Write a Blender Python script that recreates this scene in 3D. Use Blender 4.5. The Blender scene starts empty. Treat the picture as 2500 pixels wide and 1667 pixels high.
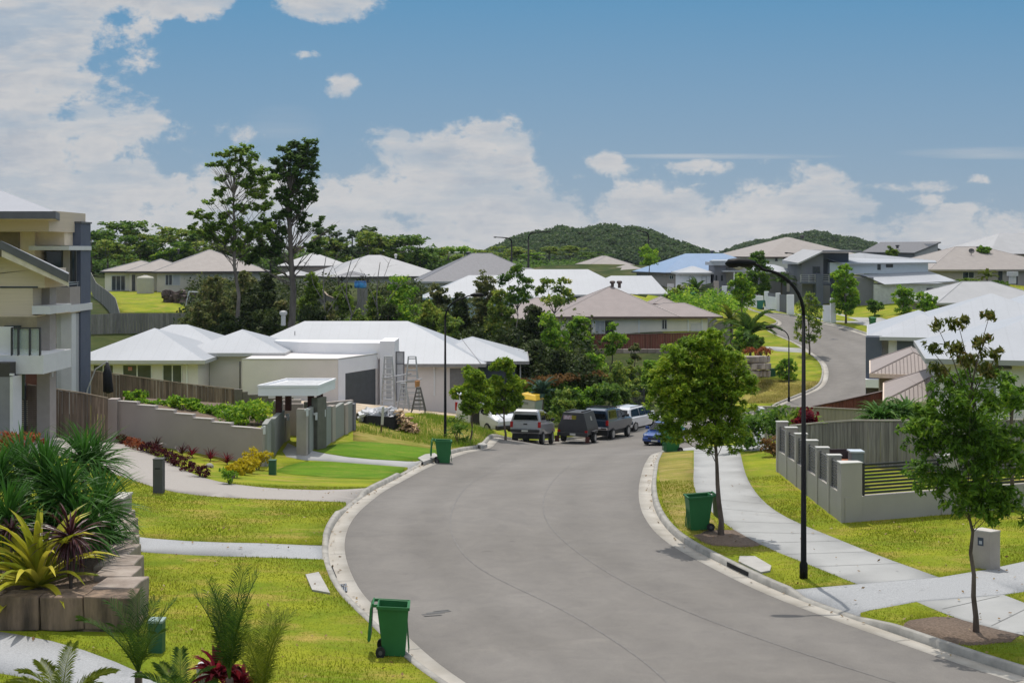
import bpy, math, random
import numpy as np
from mathutils import Vector, Matrix
from mathutils.geometry import delaunay_2d_cdt
PI = math.pi; R = math.radians
rnd = random.Random(7)
sc = bpy.context.scene
COL = sc.collection
# ---------------------------------------------------------------- camera (level, lens shifted), sky, sun, exposure
F = 3200.0; CX = 1250.0; YH = 612.0; HC = 8.0          # focal length in photo pixels, horizon row, eye height
cam = bpy.data.cameras.new('camera'); cam.sensor_width = 36.0; cam.lens = 36.0*F/2500.0
cam.shift_y = -(833.5-YH)/2500.0; cam.clip_start = 0.5; cam.clip_end = 9000
co = bpy.data.objects.new('camera', cam); COL.objects.link(co)
co.location = (0, 0, HC); co.rotation_euler = (R(90), 0, 0); sc.camera = co
SUN_EL = R(68); SUN_AZ = math.atan2(-0.16, 1.0)         # sun ahead of the camera and very high
sv = Vector((math.sin(SUN_AZ)*math.cos(SUN_EL), math.cos(SUN_AZ)*math.cos(SUN_EL), math.sin(SUN_EL)))
sl = bpy.data.lights.new('sun', 'SUN'); sl.energy = 4.9; sl.angle = R(0.5); sl.color = (1.0, 0.95, 0.88)
so = bpy.data.objects.new('sun', sl); COL.objects.link(so); so.rotation_euler = (-sv).to_track_quat('-Z', 'Y').to_euler()
sc.view_settings.view_transform = 'Standard'; sc.view_settings.look = 'None'
sc.view_settings.exposure = -0.60; sc.view_settings.gamma = 1.0

def world():
    w = bpy.data.worlds.new('World'); sc.world = w; w.use_nodes = True
    nt = w.node_tree; N = nt.nodes; L = nt.links; N.clear()
    def nd(t, **k):
        n = N.new(t)
        for a, b in k.items(): setattr(n, a, b)
        return n
    def M(op, a, b=None, c=None, clamp=False):
        n = nd('ShaderNodeMath', operation=op); n.use_clamp = clamp
        for i, v in enumerate((a, b, c)):
            if v is None: continue
            if isinstance(v, (int, float)): n.inputs[i].default_value = v
            else: L.new(v, n.inputs[i])
        return n.outputs[0]
    def mixc(f, a, b):
        n = nd('ShaderNodeMix', data_type='RGBA')
        if isinstance(f, (int, float)): n.inputs[0].default_value = f
        else: L.new(f, n.inputs[0])
        for i, v in ((6, a), (7, b)):
            if isinstance(v, tuple): n.inputs[i].default_value = (*v, 1)
            else: L.new(v, n.inputs[i])
        return n.outputs[2]
    sky = nd('ShaderNodeTexSky', sky_type='NISHITA'); sky.sun_disc = False
    sky.sun_elevation = SUN_EL; sky.sun_rotation = SUN_AZ; sky.altitude = 50; sky.air_density = 1.0; sky.dust_density = 0.6; sky.ozone_density = 2.0
    tc = nd('ShaderNodeTexCoord'); sp = nd('ShaderNodeSeparateXYZ'); L.new(tc.outputs['Generated'], sp.inputs[0])
    X, Y, Z = sp.outputs
    ya = M('MAXIMUM', M('ABSOLUTE', Y), 0.12)
    u = M('DIVIDE', X, ya); v = M('DIVIDE', Z, ya)
    def noise(sx, sy, scale, detail, rough, off, dist=0.0):
        cb = nd('ShaderNodeCombineXYZ'); L.new(M('MULTIPLY', u, sx), cb.inputs[0]); L.new(M('MULTIPLY', v, sy), cb.inputs[1]); cb.inputs[2].default_value = off
        n = nd('ShaderNodeTexNoise'); n.inputs['Scale'].default_value = scale; n.inputs['Detail'].default_value = detail
        n.inputs['Roughness'].default_value = rough; n.inputs['Distortion'].default_value = dist
        L.new(cb.outputs[0], n.inputs['Vector']); return n.outputs['Fac']
    # height of the cloud bank along the horizon (photo columns -> u)
    top = nd('ShaderNodeFloatCurve'); cv = top.mapping.curves[0]
    un = M('ADD', M('MULTIPLY', u, 1/0.9), 0.5, clamp=True); L.new(un, top.inputs['Value'])
    pts = [(-400,.120),(0,.112),(200,.105),(330,.078),(450,.066),(640,.082),(760,.066),(930,.074),(1060,.092),(1210,.100),(1310,.068),(1430,.048),(1560,.058),(1680,.060),(1760,.044),(1900,.056),(2040,.050),(2120,.034),(2300,.030),(2500,.026),(2700,.03)]
    def uu(px): return (px-CX)/F/0.9+0.5
    for i, (px, t) in enumerate(pts):
        p = (min(max(uu(px), 0), 1), t*5)
        if i == 0: cv.points[0].location = (0, t*5)
        elif i == len(pts)-1: cv.points[1].location = (1, t*5)
        else: cv.points.new(*p)
    top.mapping.update()
    tv = M('MULTIPLY', top.outputs[0], 0.2)
    big = noise(1, 1.5, 11, 9, 0.60, 3.1, 0.3); fine = noise(1, 1.4, 34, 8, 0.62, 8.4, 0.2)
    # signed amount: positive inside a cloud
    bank = M('MULTIPLY', M('SUBTRACT', tv, v), 26.0)
    bank = M('MINIMUM', bank, 0.75)
    def blob(px, py, rx, ry, k):
        a = M('DIVIDE', M('SUBTRACT', u, (px-CX)/F), rx/F); b = M('DIVIDE', M('SUBTRACT', v, (YH-py)/F), ry/F)
        r2 = M('ADD', M('MULTIPLY', a, a), M('MULTIPLY', b, b))
        return M('MULTIPLY', M('SUBTRACT', 1.0, r2), k)
    s = bank
    for q in ((20,110,330,250,1.0),(230,330,180,110,.4),(30,330,240,170,.8),(300,-30,330,85,.9),(480,0,95,60,.8),(320,105,75,95,.45),(800,-2,150,52,.7),(735,131,30,13,.25),(836,208,32,26,.22),(1014,328,50,15,.3),
              (1482,404,58,34,.42),(1418,432,30,12,.3),(1700,413,105,24,.40),(1838,440,50,30,.4),(1845,395,50,12,.3),(2022,427,44,28,.4),(2240,454,90,18,.38),(2385,438,26,13,.3),(2255,486,50,14,.3),(2345,508,55,15,.3)):
        s = M('MAXIMUM', s, blob(*q))
    cum = M('ADD', s, M('ADD', M('MULTIPLY', M('SUBTRACT', big, 0.5), 2.6), M('MULTIPLY', M('SUBTRACT', fine, 0.5), 2.6)))
    cm = nd('ShaderNodeMapRange', interpolation_type='SMOOTHERSTEP'); L.new(cum, cm.inputs[0]); cm.inputs[1].default_value = -0.16; cm.inputs[2].default_value = 0.52
    # gaps showing in the low bank
    gap = noise(1, 3.6, 9, 6, .6, 15.0)
    gm = nd('ShaderNodeMapRange'); L.new(gap, gm.inputs[0]); gm.inputs[1].default_value = .40; gm.inputs[2].default_value = .55; gm.inputs[3].default_value = .62; gm.inputs[4].default_value = 1
    mask = M('MULTIPLY', cm.outputs[0], gm.outputs[0])
    # thin streaks
    st = noise(1, 14, 6, 5, .6, 21.0)
    wsp = M('MAXIMUM', blob(1750, 382, 330, 8, 1.0), M('MAXIMUM', blob(2440, 374, 260, 17, 1.0), blob(690, 310, 110, 60, .25)))
    wm = M('MULTIPLY', M('MAXIMUM', wsp, 0), M('MULTIPLY', M('SUBTRACT', st, .30), 2.2, clamp=True), clamp=True)
    mask = M('MAXIMUM', mask, M('MULTIPLY', wm, .8), clamp=True)
    # cloud shade: light tops, grey-blue flat undersides
    sh = M('ADD', M('MULTIPLY', noise(1, 2.2, 15, 9, .66, 30.0, .5), .5), M('MULTIPLY', noise(1, 7.5, 9, 8, .62, 44.0, .2), .5))
    sr = nd('ShaderNodeMapRange'); L.new(sh, sr.inputs[0]); sr.inputs[1].default_value = .40; sr.inputs[2].default_value = .58
    cc = mixc(sr.outputs[0], (3.1, 3.75, 4.7), (5.9, 5.95, 6.1))
    edge = nd('ShaderNodeMapRange'); L.new(cum, edge.inputs[0]); edge.inputs[1].default_value = .1; edge.inputs[2].default_value = 1.0
    cc = mixc(M('MULTIPLY', edge.outputs[0], .55), (6.1, 6.13, 6.2), cc)
    # clear sky: physical sky, its hue steered by height above the horizon
    hv = nd('ShaderNodeMapRange'); L.new(v, hv.inputs[0]); hv.inputs[1].default_value = 0.0; hv.inputs[2].default_value = 0.19
    tint = mixc(hv.outputs[0], (3.1, 4.0, 5.05), (1.12, 2.95, 4.95))
    clear = mixc(0.92, sky.outputs[0], tint)
    upf = nd('ShaderNodeMapRange'); L.new(Z, upf.inputs[0]); upf.inputs[1].default_value = .25; upf.inputs[2].default_value = .6
    clear = mixc(upf.outputs[0], clear, mixc(.6, sky.outputs[0], (13.5, 13.5, 13.6)))  # unseen overhead sky whitened and brightened, added as fill for shaded sides
    allc = mixc(mask, clear, cc)
    bg = nd('ShaderNodeBackground'); L.new(allc, bg.inputs[0]); bg.inputs[1].default_value = 0.15
    out = nd('ShaderNodeOutputWorld'); L.new(bg.outputs[0], out.inputs[0])
world()

# ---------------------------------------------------------------- materials
MATS = {}
def mat(name, c, rough=.8, var=.12, scale=3.0, bump=0.0, bscale=None, metal=0.0, c2=None, ramp=(.35,.65), detail=6, island=0.0, stretch=None, spec=None, coat=0.0):
    if name in MATS: return MATS[name]
    m = bpy.data.materials.new(name); m.use_nodes = True; nt = m.node_tree; N = nt.nodes; L = nt.links
    b = N['Principled BSDF']; b.inputs['Roughness'].default_value = rough; b.inputs['Metallic'].default_value = metal
    if spec is not None: b.inputs['Specular IOR Level'].default_value = spec
    if coat: b.inputs['Coat Weight'].default_value = coat; b.inputs['Coat Roughness'].default_value = .05
    if c2 is None: a_ = tuple(x*(1-var) for x in c); b_ = tuple(min(1, x*(1+var)) for x in c)
    else: a_, b_ = c, c2
    tc = N.new('ShaderNodeTexCoord'); vec = tc.outputs['Object']
    if stretch:
        mp = N.new('ShaderNodeMapping'); mp.inputs['Scale'].default_value = stretch; L.new(vec, mp.inputs[0]); vec = mp.outputs[0]
    no = N.new('ShaderNodeTexNoise'); no.inputs['Scale'].default_value = scale; no.inputs['Detail'].default_value = detail; no.inputs['Roughness'].default_value = .6; L.new(vec, no.inputs['Vector'])
    cr = N.new('ShaderNodeValToRGB'); cr.color_ramp.elements[0].position = ramp[0]; cr.color_ramp.elements[1].position = ramp[1]
    cr.color_ramp.elements[0].color = (*a_, 1); cr.color_ramp.elements[1].color = (*b_, 1); L.new(no.outputs['Fac'], cr.inputs[0])
    col = cr.outputs[0]
    if island:
        g = N.new('ShaderNodeNewGeometry'); mr = N.new('ShaderNodeMapRange'); mr.inputs[3].default_value = 1-island; mr.inputs[4].default_value = 1+island
        L.new(g.outputs['Random Per Island'], mr.inputs[0]); mx = N.new('ShaderNodeMix'); mx.data_type = 'RGBA'; mx.blend_type = 'MULTIPLY'; mx.inputs[0].default_value = 1
        L.new(col, mx.inputs[6]); L.new(mr.outputs[0], mx.inputs[7]); col = mx.outputs[2]
    L.new(col, b.inputs['Base Color'])
    if bump:
        n2 = N.new('ShaderNodeTexNoise'); n2.inputs['Scale'].default_value = bscale or scale*8; n2.inputs['Detail'].default_value = 5; L.new(vec, n2.inputs['Vector'])
        bp = N.new('ShaderNodeBump'); bp.inputs['Strength'].default_value = bump; bp.inputs['Distance'].default_value = .02; L.new(n2.outputs['Fac'], bp.inputs['Height']); L.new(bp.outputs[0], b.inputs['Normal'])
    MATS[name] = m; return m

def leafmat(name, cols, trans=.5, rough=.55, spec=.16):
    if name in MATS: return MATS[name]
    m = bpy.data.materials.new(name); m.use_nodes = True; nt = m.node_tree; N = nt.nodes; L = nt.links
    b = N['Principled BSDF']; b.inputs['Roughness'].default_value = rough; b.inputs['Specular IOR Level'].default_value = spec
    g = N.new('ShaderNodeNewGeometry'); cr = N.new('ShaderNodeValToRGB'); e = cr.color_ramp.elements
    e[0].color = (*cols[0], 1); e[1].color = (*cols[-1], 1)
    for i, c in enumerate(cols[1:-1]):
        x = e.new((i+1)/(len(cols)-1)); x.color = (*c, 1)
    tc = N.new('ShaderNodeTexCoord'); no = N.new('ShaderNodeTexNoise'); no.inputs['Scale'].default_value = .7; no.inputs['Detail'].default_value = 3; L.new(tc.outputs['Object'], no.inputs['Vector'])
    ad = N.new('ShaderNodeMath'); ad.operation = 'MULTIPLY_ADD'; L.new(g.outputs['Random Per Island'], ad.inputs[0]); ad.inputs[1].default_value = .7
    mu = N.new('ShaderNodeMath'); mu.operation = 'MULTIPLY_ADD'; L.new(no.outputs['Fac'], mu.inputs[0]); mu.inputs[1].default_value = 1.5; mu.inputs[2].default_value = -.58
    L.new(mu.outputs[0], ad.inputs[2]); ad.use_clamp = True
    L.new(ad.outputs[0], cr.inputs[0]); L.new(cr.outputs[0], b.inputs['Base Color'])
    t = N.new('ShaderNodeBsdfTranslucent'); L.new(cr.outputs[0], t.inputs[0]); mx = N.new('ShaderNodeMixShader'); mx.inputs[0].default_value = trans
    L.new(b.outputs[0], mx.inputs[1]); L.new(t.outputs[0], mx.inputs[2]); L.new(mx.outputs[0], N['Material Output'].inputs[0])
    MATS[name] = m; return m

def glass(name='window_glass', c=(.035,.045,.055), rough=.08):
    if name in MATS: return MATS[name]
    m = mat(name, c, rough=rough, var=.35, scale=.8, spec=.6); return m

# ---------------------------------------------------------------- mesh builder
class MB:
    def __init__(s): s.v = []; s.f = []
    def add(s, vs, fs):
        o = len(s.v); s.v.extend([tuple(p) for p in vs]); s.f.extend([tuple(i+o for i in f) for f in fs]); return s
    def box(s, x0, x1, y0, y1, z0, z1):
        x0, x1 = min(x0,x1), max(x0,x1); y0, y1 = min(y0,y1), max(y0,y1); z0, z1 = min(z0,z1), max(z0,z1)
        return s.add([(x0,y0,z0),(x1,y0,z0),(x1,y1,z0),(x0,y1,z0),(x0,y0,z1),(x1,y0,z1),(x1,y1,z1),(x0,y1,z1)],
              [(0,3,2,1),(4,5,6,7),(0,1,5,4),(1,2,6,5),(2,3,7,6),(3,0,4,7)])
    def seg(s, a, b, z0, z1, t, za=None, zb=None):
        """wall segment a->b (xy), thickness t centred, bottom/top at each end (z0,z1 at a; za,zb at b)"""
        za = z0 if za is None else za; zb = z1 if zb is None else zb
        d = Vector((b[0]-a[0], b[1]-a[1])); d.normalize(); n = Vector((-d.y, d.x))*t/2
        P_ = [(a[0]+n.x,a[1]+n.y),(a[0]-n.x,a[1]-n.y),(b[0]-n.x,b[1]-n.y),(b[0]+n.x,b[1]+n.y)]
        lo = [z0,z0,za,za]; hi = [z1,z1,zb,zb]
        return s.add([(*p, l) for p, l in zip(P_, lo)]+[(*p, h) for p, h in zip(P_, hi)],
              [(0,3,2,1),(4,5,6,7),(0,1,5,4),(1,2,6,5),(2,3,7,6),(3,0,4,7)])
    def obox(s, c, sz, rz=0, rx=0, ry=0):
        m = Matrix.Translation(c) @ Matrix.Rotation(rz,4,'Z') @ Matrix.Rotation(rx,4,'X') @ Matrix.Rotation(ry,4,'Y')
        h = [x/2 for x in sz]; vs = [m @ Vector((i*h[0], j*h[1], k*h[2])) for k in (-1,1) for i, j in ((-1,-1),(1,-1),(1,1),(-1,1))]
        return s.add(vs, [(0,3,2,1),(4,5,6,7),(0,1,5,4),(1,2,6,5),(2,3,7,6),(3,0,4,7)])
    def prism(s, poly, z0, z1):
        n = len(poly); A = sum(poly[i][0]*poly[(i+1)%n][1]-poly[(i+1)%n][0]*poly[i][1] for i in range(n))
        if A < 0: poly = poly[::-1]
        return s.add([(x,y,z0) for x,y in poly]+[(x,y,z1) for x,y in poly], [tuple(range(n))[::-1], tuple(range(n,2*n))]+[(i,(i+1)%n,(i+1)%n+n,i+n) for i in range(n)])
    def tube(s, pts, rad, n=8, cap=True):
        pts = [Vector(p) for p in pts]; k = len(pts)
        if not hasattr(rad, '__len__'): rad = [rad]*k
        vs = []; up = Vector((0,0,1)); last = None
        for i, p in enumerate(pts):
            d = (pts[min(i+1,k-1)]-pts[max(i-1,0)])
            d = d.normalized() if d.length > 1e-9 else Vector((0,0,1))
            if last is None: a = d.cross(Vector((1,0,0)) if abs(d.z) > .9 else up).normalized()
            else: a = (last - d*last.dot(d)); a = a.normalized() if a.length > 1e-6 else d.orthogonal().normalized()
            last = a; b = d.cross(a)
            for j in range(n):
                t = 2*PI*j/n; vs.append(p+(a*math.cos(t)+b*math.sin(t))*rad[i])
        fs = [(i*n+j, i*n+(j+1)%n, (i+1)*n+(j+1)%n, (i+1)*n+j) for i in range(k-1) for j in range(n)]
        if cap: fs += [tuple(range(n))[::-1], tuple(range((k-1)*n, k*n))]
        return s.add(vs, fs)
    def cyl(s, c, r, h, n=16, axis='Z', r2=None):
        a = {'X':Vector((1,0,0)),'Y':Vector((0,1,0)),'Z':Vector((0,0,1))}[axis]; c = Vector(c)
        return s.tube([c, c+a*h], [r, r if r2 is None else r2], n)
    def build(s, name, m, parent=None, smooth=False, bevel=0):
        me = bpy.data.meshes.new(name)
        off = Vector((0,0,0))
        if parent is not None:
            q = parent
            while q is not None: off = off + Vector(q.location); q = q.parent
        vs = [(p[0]-off.x, p[1]-off.y, p[2]-off.z) for p in s.v]
        me.from_pydata(vs, [], s.f); me.materials.append(m)
        if smooth: me.polygons.foreach_set('use_smooth', [True]*len(me.polygons))
        me.update(); o = bpy.data.objects.new(name, me); COL.objects.link(o)
        if parent is not None: o.parent = parent
        if bevel:
            b = o.modifiers.new('bevel', 'BEVEL'); b.width = bevel; b.segments = 2; b.limit_method = 'ANGLE'; b.angle_limit = R(35)
        return o

def npmesh(name, V, Fq, m, parent=None, off=None, smooth=False):
    V = np.asarray(V, dtype=np.float32); Fq = np.asarray(Fq, dtype=np.int32)
    if off is not None: V = V-np.asarray(off, dtype=np.float32)
    me = bpy.data.meshes.new(name); nf, k = Fq.shape
    me.vertices.add(len(V)); me.vertices.foreach_set('co', V.ravel())
    me.loops.add(nf*k); me.loops.foreach_set('vertex_index', Fq.ravel())
    me.polygons.add(nf); me.polygons.foreach_set('loop_start', np.arange(nf, dtype=np.int32)*k)
    try: me.polygons.foreach_set('loop_total', np.full(nf, k, dtype=np.int32))
    except Exception: pass
    me.materials.append(m)
    if smooth: me.polygons.foreach_set('use_smooth', np.ones(nf, dtype=bool))
    me.update(calc_edges=True)
    if smooth: me.validate()
    o = bpy.data.objects.new(name, me); COL.objects.link(o)
    if parent is not None: o.parent = parent
    return o

def T(name, label, cat, loc=(0,0,0), group=None):
    o = bpy.data.objects.new(name, None); COL.objects.link(o); o.location = loc; o['label'] = label; o['category'] = cat
    o.empty_display_size = .2
    if group: o['group'] = group
    return o
def tag(o, label, cat, group=None, kind=None):
    o['label'] = label; o['category'] = cat
    if group: o['group'] = group
    if kind: o['kind'] = kind
    return o
def struct(o, label=None, kind='structure'):
    o['kind'] = kind
    if label: o['label'] = label
    return o
def dup(o, loc=None, rz=None, label=None, group=None, scale=None):
    def cp(a, par):
        c = a.copy(); COL.objects.link(c); c.parent = par
        for ch in a.children: cp(ch, c)
        return c
    c = cp(o, None)
    if loc is not None: c.location = loc
    if rz is not None: c.rotation_euler = (0,0,rz)
    if scale is not None: c.scale = (scale,)*3 if isinstance(scale, (int, float)) else scale
    if label: c['label'] = label
    if group: c['group'] = group
    return c

# ---------------------------------------------------------------- terrain: heights measured at points seen in the photograph
def P(px, py, d): return Vector(((px-CX)/F*d, d, HC-(py-YH)/F*d))
TP = [  # photo column, row, distance
 (1250,1667,23.2),(960,1607,24.8),(1700,1299,37.6),(1400,1250,40.0),(1082,1131,58.2),(1340,1134,58.5),(1086,1078,69.5),(1300,1083,79),(1430,1077,83),(1560,1062,89),(1640,1108,60.5),(1250,1081,73),
 (386,1205,42.7),(648,1146,54),(267,1083,58),(739,1107,57.3),(861,1081,61.5),(830,987,80),(1000,1005,78),(870,1040,68),(1235,1070,84),(1130,1033,88),(300,1360,33.7),(600,1350,34.2),(120,1076,53),(560,1260,39.2),(800,1210,44),
 (200,1545,25.8),(100,1640,23),(500,1560,25.6),
 (2062,1284,38.5),(1907,1160,46.8),(2360,1259,40),(2421,1390,32.6),(2400,1560,26.6),(1852,1095,57.2),(2000,1060,56),(2300,1090,52),
 (1595,1018,100),(1926,978,108),(2014,914,120),(1972,850,135),(2030,825,142),(2067,785,155),(1918,765,157),(1856,755,170),(1720,730,192),(1700,720,200),(2300,700,200),(2090,730,176),(2230,760,150),
 (430,711,177),(560,720,170),(400,765,150),(1470,850,136),(1600,840,138),(1640,790,146),(1450,715,162),(1180,705,182),(800,690,200),(1330,650,235),(1640,690,215)]
ctl = [P(*t) for t in TP] + [Vector(p) for p in
 [(-30,14,1.0),(0,14,.5),(25,14,.6),(-40,40,.6),(-45,70,-1.5),(-35,95,-3.2),(-15,112,-5.0),(-35,115,-4.2),(-60,130,-1.5),(0,116,-5.6),(12,112,-5.2),(20,125,-3.6),(30,85,-3.6),(38,98,-4.4),(45,70,-1.2),(28,66,-1.8),(48,45,-.2),(60,110,-3.0),(60,150,.5),(-80,170,2.2),(-70,220,3.2),(0,230,3.0),(60,230,3.0),(-12,98,-3.6),(-24,90,-2.6),(4,104,-5.2),(-80,60,0),(80,60,0),(90,200,3),(0,150,-2.2),(-12,135,-3.4),(-25,150,-1.2)]]
cp = np.array([[p.x, p.y] for p in ctl]); cz = np.array([p.z for p in ctl])
SC = 50.0
def _phi(r2): return 0.5*r2*np.log(r2+1e-12)
def _solve():
    n = len(cp); q = cp/SC; d2 = ((q[:,None]-q[None])**2).sum(-1); A = np.zeros((n+3, n+3)); A[:n,:n] = _phi(d2)+np.eye(n)*2e-4
    A[:n,n] = 1; A[:n,n+1:] = q; A[n,:n] = 1; A[n+1:,:n] = q.T
    return np.linalg.solve(A, np.concatenate([cz, np.zeros(3)]))
WT = _solve()
def G(x, y):
    x = np.atleast_1d(np.asarray(x, float)); y = np.atleast_1d(np.asarray(y, float))
    xc = np.clip(x, -90, 90); yc = np.clip(y, 10, 236)
    q = np.stack([xc, yc], -1)/SC; out = np.zeros(len(x))
    for i in range(0, len(x), 20000):
        s = q[i:i+20000]; d2 = ((s[:,None]-(cp/SC)[None])**2).sum(-1)
        out[i:i+20000] = _phi(d2)@WT[:-3]+WT[-3]+s@WT[-2:]
    return out
def g(x, y): return float(G(x, y)[0])
DD = np.concatenate([np.arange(14, 60, .1), np.arange(60, 236, .2)])
def hit(px, py, dz=0.0):
    """where the line of sight through a photo pixel meets the ground"""
    z = HC-(py-YH)/F*DD; gz = G((px-CX)/F*DD, DD)+dz; k = np.nonzero(z <= gz)[0]
    if len(k) == 0: i = int(np.argmin(z-gz)); d = DD[i]
    else:
        i = k[0]
        if i == 0: d = DD[0]
        else:
            a = z[i-1]-gz[i-1]; b = gz[i]-z[i]; d = DD[i-1]+(DD[i]-DD[i-1])*a/(a+b+1e-9)
    return Vector(((px-CX)/F*d, d, g((px-CX)/F*d, d)))
def at(px, d, dz=0.0):
    x = (px-CX)/F*d; return Vector((x, d, g(x, d)+dz))
def zat(py, d): return HC-(py-YH)/F*d
def xat(px, d): return (px-CX)/F*d

def ribs(m, pitch=.76, amt=.022):
    """sheet joints running down the slope of a metal roof"""
    nt = m.node_tree; N = nt.nodes; L = nt.links; b = N['Principled BSDF']; src = b.inputs['Base Color'].links[0].from_socket
    tc = N.new('ShaderNodeTexCoord'); s = N.new('ShaderNodeSeparateXYZ'); L.new(tc.outputs['Object'], s.inputs[0]); n = N.new('ShaderNodeSeparateXYZ'); L.new(tc.outputs['Normal'], n.inputs[0])
    def M(op, a, c=None):
        k = N.new('ShaderNodeMath'); k.operation = op
        for i, v in enumerate((a, c)):
            if v is None: continue
            if isinstance(v, (int, float)): k.inputs[i].default_value = v
            else: L.new(v, k.inputs[i])
        return k.outputs[0]
    side = M('GREATER_THAN', M('ABSOLUTE', n.outputs[0]), M('ABSOLUTE', n.outputs[1]))
    co_ = M('ADD', M('MULTIPLY', s.outputs[0], M('SUBTRACT', 1.0, side)), M('MULTIPLY', s.outputs[1], side))
    fr = M('FRACT', M('DIVIDE', co_, pitch)); line = M('LESS_THAN', fr, .10); f = M('SUBTRACT', 1.0, M('MULTIPLY', line, amt*2.2)); no = N.new('ShaderNodeTexNoise'); no.inputs['Scale'].default_value = .22; no.inputs['Detail'].default_value = 4; L.new(tc.outputs['Object'], no.inputs['Vector'])
    f = M('MULTIPLY', f, M('ADD', .94, M('MULTIPLY', no.outputs['Fac'], .12)))
    mx = N.new('ShaderNodeMix'); mx.data_type = 'RGBA'; mx.blend_type = 'MULTIPLY'; mx.inputs[0].default_value = 1; L.new(src, mx.inputs[6]); L.new(f, mx.inputs[7]); L.new(mx.outputs[2], b.inputs['Base Color'])
# ---------------------------------------------------------------- road, kerbs, paths, lawns
def smooth_line(pts, step=.6, it=2):
    p = [np.array(q[:2], float) for q in pts]
    out = []
    for i in range(len(p)-1):
        p0 = p[max(i-1,0)]; p1 = p[i]; p2 = p[i+1]; p3 = p[min(i+2,len(p)-1)]
        n = max(2, int(np.linalg.norm(p2-p1)/.3))
        for k in range(n):
            t = k/n; out.append(.5*((2*p1)+(-p0+p2)*t+(2*p0-5*p1+4*p2-p3)*t*t+(-p0+3*p1-3*p2+p3)*t**3))
    out.append(p[-1]); a = np.array(out)
    for _ in range(14*it):
        a[1:-1] = .25*a[:-2]+.5*a[1:-1]+.25*a[2:]
    s = np.concatenate([[0], np.cumsum(np.linalg.norm(np.diff(a, axis=0), axis=1))]); n = max(2, int(s[-1]/step))
    t = np.linspace(0, s[-1], n+1); return np.stack([np.interp(t, s, a[:,0]), np.interp(t, s, a[:,1])], -1)
def W(px, py):
    v = hit(px, py); return (v.x, v.y)
Lp = [W(*q) for q in [(1290,1760),(1190,1704),(1132,1667),(1052,1608),(976,1532),(892,1464),(868,1424),(850,1384),(839,1344),(841,1312),(852,1280),(876,1248),(908,1222),(956,1188),(1004,1162),(1060,1134),(1104,1118),(1160,1101),(1200,1092)]]
Lp += [(-.3,77),(2.2,81.5),(4.9,86),(8,90.5),(12.5,95),(17.5,99.5),(21.0,103.5)]
Lp += [W(*q) for q in [(1905,990),(1962,967),(2011,944),(2023,913),(2015,886),(1981,860),(1943,836),(1877,804)]]
Lp += [(31,150),(27.2,160),(23.5,170),(19,184),(12,200),(5,214)]
Rp = [W(*q) for q in [(2700,1730),(2560,1690),(2490,1667),(2427,1650),(2329,1618),(2265,1593),(2180,1563),(2095,1533),(2010,1504),(1946,1482),(1883,1457),(1823,1431),(1772,1404),(1730,1380),(1679,1355),(1632,1329),(1602,1304),(1577,1272),(1562,1237),(1559,1192),(1566,1158),(1575,1131),(1589,1110)]]
Rp += [(7.2,64.5),(8.6,71),(10.6,77),(13.4,82),(17.5,86.5),(22.5,91),(28,95.5),(33.5,101),(37,108),(38.8,117),(39,127),(38.9,136)]
Rp += [W(*q) for q in [(2100,816),(2013,791),(1933,773),(1894,767),(1830,760)]]
Rp += [(27.5,186),(21,200),(15,214)]
Lr = smooth_line(Lp); Rr = smooth_line(Rp)
def offs(a, w, side):
    t = np.gradient(a, axis=0); t /= np.linalg.norm(t, axis=1)[:,None]; n = np.stack([-t[:,1], t[:,0]], -1)*side
    return a+n*w
Lb = offs(Lr, .60, 1); Rb = offs(Rr, .60, -1)
CR = []   # driveway crossings: centre, half width
def cross(a, b):
    a = np.array(W(*a)); b = np.array(W(*b)); CR.append(((a+b)/2, np.linalg.norm(a-b)/2))
cross((868,1212),(836,1248)); cross((800,1330),(806,1384)); cross((1038,1135),(990,1160)); cross((1946,1463),(2095,1518)); cross((1600,1104),(1606,1090))
CR.append((np.array(W(1985,862)), 1.0))
def kerb_h(p):
    h = .13
    for c, w in CR:
        d = np.linalg.norm(p-c)
        if d < w+.5: h = min(h, .015+.115*max(0, (d-w)/.5))
    return h
def sweep(line, side, name, m1, m2):
    prof = [(0,-.012,0),(.0,.004,0),(.40,-.012,0),(.43,-.01,0),(.455,0,1),(.50,.015,1),(.60,.015,1),(.60,-.4,0)]
    t = np.gradient(line, axis=0); t /= np.linalg.norm(t, axis=1)[:,None]; n = np.stack([-t[:,1], t[:,0]], -1)*side
    H = np.array([kerb_h(q+nn*.5) for q, nn in zip(line, n)])
    def strip(idx, nm, m):
        V = []
        for o, dz, k in [prof[i] for i in idx]:
            q = line+n*o; z = G(q[:,0], q[:,1])+dz+k*(H-.0); V.append(np.stack([q[:,0], q[:,1], z], -1))
        V = np.stack(V, 1); a, b = V.shape[:2]; V = V.reshape(-1,3); Fq = []
        for i in range(a-1):
            for j in range(b-1):
                f = [i*b+j, (i+1)*b+j, (i+1)*b+j+1, i*b+j+1]; Fq.append(f[::-1] if side > 0 else f)
        return struct(npmesh(nm, V, Fq, m))
    strip([0,1,2,3], 'gutter', m2); strip([3,4,5,6,7], 'kerb', m1)
concrete = mat('kerb_concrete', (.30,.285,.255), .9, .22, 2.2, bump=.3, bscale=40)
gutterm = mat('gutter_concrete', (.30,.27,.225), .9, c2=(.46,.43,.38), scale=.9, bump=.2, bscale=40, ramp=(.3,.7))
sweep(Lr, 1, 'left', concrete, gutterm); sweep(Rr, -1, 'right', concrete, gutterm)

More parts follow.
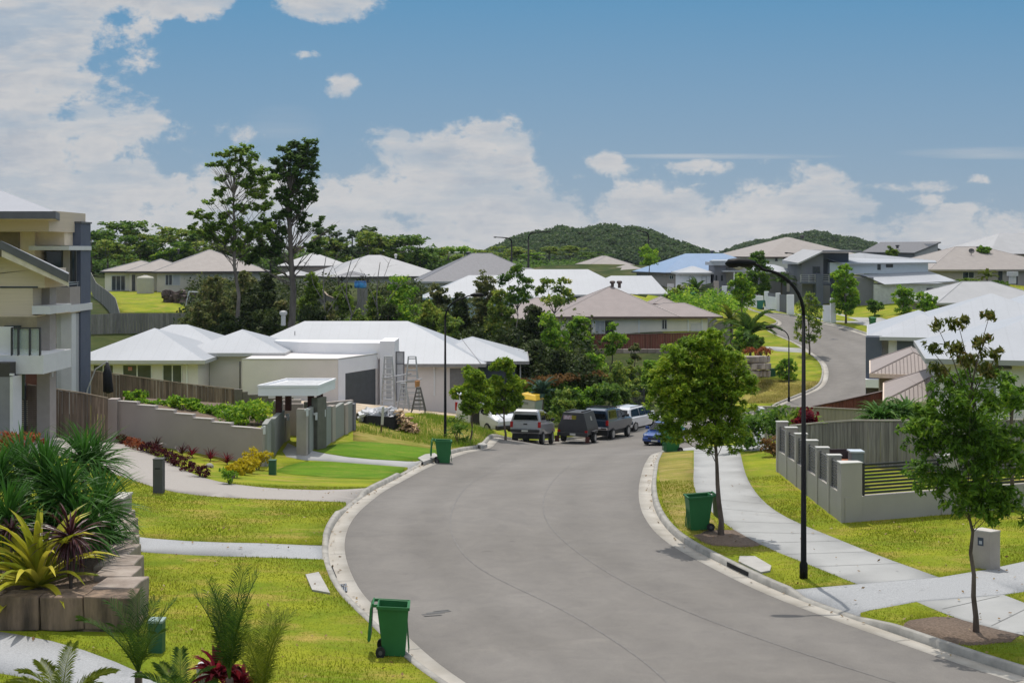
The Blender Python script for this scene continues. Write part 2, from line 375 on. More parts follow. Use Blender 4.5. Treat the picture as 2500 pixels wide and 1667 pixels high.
def lawnmat(name, g1, g2, g3, s1=.35, s2=2.2):
    m = bpy.data.materials.new(name); m.use_nodes = True; nt = m.node_tree; N = nt.nodes; L = nt.links; b = N['Principled BSDF']; b.inputs['Roughness'].default_value = .9; b.inputs['Specular IOR Level'].default_value = .1
    tc = N.new('ShaderNodeTexCoord')
    def no(s, d, r=.6, sy=1.0):
        mp = N.new('ShaderNodeMapping'); mp.inputs['Scale'].default_value = (1, sy, 1); L.new(tc.outputs['Object'], mp.inputs[0])
        n = N.new('ShaderNodeTexNoise'); n.inputs['Scale'].default_value = s; n.inputs['Detail'].default_value = d; n.inputs['Roughness'].default_value = r; L.new(mp.outputs[0], n.inputs['Vector']); return n.outputs['Fac']
    def ramp(f, a, b_, ca, cb):
        c = N.new('ShaderNodeValToRGB'); c.color_ramp.elements[0].position = a; c.color_ramp.elements[1].position = b_; c.color_ramp.elements[0].color = (*ca,1); c.color_ramp.elements[1].color = (*cb,1); L.new(f, c.inputs[0]); return c.outputs[0]
    def mix(f, a, b_, bt='MIX'):
        n = N.new('ShaderNodeMix'); n.data_type = 'RGBA'; n.blend_type = bt
        if isinstance(f, float): n.inputs[0].default_value = f
        else: L.new(f, n.inputs[0])
        L.new(a, n.inputs[6]); L.new(b_, n.inputs[7]); return n.outputs[2]
    base = ramp(no(s1, 6, .65, 1.6), .38, .62, g1, g2)
    dry = ramp(no(s2, 5), .3, .7, g3, tuple(x*.8 for x in g3))
    m1 = ramp(no(s1*1.7, 8, .7, 2.0), .50, .68, (0,0,0), (1,1,1))
    c = mix(m1, base, dry)
    c = mix(.9, c, ramp(no(26, 4, .7), .25, .75, (.62,.62,.6), (1.25,1.25,1.2)), 'MULTIPLY')
    L.new(c, b.inputs['Base Color'])
    bp = N.new('ShaderNodeBump'); bp.inputs['Strength'].default_value = .6; bp.inputs['Distance'].default_value = .04; L.new(no(30, 5, .75), bp.inputs['Height']); L.new(bp.outputs[0], b.inputs['Normal'])
    MATS[name] = m; return m
lawnM = lawnmat('lawn_grass', (.15,.21,.012), (.27,.29,.020), (.40,.31,.075))
brightM = lawnmat('lawn_bright', (.085,.18,.008), (.125,.225,.012), (.20,.25,.03), .5)
dryM = lawnmat('lawn_dry', (.19,.20,.03), (.32,.26,.07), (.42,.31,.13), .5)
farlawnM = lawnmat('lawn_valley', (.030,.050,.012), (.060,.075,.02), (.12,.11,.05), .2)

def asphalt():
    m = bpy.data.materials.new('asphalt'); m.use_nodes = True; nt = m.node_tree; N = nt.nodes; L = nt.links; b = N['Principled BSDF']; b.inputs['Roughness'].default_value = .88; b.inputs['Specular IOR Level'].default_value = .25
    tc = N.new('ShaderNodeTexCoord')
    def no(s, d, r=.6, dist=0):
        n = N.new('ShaderNodeTexNoise'); n.inputs['Scale'].default_value = s; n.inputs['Detail'].default_value = d; n.inputs['Roughness'].default_value = r; n.inputs['Distortion'].default_value = dist; L.new(tc.outputs['Object'], n.inputs['Vector']); return n.outputs['Fac']
    def ramp(f, a, b_, ca, cb):
        c = N.new('ShaderNodeValToRGB'); c.color_ramp.elements[0].position = a; c.color_ramp.elements[1].position = b_; c.color_ramp.elements[0].color = (*ca,1); c.color_ramp.elements[1].color = (*cb,1); L.new(f, c.inputs[0]); return c.outputs[0]
    def mul(a, b_, f=1.0):
        n = N.new('ShaderNodeMix'); n.data_type = 'RGBA'; n.blend_type = 'MULTIPLY'; n.inputs[0].default_value = f; L.new(a, n.inputs[6]); L.new(b_, n.inputs[7]); return n.outputs[2]
    c = ramp(no(.16, 5, .55), .3, .7, (.166,.153,.138), (.200,.186,.170))
    c = mul(c, ramp(no(1.3, 7, .7, .6), .28, .72, (.86,.86,.87), (1.10,1.10,1.09)))
    c = mul(c, ramp(no(60, 3, .8), .3, .7, (.82,.82,.82), (1.16,1.16,1.16)))
    c = mul(c, ramp(no(5.5, 4, .8), .66, .74, (1,1,1), (1.16,1.15,1.12)))
    c = mul(c, ramp(no(.9, 3, .6, 1.5), .70, .76, (1,1,1), (.80,.80,.81)))
    at_ = N.new('ShaderNodeAttribute'); at_.attribute_name = 'across'; tr_ = N.new('ShaderNodeValToRGB'); e_ = tr_.color_ramp.elements; e_[0].color = (.86,.86,.86,1); e_[1].color = (.88,.88,.88,1)
    for p_, v_ in ((.06,.97),(.15,1.03),(.25,.92),(.36,1.04),(.5,.98),(.64,1.04),(.75,.92),(.86,1.02),(.95,.97)): q_ = e_.new(p_); q_.color = (v_,v_,v_,1)
    L.new(at_.outputs['Fac'], tr_.inputs[0]); c = mul(c, tr_.outputs[0])
    c = mul(c, ramp(no(.45, 6, .75, 1.2), .60, .68, (1,1,1), (1.09,1.085,1.07)))
    L.new(c, b.inputs['Base Color']); bp = N.new('ShaderNodeBump'); bp.inputs['Strength'].default_value = .35; bp.inputs['Distance'].default_value = .01; L.new(no(90, 3, .8), bp.inputs['Height']); L.new(bp.outputs[0], b.inputs['Normal'])
    return m
asphaltM = asphalt()
pathM = mat('footpath_concrete', (.335,.335,.325), .9, .07, .8, bump=.12, bscale=60)
drive1M = mat('driveway_warm_aggregate', (.29,.265,.24), .92, c2=(.36,.33,.30), scale=30, bump=.3, bscale=70, detail=3)
drive2M = mat('driveway_pale_aggregate', (.26,.265,.27), .92, c2=(.38,.385,.39), scale=34, bump=.3, bscale=70, detail=3)
soilM = mat('building_site_soil', (.34,.26,.17), .95, c2=(.52,.43,.32), scale=.9, bump=.5, bscale=9)
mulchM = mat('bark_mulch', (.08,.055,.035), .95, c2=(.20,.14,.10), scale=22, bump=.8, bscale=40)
patchM = mat('asphalt_patch', (.10,.098,.095), .9, .15, 3)

REG = []   # name, material, polygon, z offset
def region(nm, m, pix=None, poly=None, dz=.125): REG.append((nm, m, [W(*q) for q in pix] if pix else poly, dz))
road_poly = [tuple(q) for q in Lr]+[tuple(q) for q in Rr[::-1]]
corr_poly = [tuple(q) for q in Lb]+[tuple(q) for q in Rb[::-1]]
def dense(pp, step=1.0):
    return [tuple(q) for q in smooth_line(pp, step, 1)]
def dpoly(a, b, pix=True):
    """polygon from two smoothed edges"""
    A = dense([W(*q) for q in a] if pix else a); B = dense([W(*q) for q in b] if pix else b); return A+B[::-1]
region('driveway', drive1M, poly=dpoly([(-60,1058),(32,1062),(120,1068),(268,1082),(304,1086),(360,1112),(420,1138),(480,1168),(552,1188),(700,1203),(800,1206),(905,1199)],[(-60,1110),(20,1112),(100,1112),(200,1132),(280,1166),(330,1182),(400,1206),(500,1221),(640,1227),(780,1232),(880,1236)]))
region('footpath', drive2M, poly=dpoly([(292,1316),(330,1322),(420,1330),(560,1336),(700,1338),(830,1334)],[(292,1354),(440,1365),(560,1370),(700,1373),(835,1378)]))
region('footpath', pathM, poly=dpoly([(703,1088),(728,1104),(768,1108),(830,1121),(900,1129),(1010,1132),(1060,1130)],[(690,1108),(703,1134),(730,1128),(800,1132),(900,1140),(980,1145),(1040,1150)]))
region('footpath', drive2M, poly=dpoly([(-60,1548),(0,1557),(110,1572),(180,1592),(250,1620),(330,1648),(420,1700)],[(-60,1650),(0,1657),(60,1664),(120,1680),(200,1710),(280,1760),(420,1800)]))
region('driveway', drive2M, poly=[W(*q) for q in [(1915,1452),(2095,1438),(2295,1421),(2414,1401),(2500,1382),(2620,1360),(2620,1440),(2500,1457),(2444,1465),(2235,1482),(2121,1503),(2060,1520)]])
region('footpath', pathM, poly=dpoly([(1694,1103),(1694,1143),(1697,1208),(1744,1265),(1774,1292),(1828,1324),(1885,1354),(1946,1377),(2020,1408),(2110,1445)],[(1805,1106),(1820,1165),(1851,1219),(1893,1257),(1942,1284),(2019,1315),(2095,1347),(2180,1381),(2295,1421),(2300,1424)]))
region('footpath', pathM, poly=[W(*q) for q in [(2230,1478),(2444,1462),(2500,1484),(2600,1510),(2640,1600),(2500,1565),(2435,1550),(2350,1527),(2287,1503)]])
region('footpath', pathM, poly=[W(*q) for q in [(1590,1100),(1700,1092),(1850,1092),(1905,1095),(1905,1106),(1805,1108),(1694,1105),(1590,1112)]])
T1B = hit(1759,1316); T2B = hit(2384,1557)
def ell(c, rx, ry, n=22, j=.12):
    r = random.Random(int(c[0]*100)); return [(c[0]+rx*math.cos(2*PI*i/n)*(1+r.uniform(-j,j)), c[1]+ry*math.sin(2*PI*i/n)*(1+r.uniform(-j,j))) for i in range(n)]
region('mulch_and_shadow', mulchM, poly=ell((T1B.x+.25,T1B.y-.5), 1.0, 1.25)); region('mulch_and_shadow', mulchM, poly=ell((T2B.x-.3,T2B.y+.1), 1.15, 1.0))  # dark ellipses paint mulch together with the shadow at each tree's foot
region('building_site', soilM, poly=[W(*q) for q in [(868,1028),(1000,1012),(1130,1020),(1128,975),(1100,955)]]+[(-2,103),(-14,103),(-14,86),(-13,72)])
region('lawn', brightM, poly=dpoly([(752,1112),(862,1082),(960,1090),(1060,1101),(1085,1106)],[(752,1108),(800,1117),(900,1130),(1000,1132),(1040,1130)]))
region('lawn', brightM, poly=dpoly([(676,1154),(700,1142),(724,1130),(850,1137),(930,1142),(990,1147)],[(676,1160),(720,1168),(800,1172),(880,1176),(930,1180),(960,1175)]))
region('lawn', dryM, poly=[W(*q) for q in [(862,1082),(862,1045),(880,1035),(1000,1022),(1120,1025),(1180,1040),(1235,1075),(1200,1092),(1160,1100),(1085,1106),(1060,1101),(960,1090)]])
region('lawn', dryM, poly=[W(*q) for q in [(1860,930),(2010,935),(2000,950),(1962,968),(1905,990),(1800,985)]])
region('lawn', lawnM, poly=[W(*q) for q in [(222,700),(250,705),(300,712),(400,712),(450,745),(456,766),(292,766),(284,745),(222,720)]])
region('lawn', dryM, poly=[W(*q) for q in [(1600,1110),(1692,1110),(1692,1150),(1605,1150)]])
region('lawn', dryM, poly=[W(*q) for q in [(1606,1150),(1693,1150),(1696,1230),(1760,1300),(1700,1325),(1650,1290),(1618,1235)]])
Rf1 = offs(Rr, 2.2, -1); Rf2 = offs(Rr, 3.8, -1); sel = [i for i in range(len(Rr)) if Rr[i,1] > 132]
region('footpath', pathM, poly=[tuple(Rf1[i]) for i in sel[::2]]+[tuple(Rf2[i]) for i in sel[::-2]])
region('driveway', pathM, poly=[W(*q) for q in [(1868,848),(1958,853),(1985,860),(1958,864),(1896,860),(1872,854)]])
region('driveway', pathM, poly=[W(*q) for q in [(1540,1004),(1617,1013),(1660,1020),(1650,1028),(1585,1020),(1540,1012)]])
region('driveway', pathM, poly=[W(*q) for q in [(2010,762),(2060,770),(2110,792),(2150,800),(2190,790),(2150,778)]])
region('driveway', pathM, poly=[W(*q) for q in [(1640,722),(1720,722),(1790,735),(1800,742),(1720,738),(1640,731)]])

def pip(poly, x, y):
    n = len(poly); c = np.zeros(len(x), bool); px = np.array([p[0] for p in poly]); py = np.array([p[1] for p in poly]); j = n-1
    for i in range(n):
        k = ((py[i] > y) != (py[j] > y)) & (x < (px[j]-px[i])*(y-py[i])/(py[j]-py[i]+1e-12)+px[i]); c ^= k; j = i
    return c
def ground():
    pts = []; polys = [road_poly, corr_poly]+[r[2] for r in REG]; edges = []
    for p in polys:
        o = len(pts); pts += [Vector(q) for q in p]; edges += [(o+i, o+(i+1)%len(p)) for i in range(len(p))]
    X0, X1, Y0, Y1 = -72, 74, 12, 232
    o = len(pts); pts += [Vector(q) for q in ((X0,Y0),(X1,Y0),(X1,Y1),(X0,Y1))]; edges += [(o+i, o+(i+1)%4) for i in range(4)]
    r = random.Random(1)
    def grid(x0, x1, y0, y1, s):
        y = y0+s/2
        while y < y1:
            x = x0+s/2
            while x < x1:
                pts.append(Vector((x+r.uniform(-.2,.2)*s, y+r.uniform(-.2,.2)*s))); x += s
            y += s
    grid(-30, 30, 13, 62, 1.1); grid(-72,-30,13,62,3); grid(30,74,13,62,3); grid(-72,74,62,130,2.2); grid(-72,74,130,231,3)
    vs, es, fs, ov, oe, of = delaunay_2d_cdt(pts, edges, [], 0, 1e-4)
    V = np.array([[v.x, v.y] for v in vs]); Ft = np.array([list(f) for f in fs if len(f) == 3])
    c = V[Ft].mean(1); e1 = V[Ft[:,1]]-V[Ft[:,0]]; e2 = V[Ft[:,2]]-V[Ft[:,0]]; ar = e1[:,0]*e2[:,1]-e1[:,1]*e2[:,0]
    Ft[ar < 0] = Ft[ar < 0][:,::-1]; ok = np.abs(ar) > 1e-7; Ft = Ft[ok]; c = c[ok]
    cls = np.full(len(Ft), -1); x, y = c[:,0], c[:,1]
    for i, rg in list(enumerate(REG))[::-1]: cls[pip(rg[2], x, y)] = i
    cls[pip(corr_poly, x, y)] = -3; cls[pip(road_poly, x, y)] = -2
    far = (cls == -1) & ((y > 92) & (y < 150) & ((x < 17) | (y < 104)) | (y > 150) & (x < 12) | (y > 200) | (y > 160) & (x < 24) | (y > 182) & (x < 40)); cls[far] = -4
    Z = G(V[:,0], V[:,1]); corr = np.concatenate([Lb[::2], Rb[::2]])
    def emit(mask, nm, m, dz, skirt=True):
        f = Ft[mask]
        if not len(f): return None
        u, inv = np.unique(f, return_inverse=True); f2 = inv.reshape(f.shape); z = Z[u]+dz
        if nm in ('driveway','footpath'):
            for k, q in enumerate(V[u]):
                dm = np.sqrt(((corr-q)**2).sum(1).min())
                if dm < 1.3: h = kerb_h(q); h = .02+(dz-.02)*min(1, max(dm/1.2, (h-.02)/.11)); z[k] = Z[u[k]]+h
        vv = np.concatenate([V[u], z[:,None]], 1)
        tri = [tuple(t) for t in f2]
        if skirt:
            cnt = {}
            for t in tri:
                for a, b in ((t[0],t[1]),(t[1],t[2]),(t[2],t[0])): cnt[(a,b)] = cnt.get((a,b), 0)+1
            bd = [(a,b) for (a,b) in cnt if (b,a) not in cnt]; n0 = len(vv); ids = sorted({i for e in bd for i in e}); mp = {i: n0+k for k, i in enumerate(ids)}
            low = vv[ids].copy(); low[:,2] -= .3; vv = np.concatenate([vv, low]); 
            for a, b in bd: tri.append((b, a, mp[a])); tri.append((b, mp[a], mp[b]))
        return struct(npmesh(nm, vv, tri, m))
    ro = emit(cls == -2, 'road', asphaltM, 0, False); ca = np.zeros(len(ro.data.vertices)*3); ro.data.vertices.foreach_get('co', ca); ca = ca.reshape(-1,3)[:,:2]
    dl = np.array([np.sqrt(((Lr-q)**2).sum(1).min()) for q in ca]); dr = np.array([np.sqrt(((Rr-q)**2).sum(1).min()) for q in ca]); ro.data.attributes.new('across', 'FLOAT', 'POINT').data.foreach_set('value', (dl/(dl+dr+1e-6)).astype(np.float32))
    emit(cls == -1, 'lawn', lawnM, .12); emit(cls == -4, 'valley_ground', farlawnM, .12)
    for i, rg in enumerate(REG): emit(cls == i, rg[0], rg[1], rg[3])
    # wide ground to the horizon, below the sheets near by
    xs = np.concatenate([[-4500,-2500,-1200,-600,-350,-220,-150,-110], np.linspace(-90,90,31), [110,150,220,350,600,1200,2500,4500]])
    ys = np.concatenate([[-400,-100,-20,0,8], np.linspace(12,236,38), [260,300,360,440,560,760,1100,1800,3000,5000]])
    XX, YY = np.meshgrid(xs, ys); zz = G(XX.ravel(), YY.ravel()); xx = XX.ravel(); yy = YY.ravel()
    near = (xx > -74) & (xx < 76) & (yy > 11) & (yy < 233); zz = zz-np.where(near, 1.2, .15)
    k = np.clip((yy-240)/250, 0, 1); zz = zz*(1-k)+k*1.5; k = np.clip((np.abs(xx)-95)/200, 0, 1); zz = zz*(1-k)+k*1.0
    zz = np.where(yy < 8, -.3, zz)
    zz = zz 
    nx = len(xs); Fq = [(j*nx+i, j*nx+i+1, (j+1)*nx+i+1, (j+1)*nx+i) for j in range(len(ys)-1) for i in range(nx-1)]
    struct(npmesh('ground', np.stack([xx, yy, zz], -1), Fq, farlawnM, smooth=True))
    return V, Ft, cls
GV, GF, GC = ground()

def ribbon(name, line, w, m, dz, z2=None):
    a = np.array(line); A = offs(a, w/2, 1); B = offs(a, w/2, -1)
    V = np.concatenate([np.stack([q[:,0], q[:,1], G(q[:,0], q[:,1])+dz], -1) for q in (A, B)]); n = len(a)
    Fq = [(i, n+i, n+i+1, i+1) for i in range(n-1)]; return struct(npmesh(name, V, Fq, m))
seamM = mat('road_seam_bitumen', (.160,.151,.142), .85, .2, 6)
for pp in ([(1660,1700),(1612,1640),(1400,1500),(1250,1430),(1160,1385),(1110,1325),(1098,1275),(1110,1230),(1150,1180),(1220,1140),(1330,1095)],
           [(2500,1760),(2100,1640),(1800,1540),(1600,1460),(1440,1370),(1345,1290),(1325,1235),(1345,1180),(1400,1125),(1440,1095)]):
    ribbon('road_seam', smooth_line([W(*q) for q in pp], .5), .032, seamM, .006)
ribbon('road_patch', smooth_line([W(1940,826),W(2010,826),W(2090,826)], .5), 1.6, patchM, .012)
for k_, q_ in enumerate(((1030,1500,1085,1495,.07),(1042,1497,1100,1491,.09),(1035,1504,1078,1501,.06),(1058,1493,1096,1489,.05))): ribbon('tar_smear', smooth_line([W(q_[0],q_[1]),W((q_[0]+q_[2])/2,(q_[1]+q_[3])/2+1),W(q_[2],q_[3])], .15), q_[4], patchM, .005+.003*k_)
stainM = mat('pale_road_stain', (.27,.255,.235), .9, c2=(.40,.385,.36), scale=1.2)
for q in ():
    if len(q) == 2: q = [q[0], ((q[0][0]+q[1][0])/2, (q[0][1]+q[1][1])/2), q[1]]
    ribbon('road_stain', smooth_line([W(*a) for a in q], .2), .16, stainM, .006)
# joints across the right-hand footpath and the gutter
jm = mat('joint_shadow', (.20,.20,.19), .95, .1, 5)  # shadow in the joint grooves, painted as flat dark strips
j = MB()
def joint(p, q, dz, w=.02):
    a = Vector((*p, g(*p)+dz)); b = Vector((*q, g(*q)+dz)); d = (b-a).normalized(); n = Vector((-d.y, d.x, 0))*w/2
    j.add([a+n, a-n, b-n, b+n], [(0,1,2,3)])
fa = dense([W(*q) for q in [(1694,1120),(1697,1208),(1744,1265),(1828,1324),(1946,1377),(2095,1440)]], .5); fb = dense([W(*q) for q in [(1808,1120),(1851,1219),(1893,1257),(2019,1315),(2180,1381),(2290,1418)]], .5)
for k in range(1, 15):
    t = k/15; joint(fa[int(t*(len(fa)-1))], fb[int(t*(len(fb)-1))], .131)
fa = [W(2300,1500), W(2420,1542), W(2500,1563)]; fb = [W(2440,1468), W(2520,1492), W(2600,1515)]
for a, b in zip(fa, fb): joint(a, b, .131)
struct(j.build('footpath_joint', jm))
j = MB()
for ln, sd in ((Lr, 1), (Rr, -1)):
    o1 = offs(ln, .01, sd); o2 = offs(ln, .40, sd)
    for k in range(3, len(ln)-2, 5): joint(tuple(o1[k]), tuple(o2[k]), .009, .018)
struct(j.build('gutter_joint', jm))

# grass blades on the lawns nearest the camera (one mass)
def blades(n, mask_ids, d0, d1, hmin, hmax, name, m, seed):
    r = np.random.default_rng(seed); x = r.uniform(-17, 19, n*3); y = d0+(d1-d0)*r.random(n*3)**1.3
    vis = np.abs(x) < y*.42; x, y = x[vis], y[vis]
    ok = ~pip(corr_poly, x, y)
    for i, rg in enumerate(REG):
        if rg[0] != 'lawn': ok &= ~pip(rg[2], x, y)
    for bp in BLOCK: ok &= ~pip(bp, x, y)
    x, y = x[ok][:n], y[ok][:n]; z = G(x, y)+.11; n = len(x)
    h = r.uniform(hmin, hmax, n)*(1+.5*np.sin(x*1.3)*np.sin(y*.9)); a = r.uniform(0, 2*PI, n); w = r.uniform(.006,.012, n)*(y/26)
    lx = r.normal(0, .35, n)*h; ly = r.normal(0, .35, n)*h; dx = np.cos(a)*w; dy = np.sin(a)*w
    V = np.stack([np.stack([x-dx, y-dy, z], -1), np.stack([x+dx, y+dy, z], -1), np.stack([x+lx, y+ly, z+h], -1)], 1).reshape(-1,3)
    return struct(npmesh(name, V, np.arange(3*n).reshape(-1,3), m), 'short green and straw lawn grass', 'stuff')
BLOCK = []
# ---------------------------------------------------------------- plants
greenL = leafmat('leaf_fresh_green', [(0.062,0.134,0.014),(0.135,0.288,0.023),(0.251,0.417,0.032),(0.502,0.608,0.050)])
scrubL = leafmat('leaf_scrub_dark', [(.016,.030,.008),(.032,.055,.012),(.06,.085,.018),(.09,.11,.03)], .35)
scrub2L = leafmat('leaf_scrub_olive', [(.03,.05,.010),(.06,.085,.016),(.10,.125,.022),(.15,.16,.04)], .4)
gum1L = leafmat('leaf_gum_tall', [(0.061,0.124,0.021),(0.140,0.246,0.035),(0.246,0.369,0.049),(0.386,0.474,0.070)], .5)
street2L = leafmat('leaf_street_sparse', [(0.039,0.085,0.013),(0.085,0.176,0.018),(0.143,0.273,0.023),(0.260,0.377,0.039)], .5)
street1L = leafmat('leaf_street_tree', [(0.066,0.120,0.013),(0.145,0.252,0.019),(0.238,0.360,0.024),(0.396,0.456,0.038)], .5)
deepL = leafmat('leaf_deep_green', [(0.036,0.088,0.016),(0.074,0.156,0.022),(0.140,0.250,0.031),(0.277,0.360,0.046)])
gumL = leafmat('leaf_gum_green', [(0.059,0.113,0.025),(0.130,0.218,0.035),(0.245,0.328,0.046),(0.489,0.468,0.077)])
oliveL = leafmat('leaf_olive', [(0.052,0.078,0.026),(0.117,0.151,0.042),(0.195,0.213,0.062),(0.312,0.260,0.104)])
limeL = leafmat('leaf_lime', [(0.091,0.156,0.016),(0.169,0.260,0.026),(0.260,0.338,0.039)])
blueL = leafmat('leaf_far_green', [(0.041,0.075,0.034),(0.075,0.124,0.045),(0.122,0.169,0.056)])
rustL = leafmat('leaf_rusty', [(0.084,0.070,0.017),(0.210,0.105,0.035),(0.280,0.168,0.056)])
burgL = leafmat('leaf_burgundy', [(.035,.008,.012),(.07,.014,.018),(.14,.03,.02)])
orangeL = leafmat('leaf_orange_red', [(.14,.03,.018),(.30,.08,.03),(.40,.18,.06)])
yellowL = leafmat('leaf_golden', [(.34,.28,.012),(.58,.46,.02),(.70,.58,.04)])
redL = leafmat('leaf_crimson', [(.05,.006,.015),(.17,.012,.025),(.35,.03,.04)])
barkM = mat('bark', (.075,.055,.042), .95, c2=(.16,.125,.10), scale=6, bump=.6, bscale=18, stretch=(1,1,.25))
gbarkM = mat('gum_bark', (.07,.055,.048), .9, c2=(.22,.19,.165), scale=1.4, bump=.4, bscale=9, stretch=(1,1,.3))

gumdL = leafmat('leaf_gum_dark', [(0.049,0.097,0.023),(0.097,0.179,0.032),(0.162,0.259,0.049)], .5)
def leaves(C, size, r, up=.35, droop=0.0, asp=.45, out=None):
    """diamond leaves at the points C"""
    n = len(C); nr = r.normal(size=(n,3)); nr[:,2] += up*2
    if out is not None: nr += out*1.1
    nr /= np.linalg.norm(nr, axis=1)[:,None]
    t = r.normal(size=(n,3)); t[:,2] -= droop*3; t -= nr*(t*nr).sum(1)[:,None]; t /= np.linalg.norm(t, axis=1)[:,None]+1e-9
    b = np.cross(nr, t); s = (size*r.uniform(.6,1.35,n))[:,None]
    V = np.stack([C-t*s*.5, C+b*s*.5*asp, C+t*s*.5, C-b*s*.5*asp], 1).reshape(-1,3)
    return V
def cloud(blobs, n, clump, r, shell=.62):
    """points in clumps through the ellipsoids (cx,cy,cz,rx,ry,rz)"""
    B = np.array(blobs, float); w = (B[:,3]*B[:,4]*B[:,5])**(2/3); w /= w.sum(); out = []; cen = []
    for bl, wk in zip(B, w):
        k = max(30, int(n*wk)); R3 = bl[3:6]; mr = R3.mean(); cr_ = clump*mr; nc = max(5, int(3.0*(1/clump)**2.0)); per = max(3, k//nc)
        d = r.normal(size=(nc,3)); d /= np.linalg.norm(d, axis=1)[:,None]; d[:,2] = np.where((d[:,2] < -.45) & (r.random(nc) < .6), -d[:,2], d[:,2])
        rad = shell+(1-shell)*r.random(nc); rad = np.where(r.random(nc) < .25, rad*r.uniform(.3,.9,nc), rad); c = bl[:3]+d*rad[:,None]*R3
        sz = cr_*r.uniform(.55,1.25,nc)
        q = r.normal(size=(nc,per,3)); q /= np.linalg.norm(q, axis=2)[:,:,None]; q *= (r.random((nc,per,1))**(1/2.2)); q[:,:,2] *= .72
        pts = c[:,None]+q*sz[:,None,None]; out.append(pts.reshape(-1,3)); cen.append((q+0*pts).reshape(-1,3))
    return np.concatenate(out), np.concatenate(cen)
SEED = [100]
def crown(name, blobs, n, size, m, parent, clump=.34, up=.35, droop=0, asp=.45, shell=.62):
    SEED[0] += 1; r = np.random.default_rng(SEED[0]); C, o = cloud(blobs, n, clump, r, shell)
    V = leaves(C, size, r, up, droop, asp, o); 
    ob = npmesh(name, V, np.arange(len(V)).reshape(-1,4), m, parent, parent.location if parent else None); return ob
def trunk_mesh(base, top, r0, r1, limbs, m, parent, wob=.03, name='trunk', n=9, twigs=0):
    SEED[0] += 1; q = random.Random(SEED[0]); b = MB(); base = Vector(base); top = Vector(top); L_ = (top-base).length; k = 7
    pts = [base.lerp(top, i/k)+Vector((q.uniform(-1,1),q.uniform(-1,1),0))*wob*L_*(0 if i in (0,) else .5) for i in range(k+1)]; pts[0] = base-Vector((0,0,.25))
    rad = [r0*(1-i/k)+r1*i/k for i in range(k+1)]; rad[0] *= 1.35; b.tube(pts, rad, n)
    for (frac, tip, rr) in limbs:
        i = frac*k; a = pts[int(i)].lerp(pts[min(int(i)+1,k)], i-int(i)); tip = Vector(tip); mid = a.lerp(tip, .5)+Vector((q.uniform(-.06,.06),q.uniform(-.06,.06),-.05))*(tip-a).length
        b.tube([a, a.lerp(mid,.5)+Vector((0,0,-.01)), mid, mid.lerp(tip,.6), tip], [rr, rr*.8, rr*.62, rr*.45, rr*.2], 6)
        for _ in range(twigs):
            s = a.lerp(tip, q.uniform(.4,.9)); e = s+Vector((q.uniform(-1,1),q.uniform(-1,1),q.uniform(.1,.9)))*(tip-a).length*.35; b.tube([s, s.lerp(e,.5)+Vector((0,0,.05)), e], [rr*.35, rr*.22, rr*.08], 5)
    return b.build(name, m, parent, smooth=True)
def tree(name, label, cat, base, blobs_px, d, n, size, m, tr=.09, group=None, bark=None, clump=.34, depthk=1.0, seed=None, lean=0, droop=0, shell=.62, limbs=True, up=.35, asp=.45, twigs=1, crownname='crown', top=.72):
    """base: world point; blobs_px: (photo column, row, half width px, half height px) read at distance d"""
    q = random.Random(SEED[0]+5); base = Vector(base); t = T(name, label, cat, base, group); k = d/F
    bl = []
    for (px, py, rx, ry) in blobs_px:
        y = d+q.uniform(-.45,.45)*rx*k*depthk*2 if len(blobs_px) > 1 else d
        bl.append(((px-CX)/F*y, y, HC-(py-YH)/F*y, rx*y/F, rx*y/F*depthk*.9, ry*y/F))
    zt = max(b[2]+b[5] for b in bl); cx = sum(b[0]*b[3] for b in bl)/sum(b[3] for b in bl); cy = sum(b[1]*b[3] for b in bl)/sum(b[3] for b in bl)
    tp = Vector((cx+lean, cy, base.z+(zt-base.z)*top))
    lim = [(min(.92, max(.25, ((b[2]-b[5]*.5)-base.z)/max(.1,(tp.z-base.z))-.12)), (b[0], b[1], b[2]+b[5]*.25), tr*(.5 if len(bl) < 18 else .17)) for b in bl] if limbs else []
    trunk_mesh(base, tp, tr, tr*.3, lim, bark or barkM, t, twigs=twigs)
    crown(crownname, bl, n, size, m, t, clump, up, droop, asp, shell)
    return t
def bush(name, label, cat, c, rx, ry, rz, n, size, m, group=None, clump=.4, droop=0, asp=.5, part='foliage'):
    """a shrub: one mesh of leaves with short stems"""
    c = Vector(c); t = T(name, label, cat, c, group)
    crown(part, [(c.x, c.y, c.z+rz*.95, rx, ry, rz)], n, size, m, t, clump, .4, droop, asp, .55)
    q = random.Random(int(abs(c.x*c.y)*100)); b = MB()
    for i in range(5):
        a = q.uniform(0, 2*PI); e = c+Vector((math.cos(a)*rx*.6, math.sin(a)*ry*.6, rz*1.2)); b.tube([c+Vector((0,0,-.1)), c.lerp(e,.5)+Vector((0,0,.1*rz)), e], [.025,.018,.008], 5)
    b.build('stem', barkM, t); return t
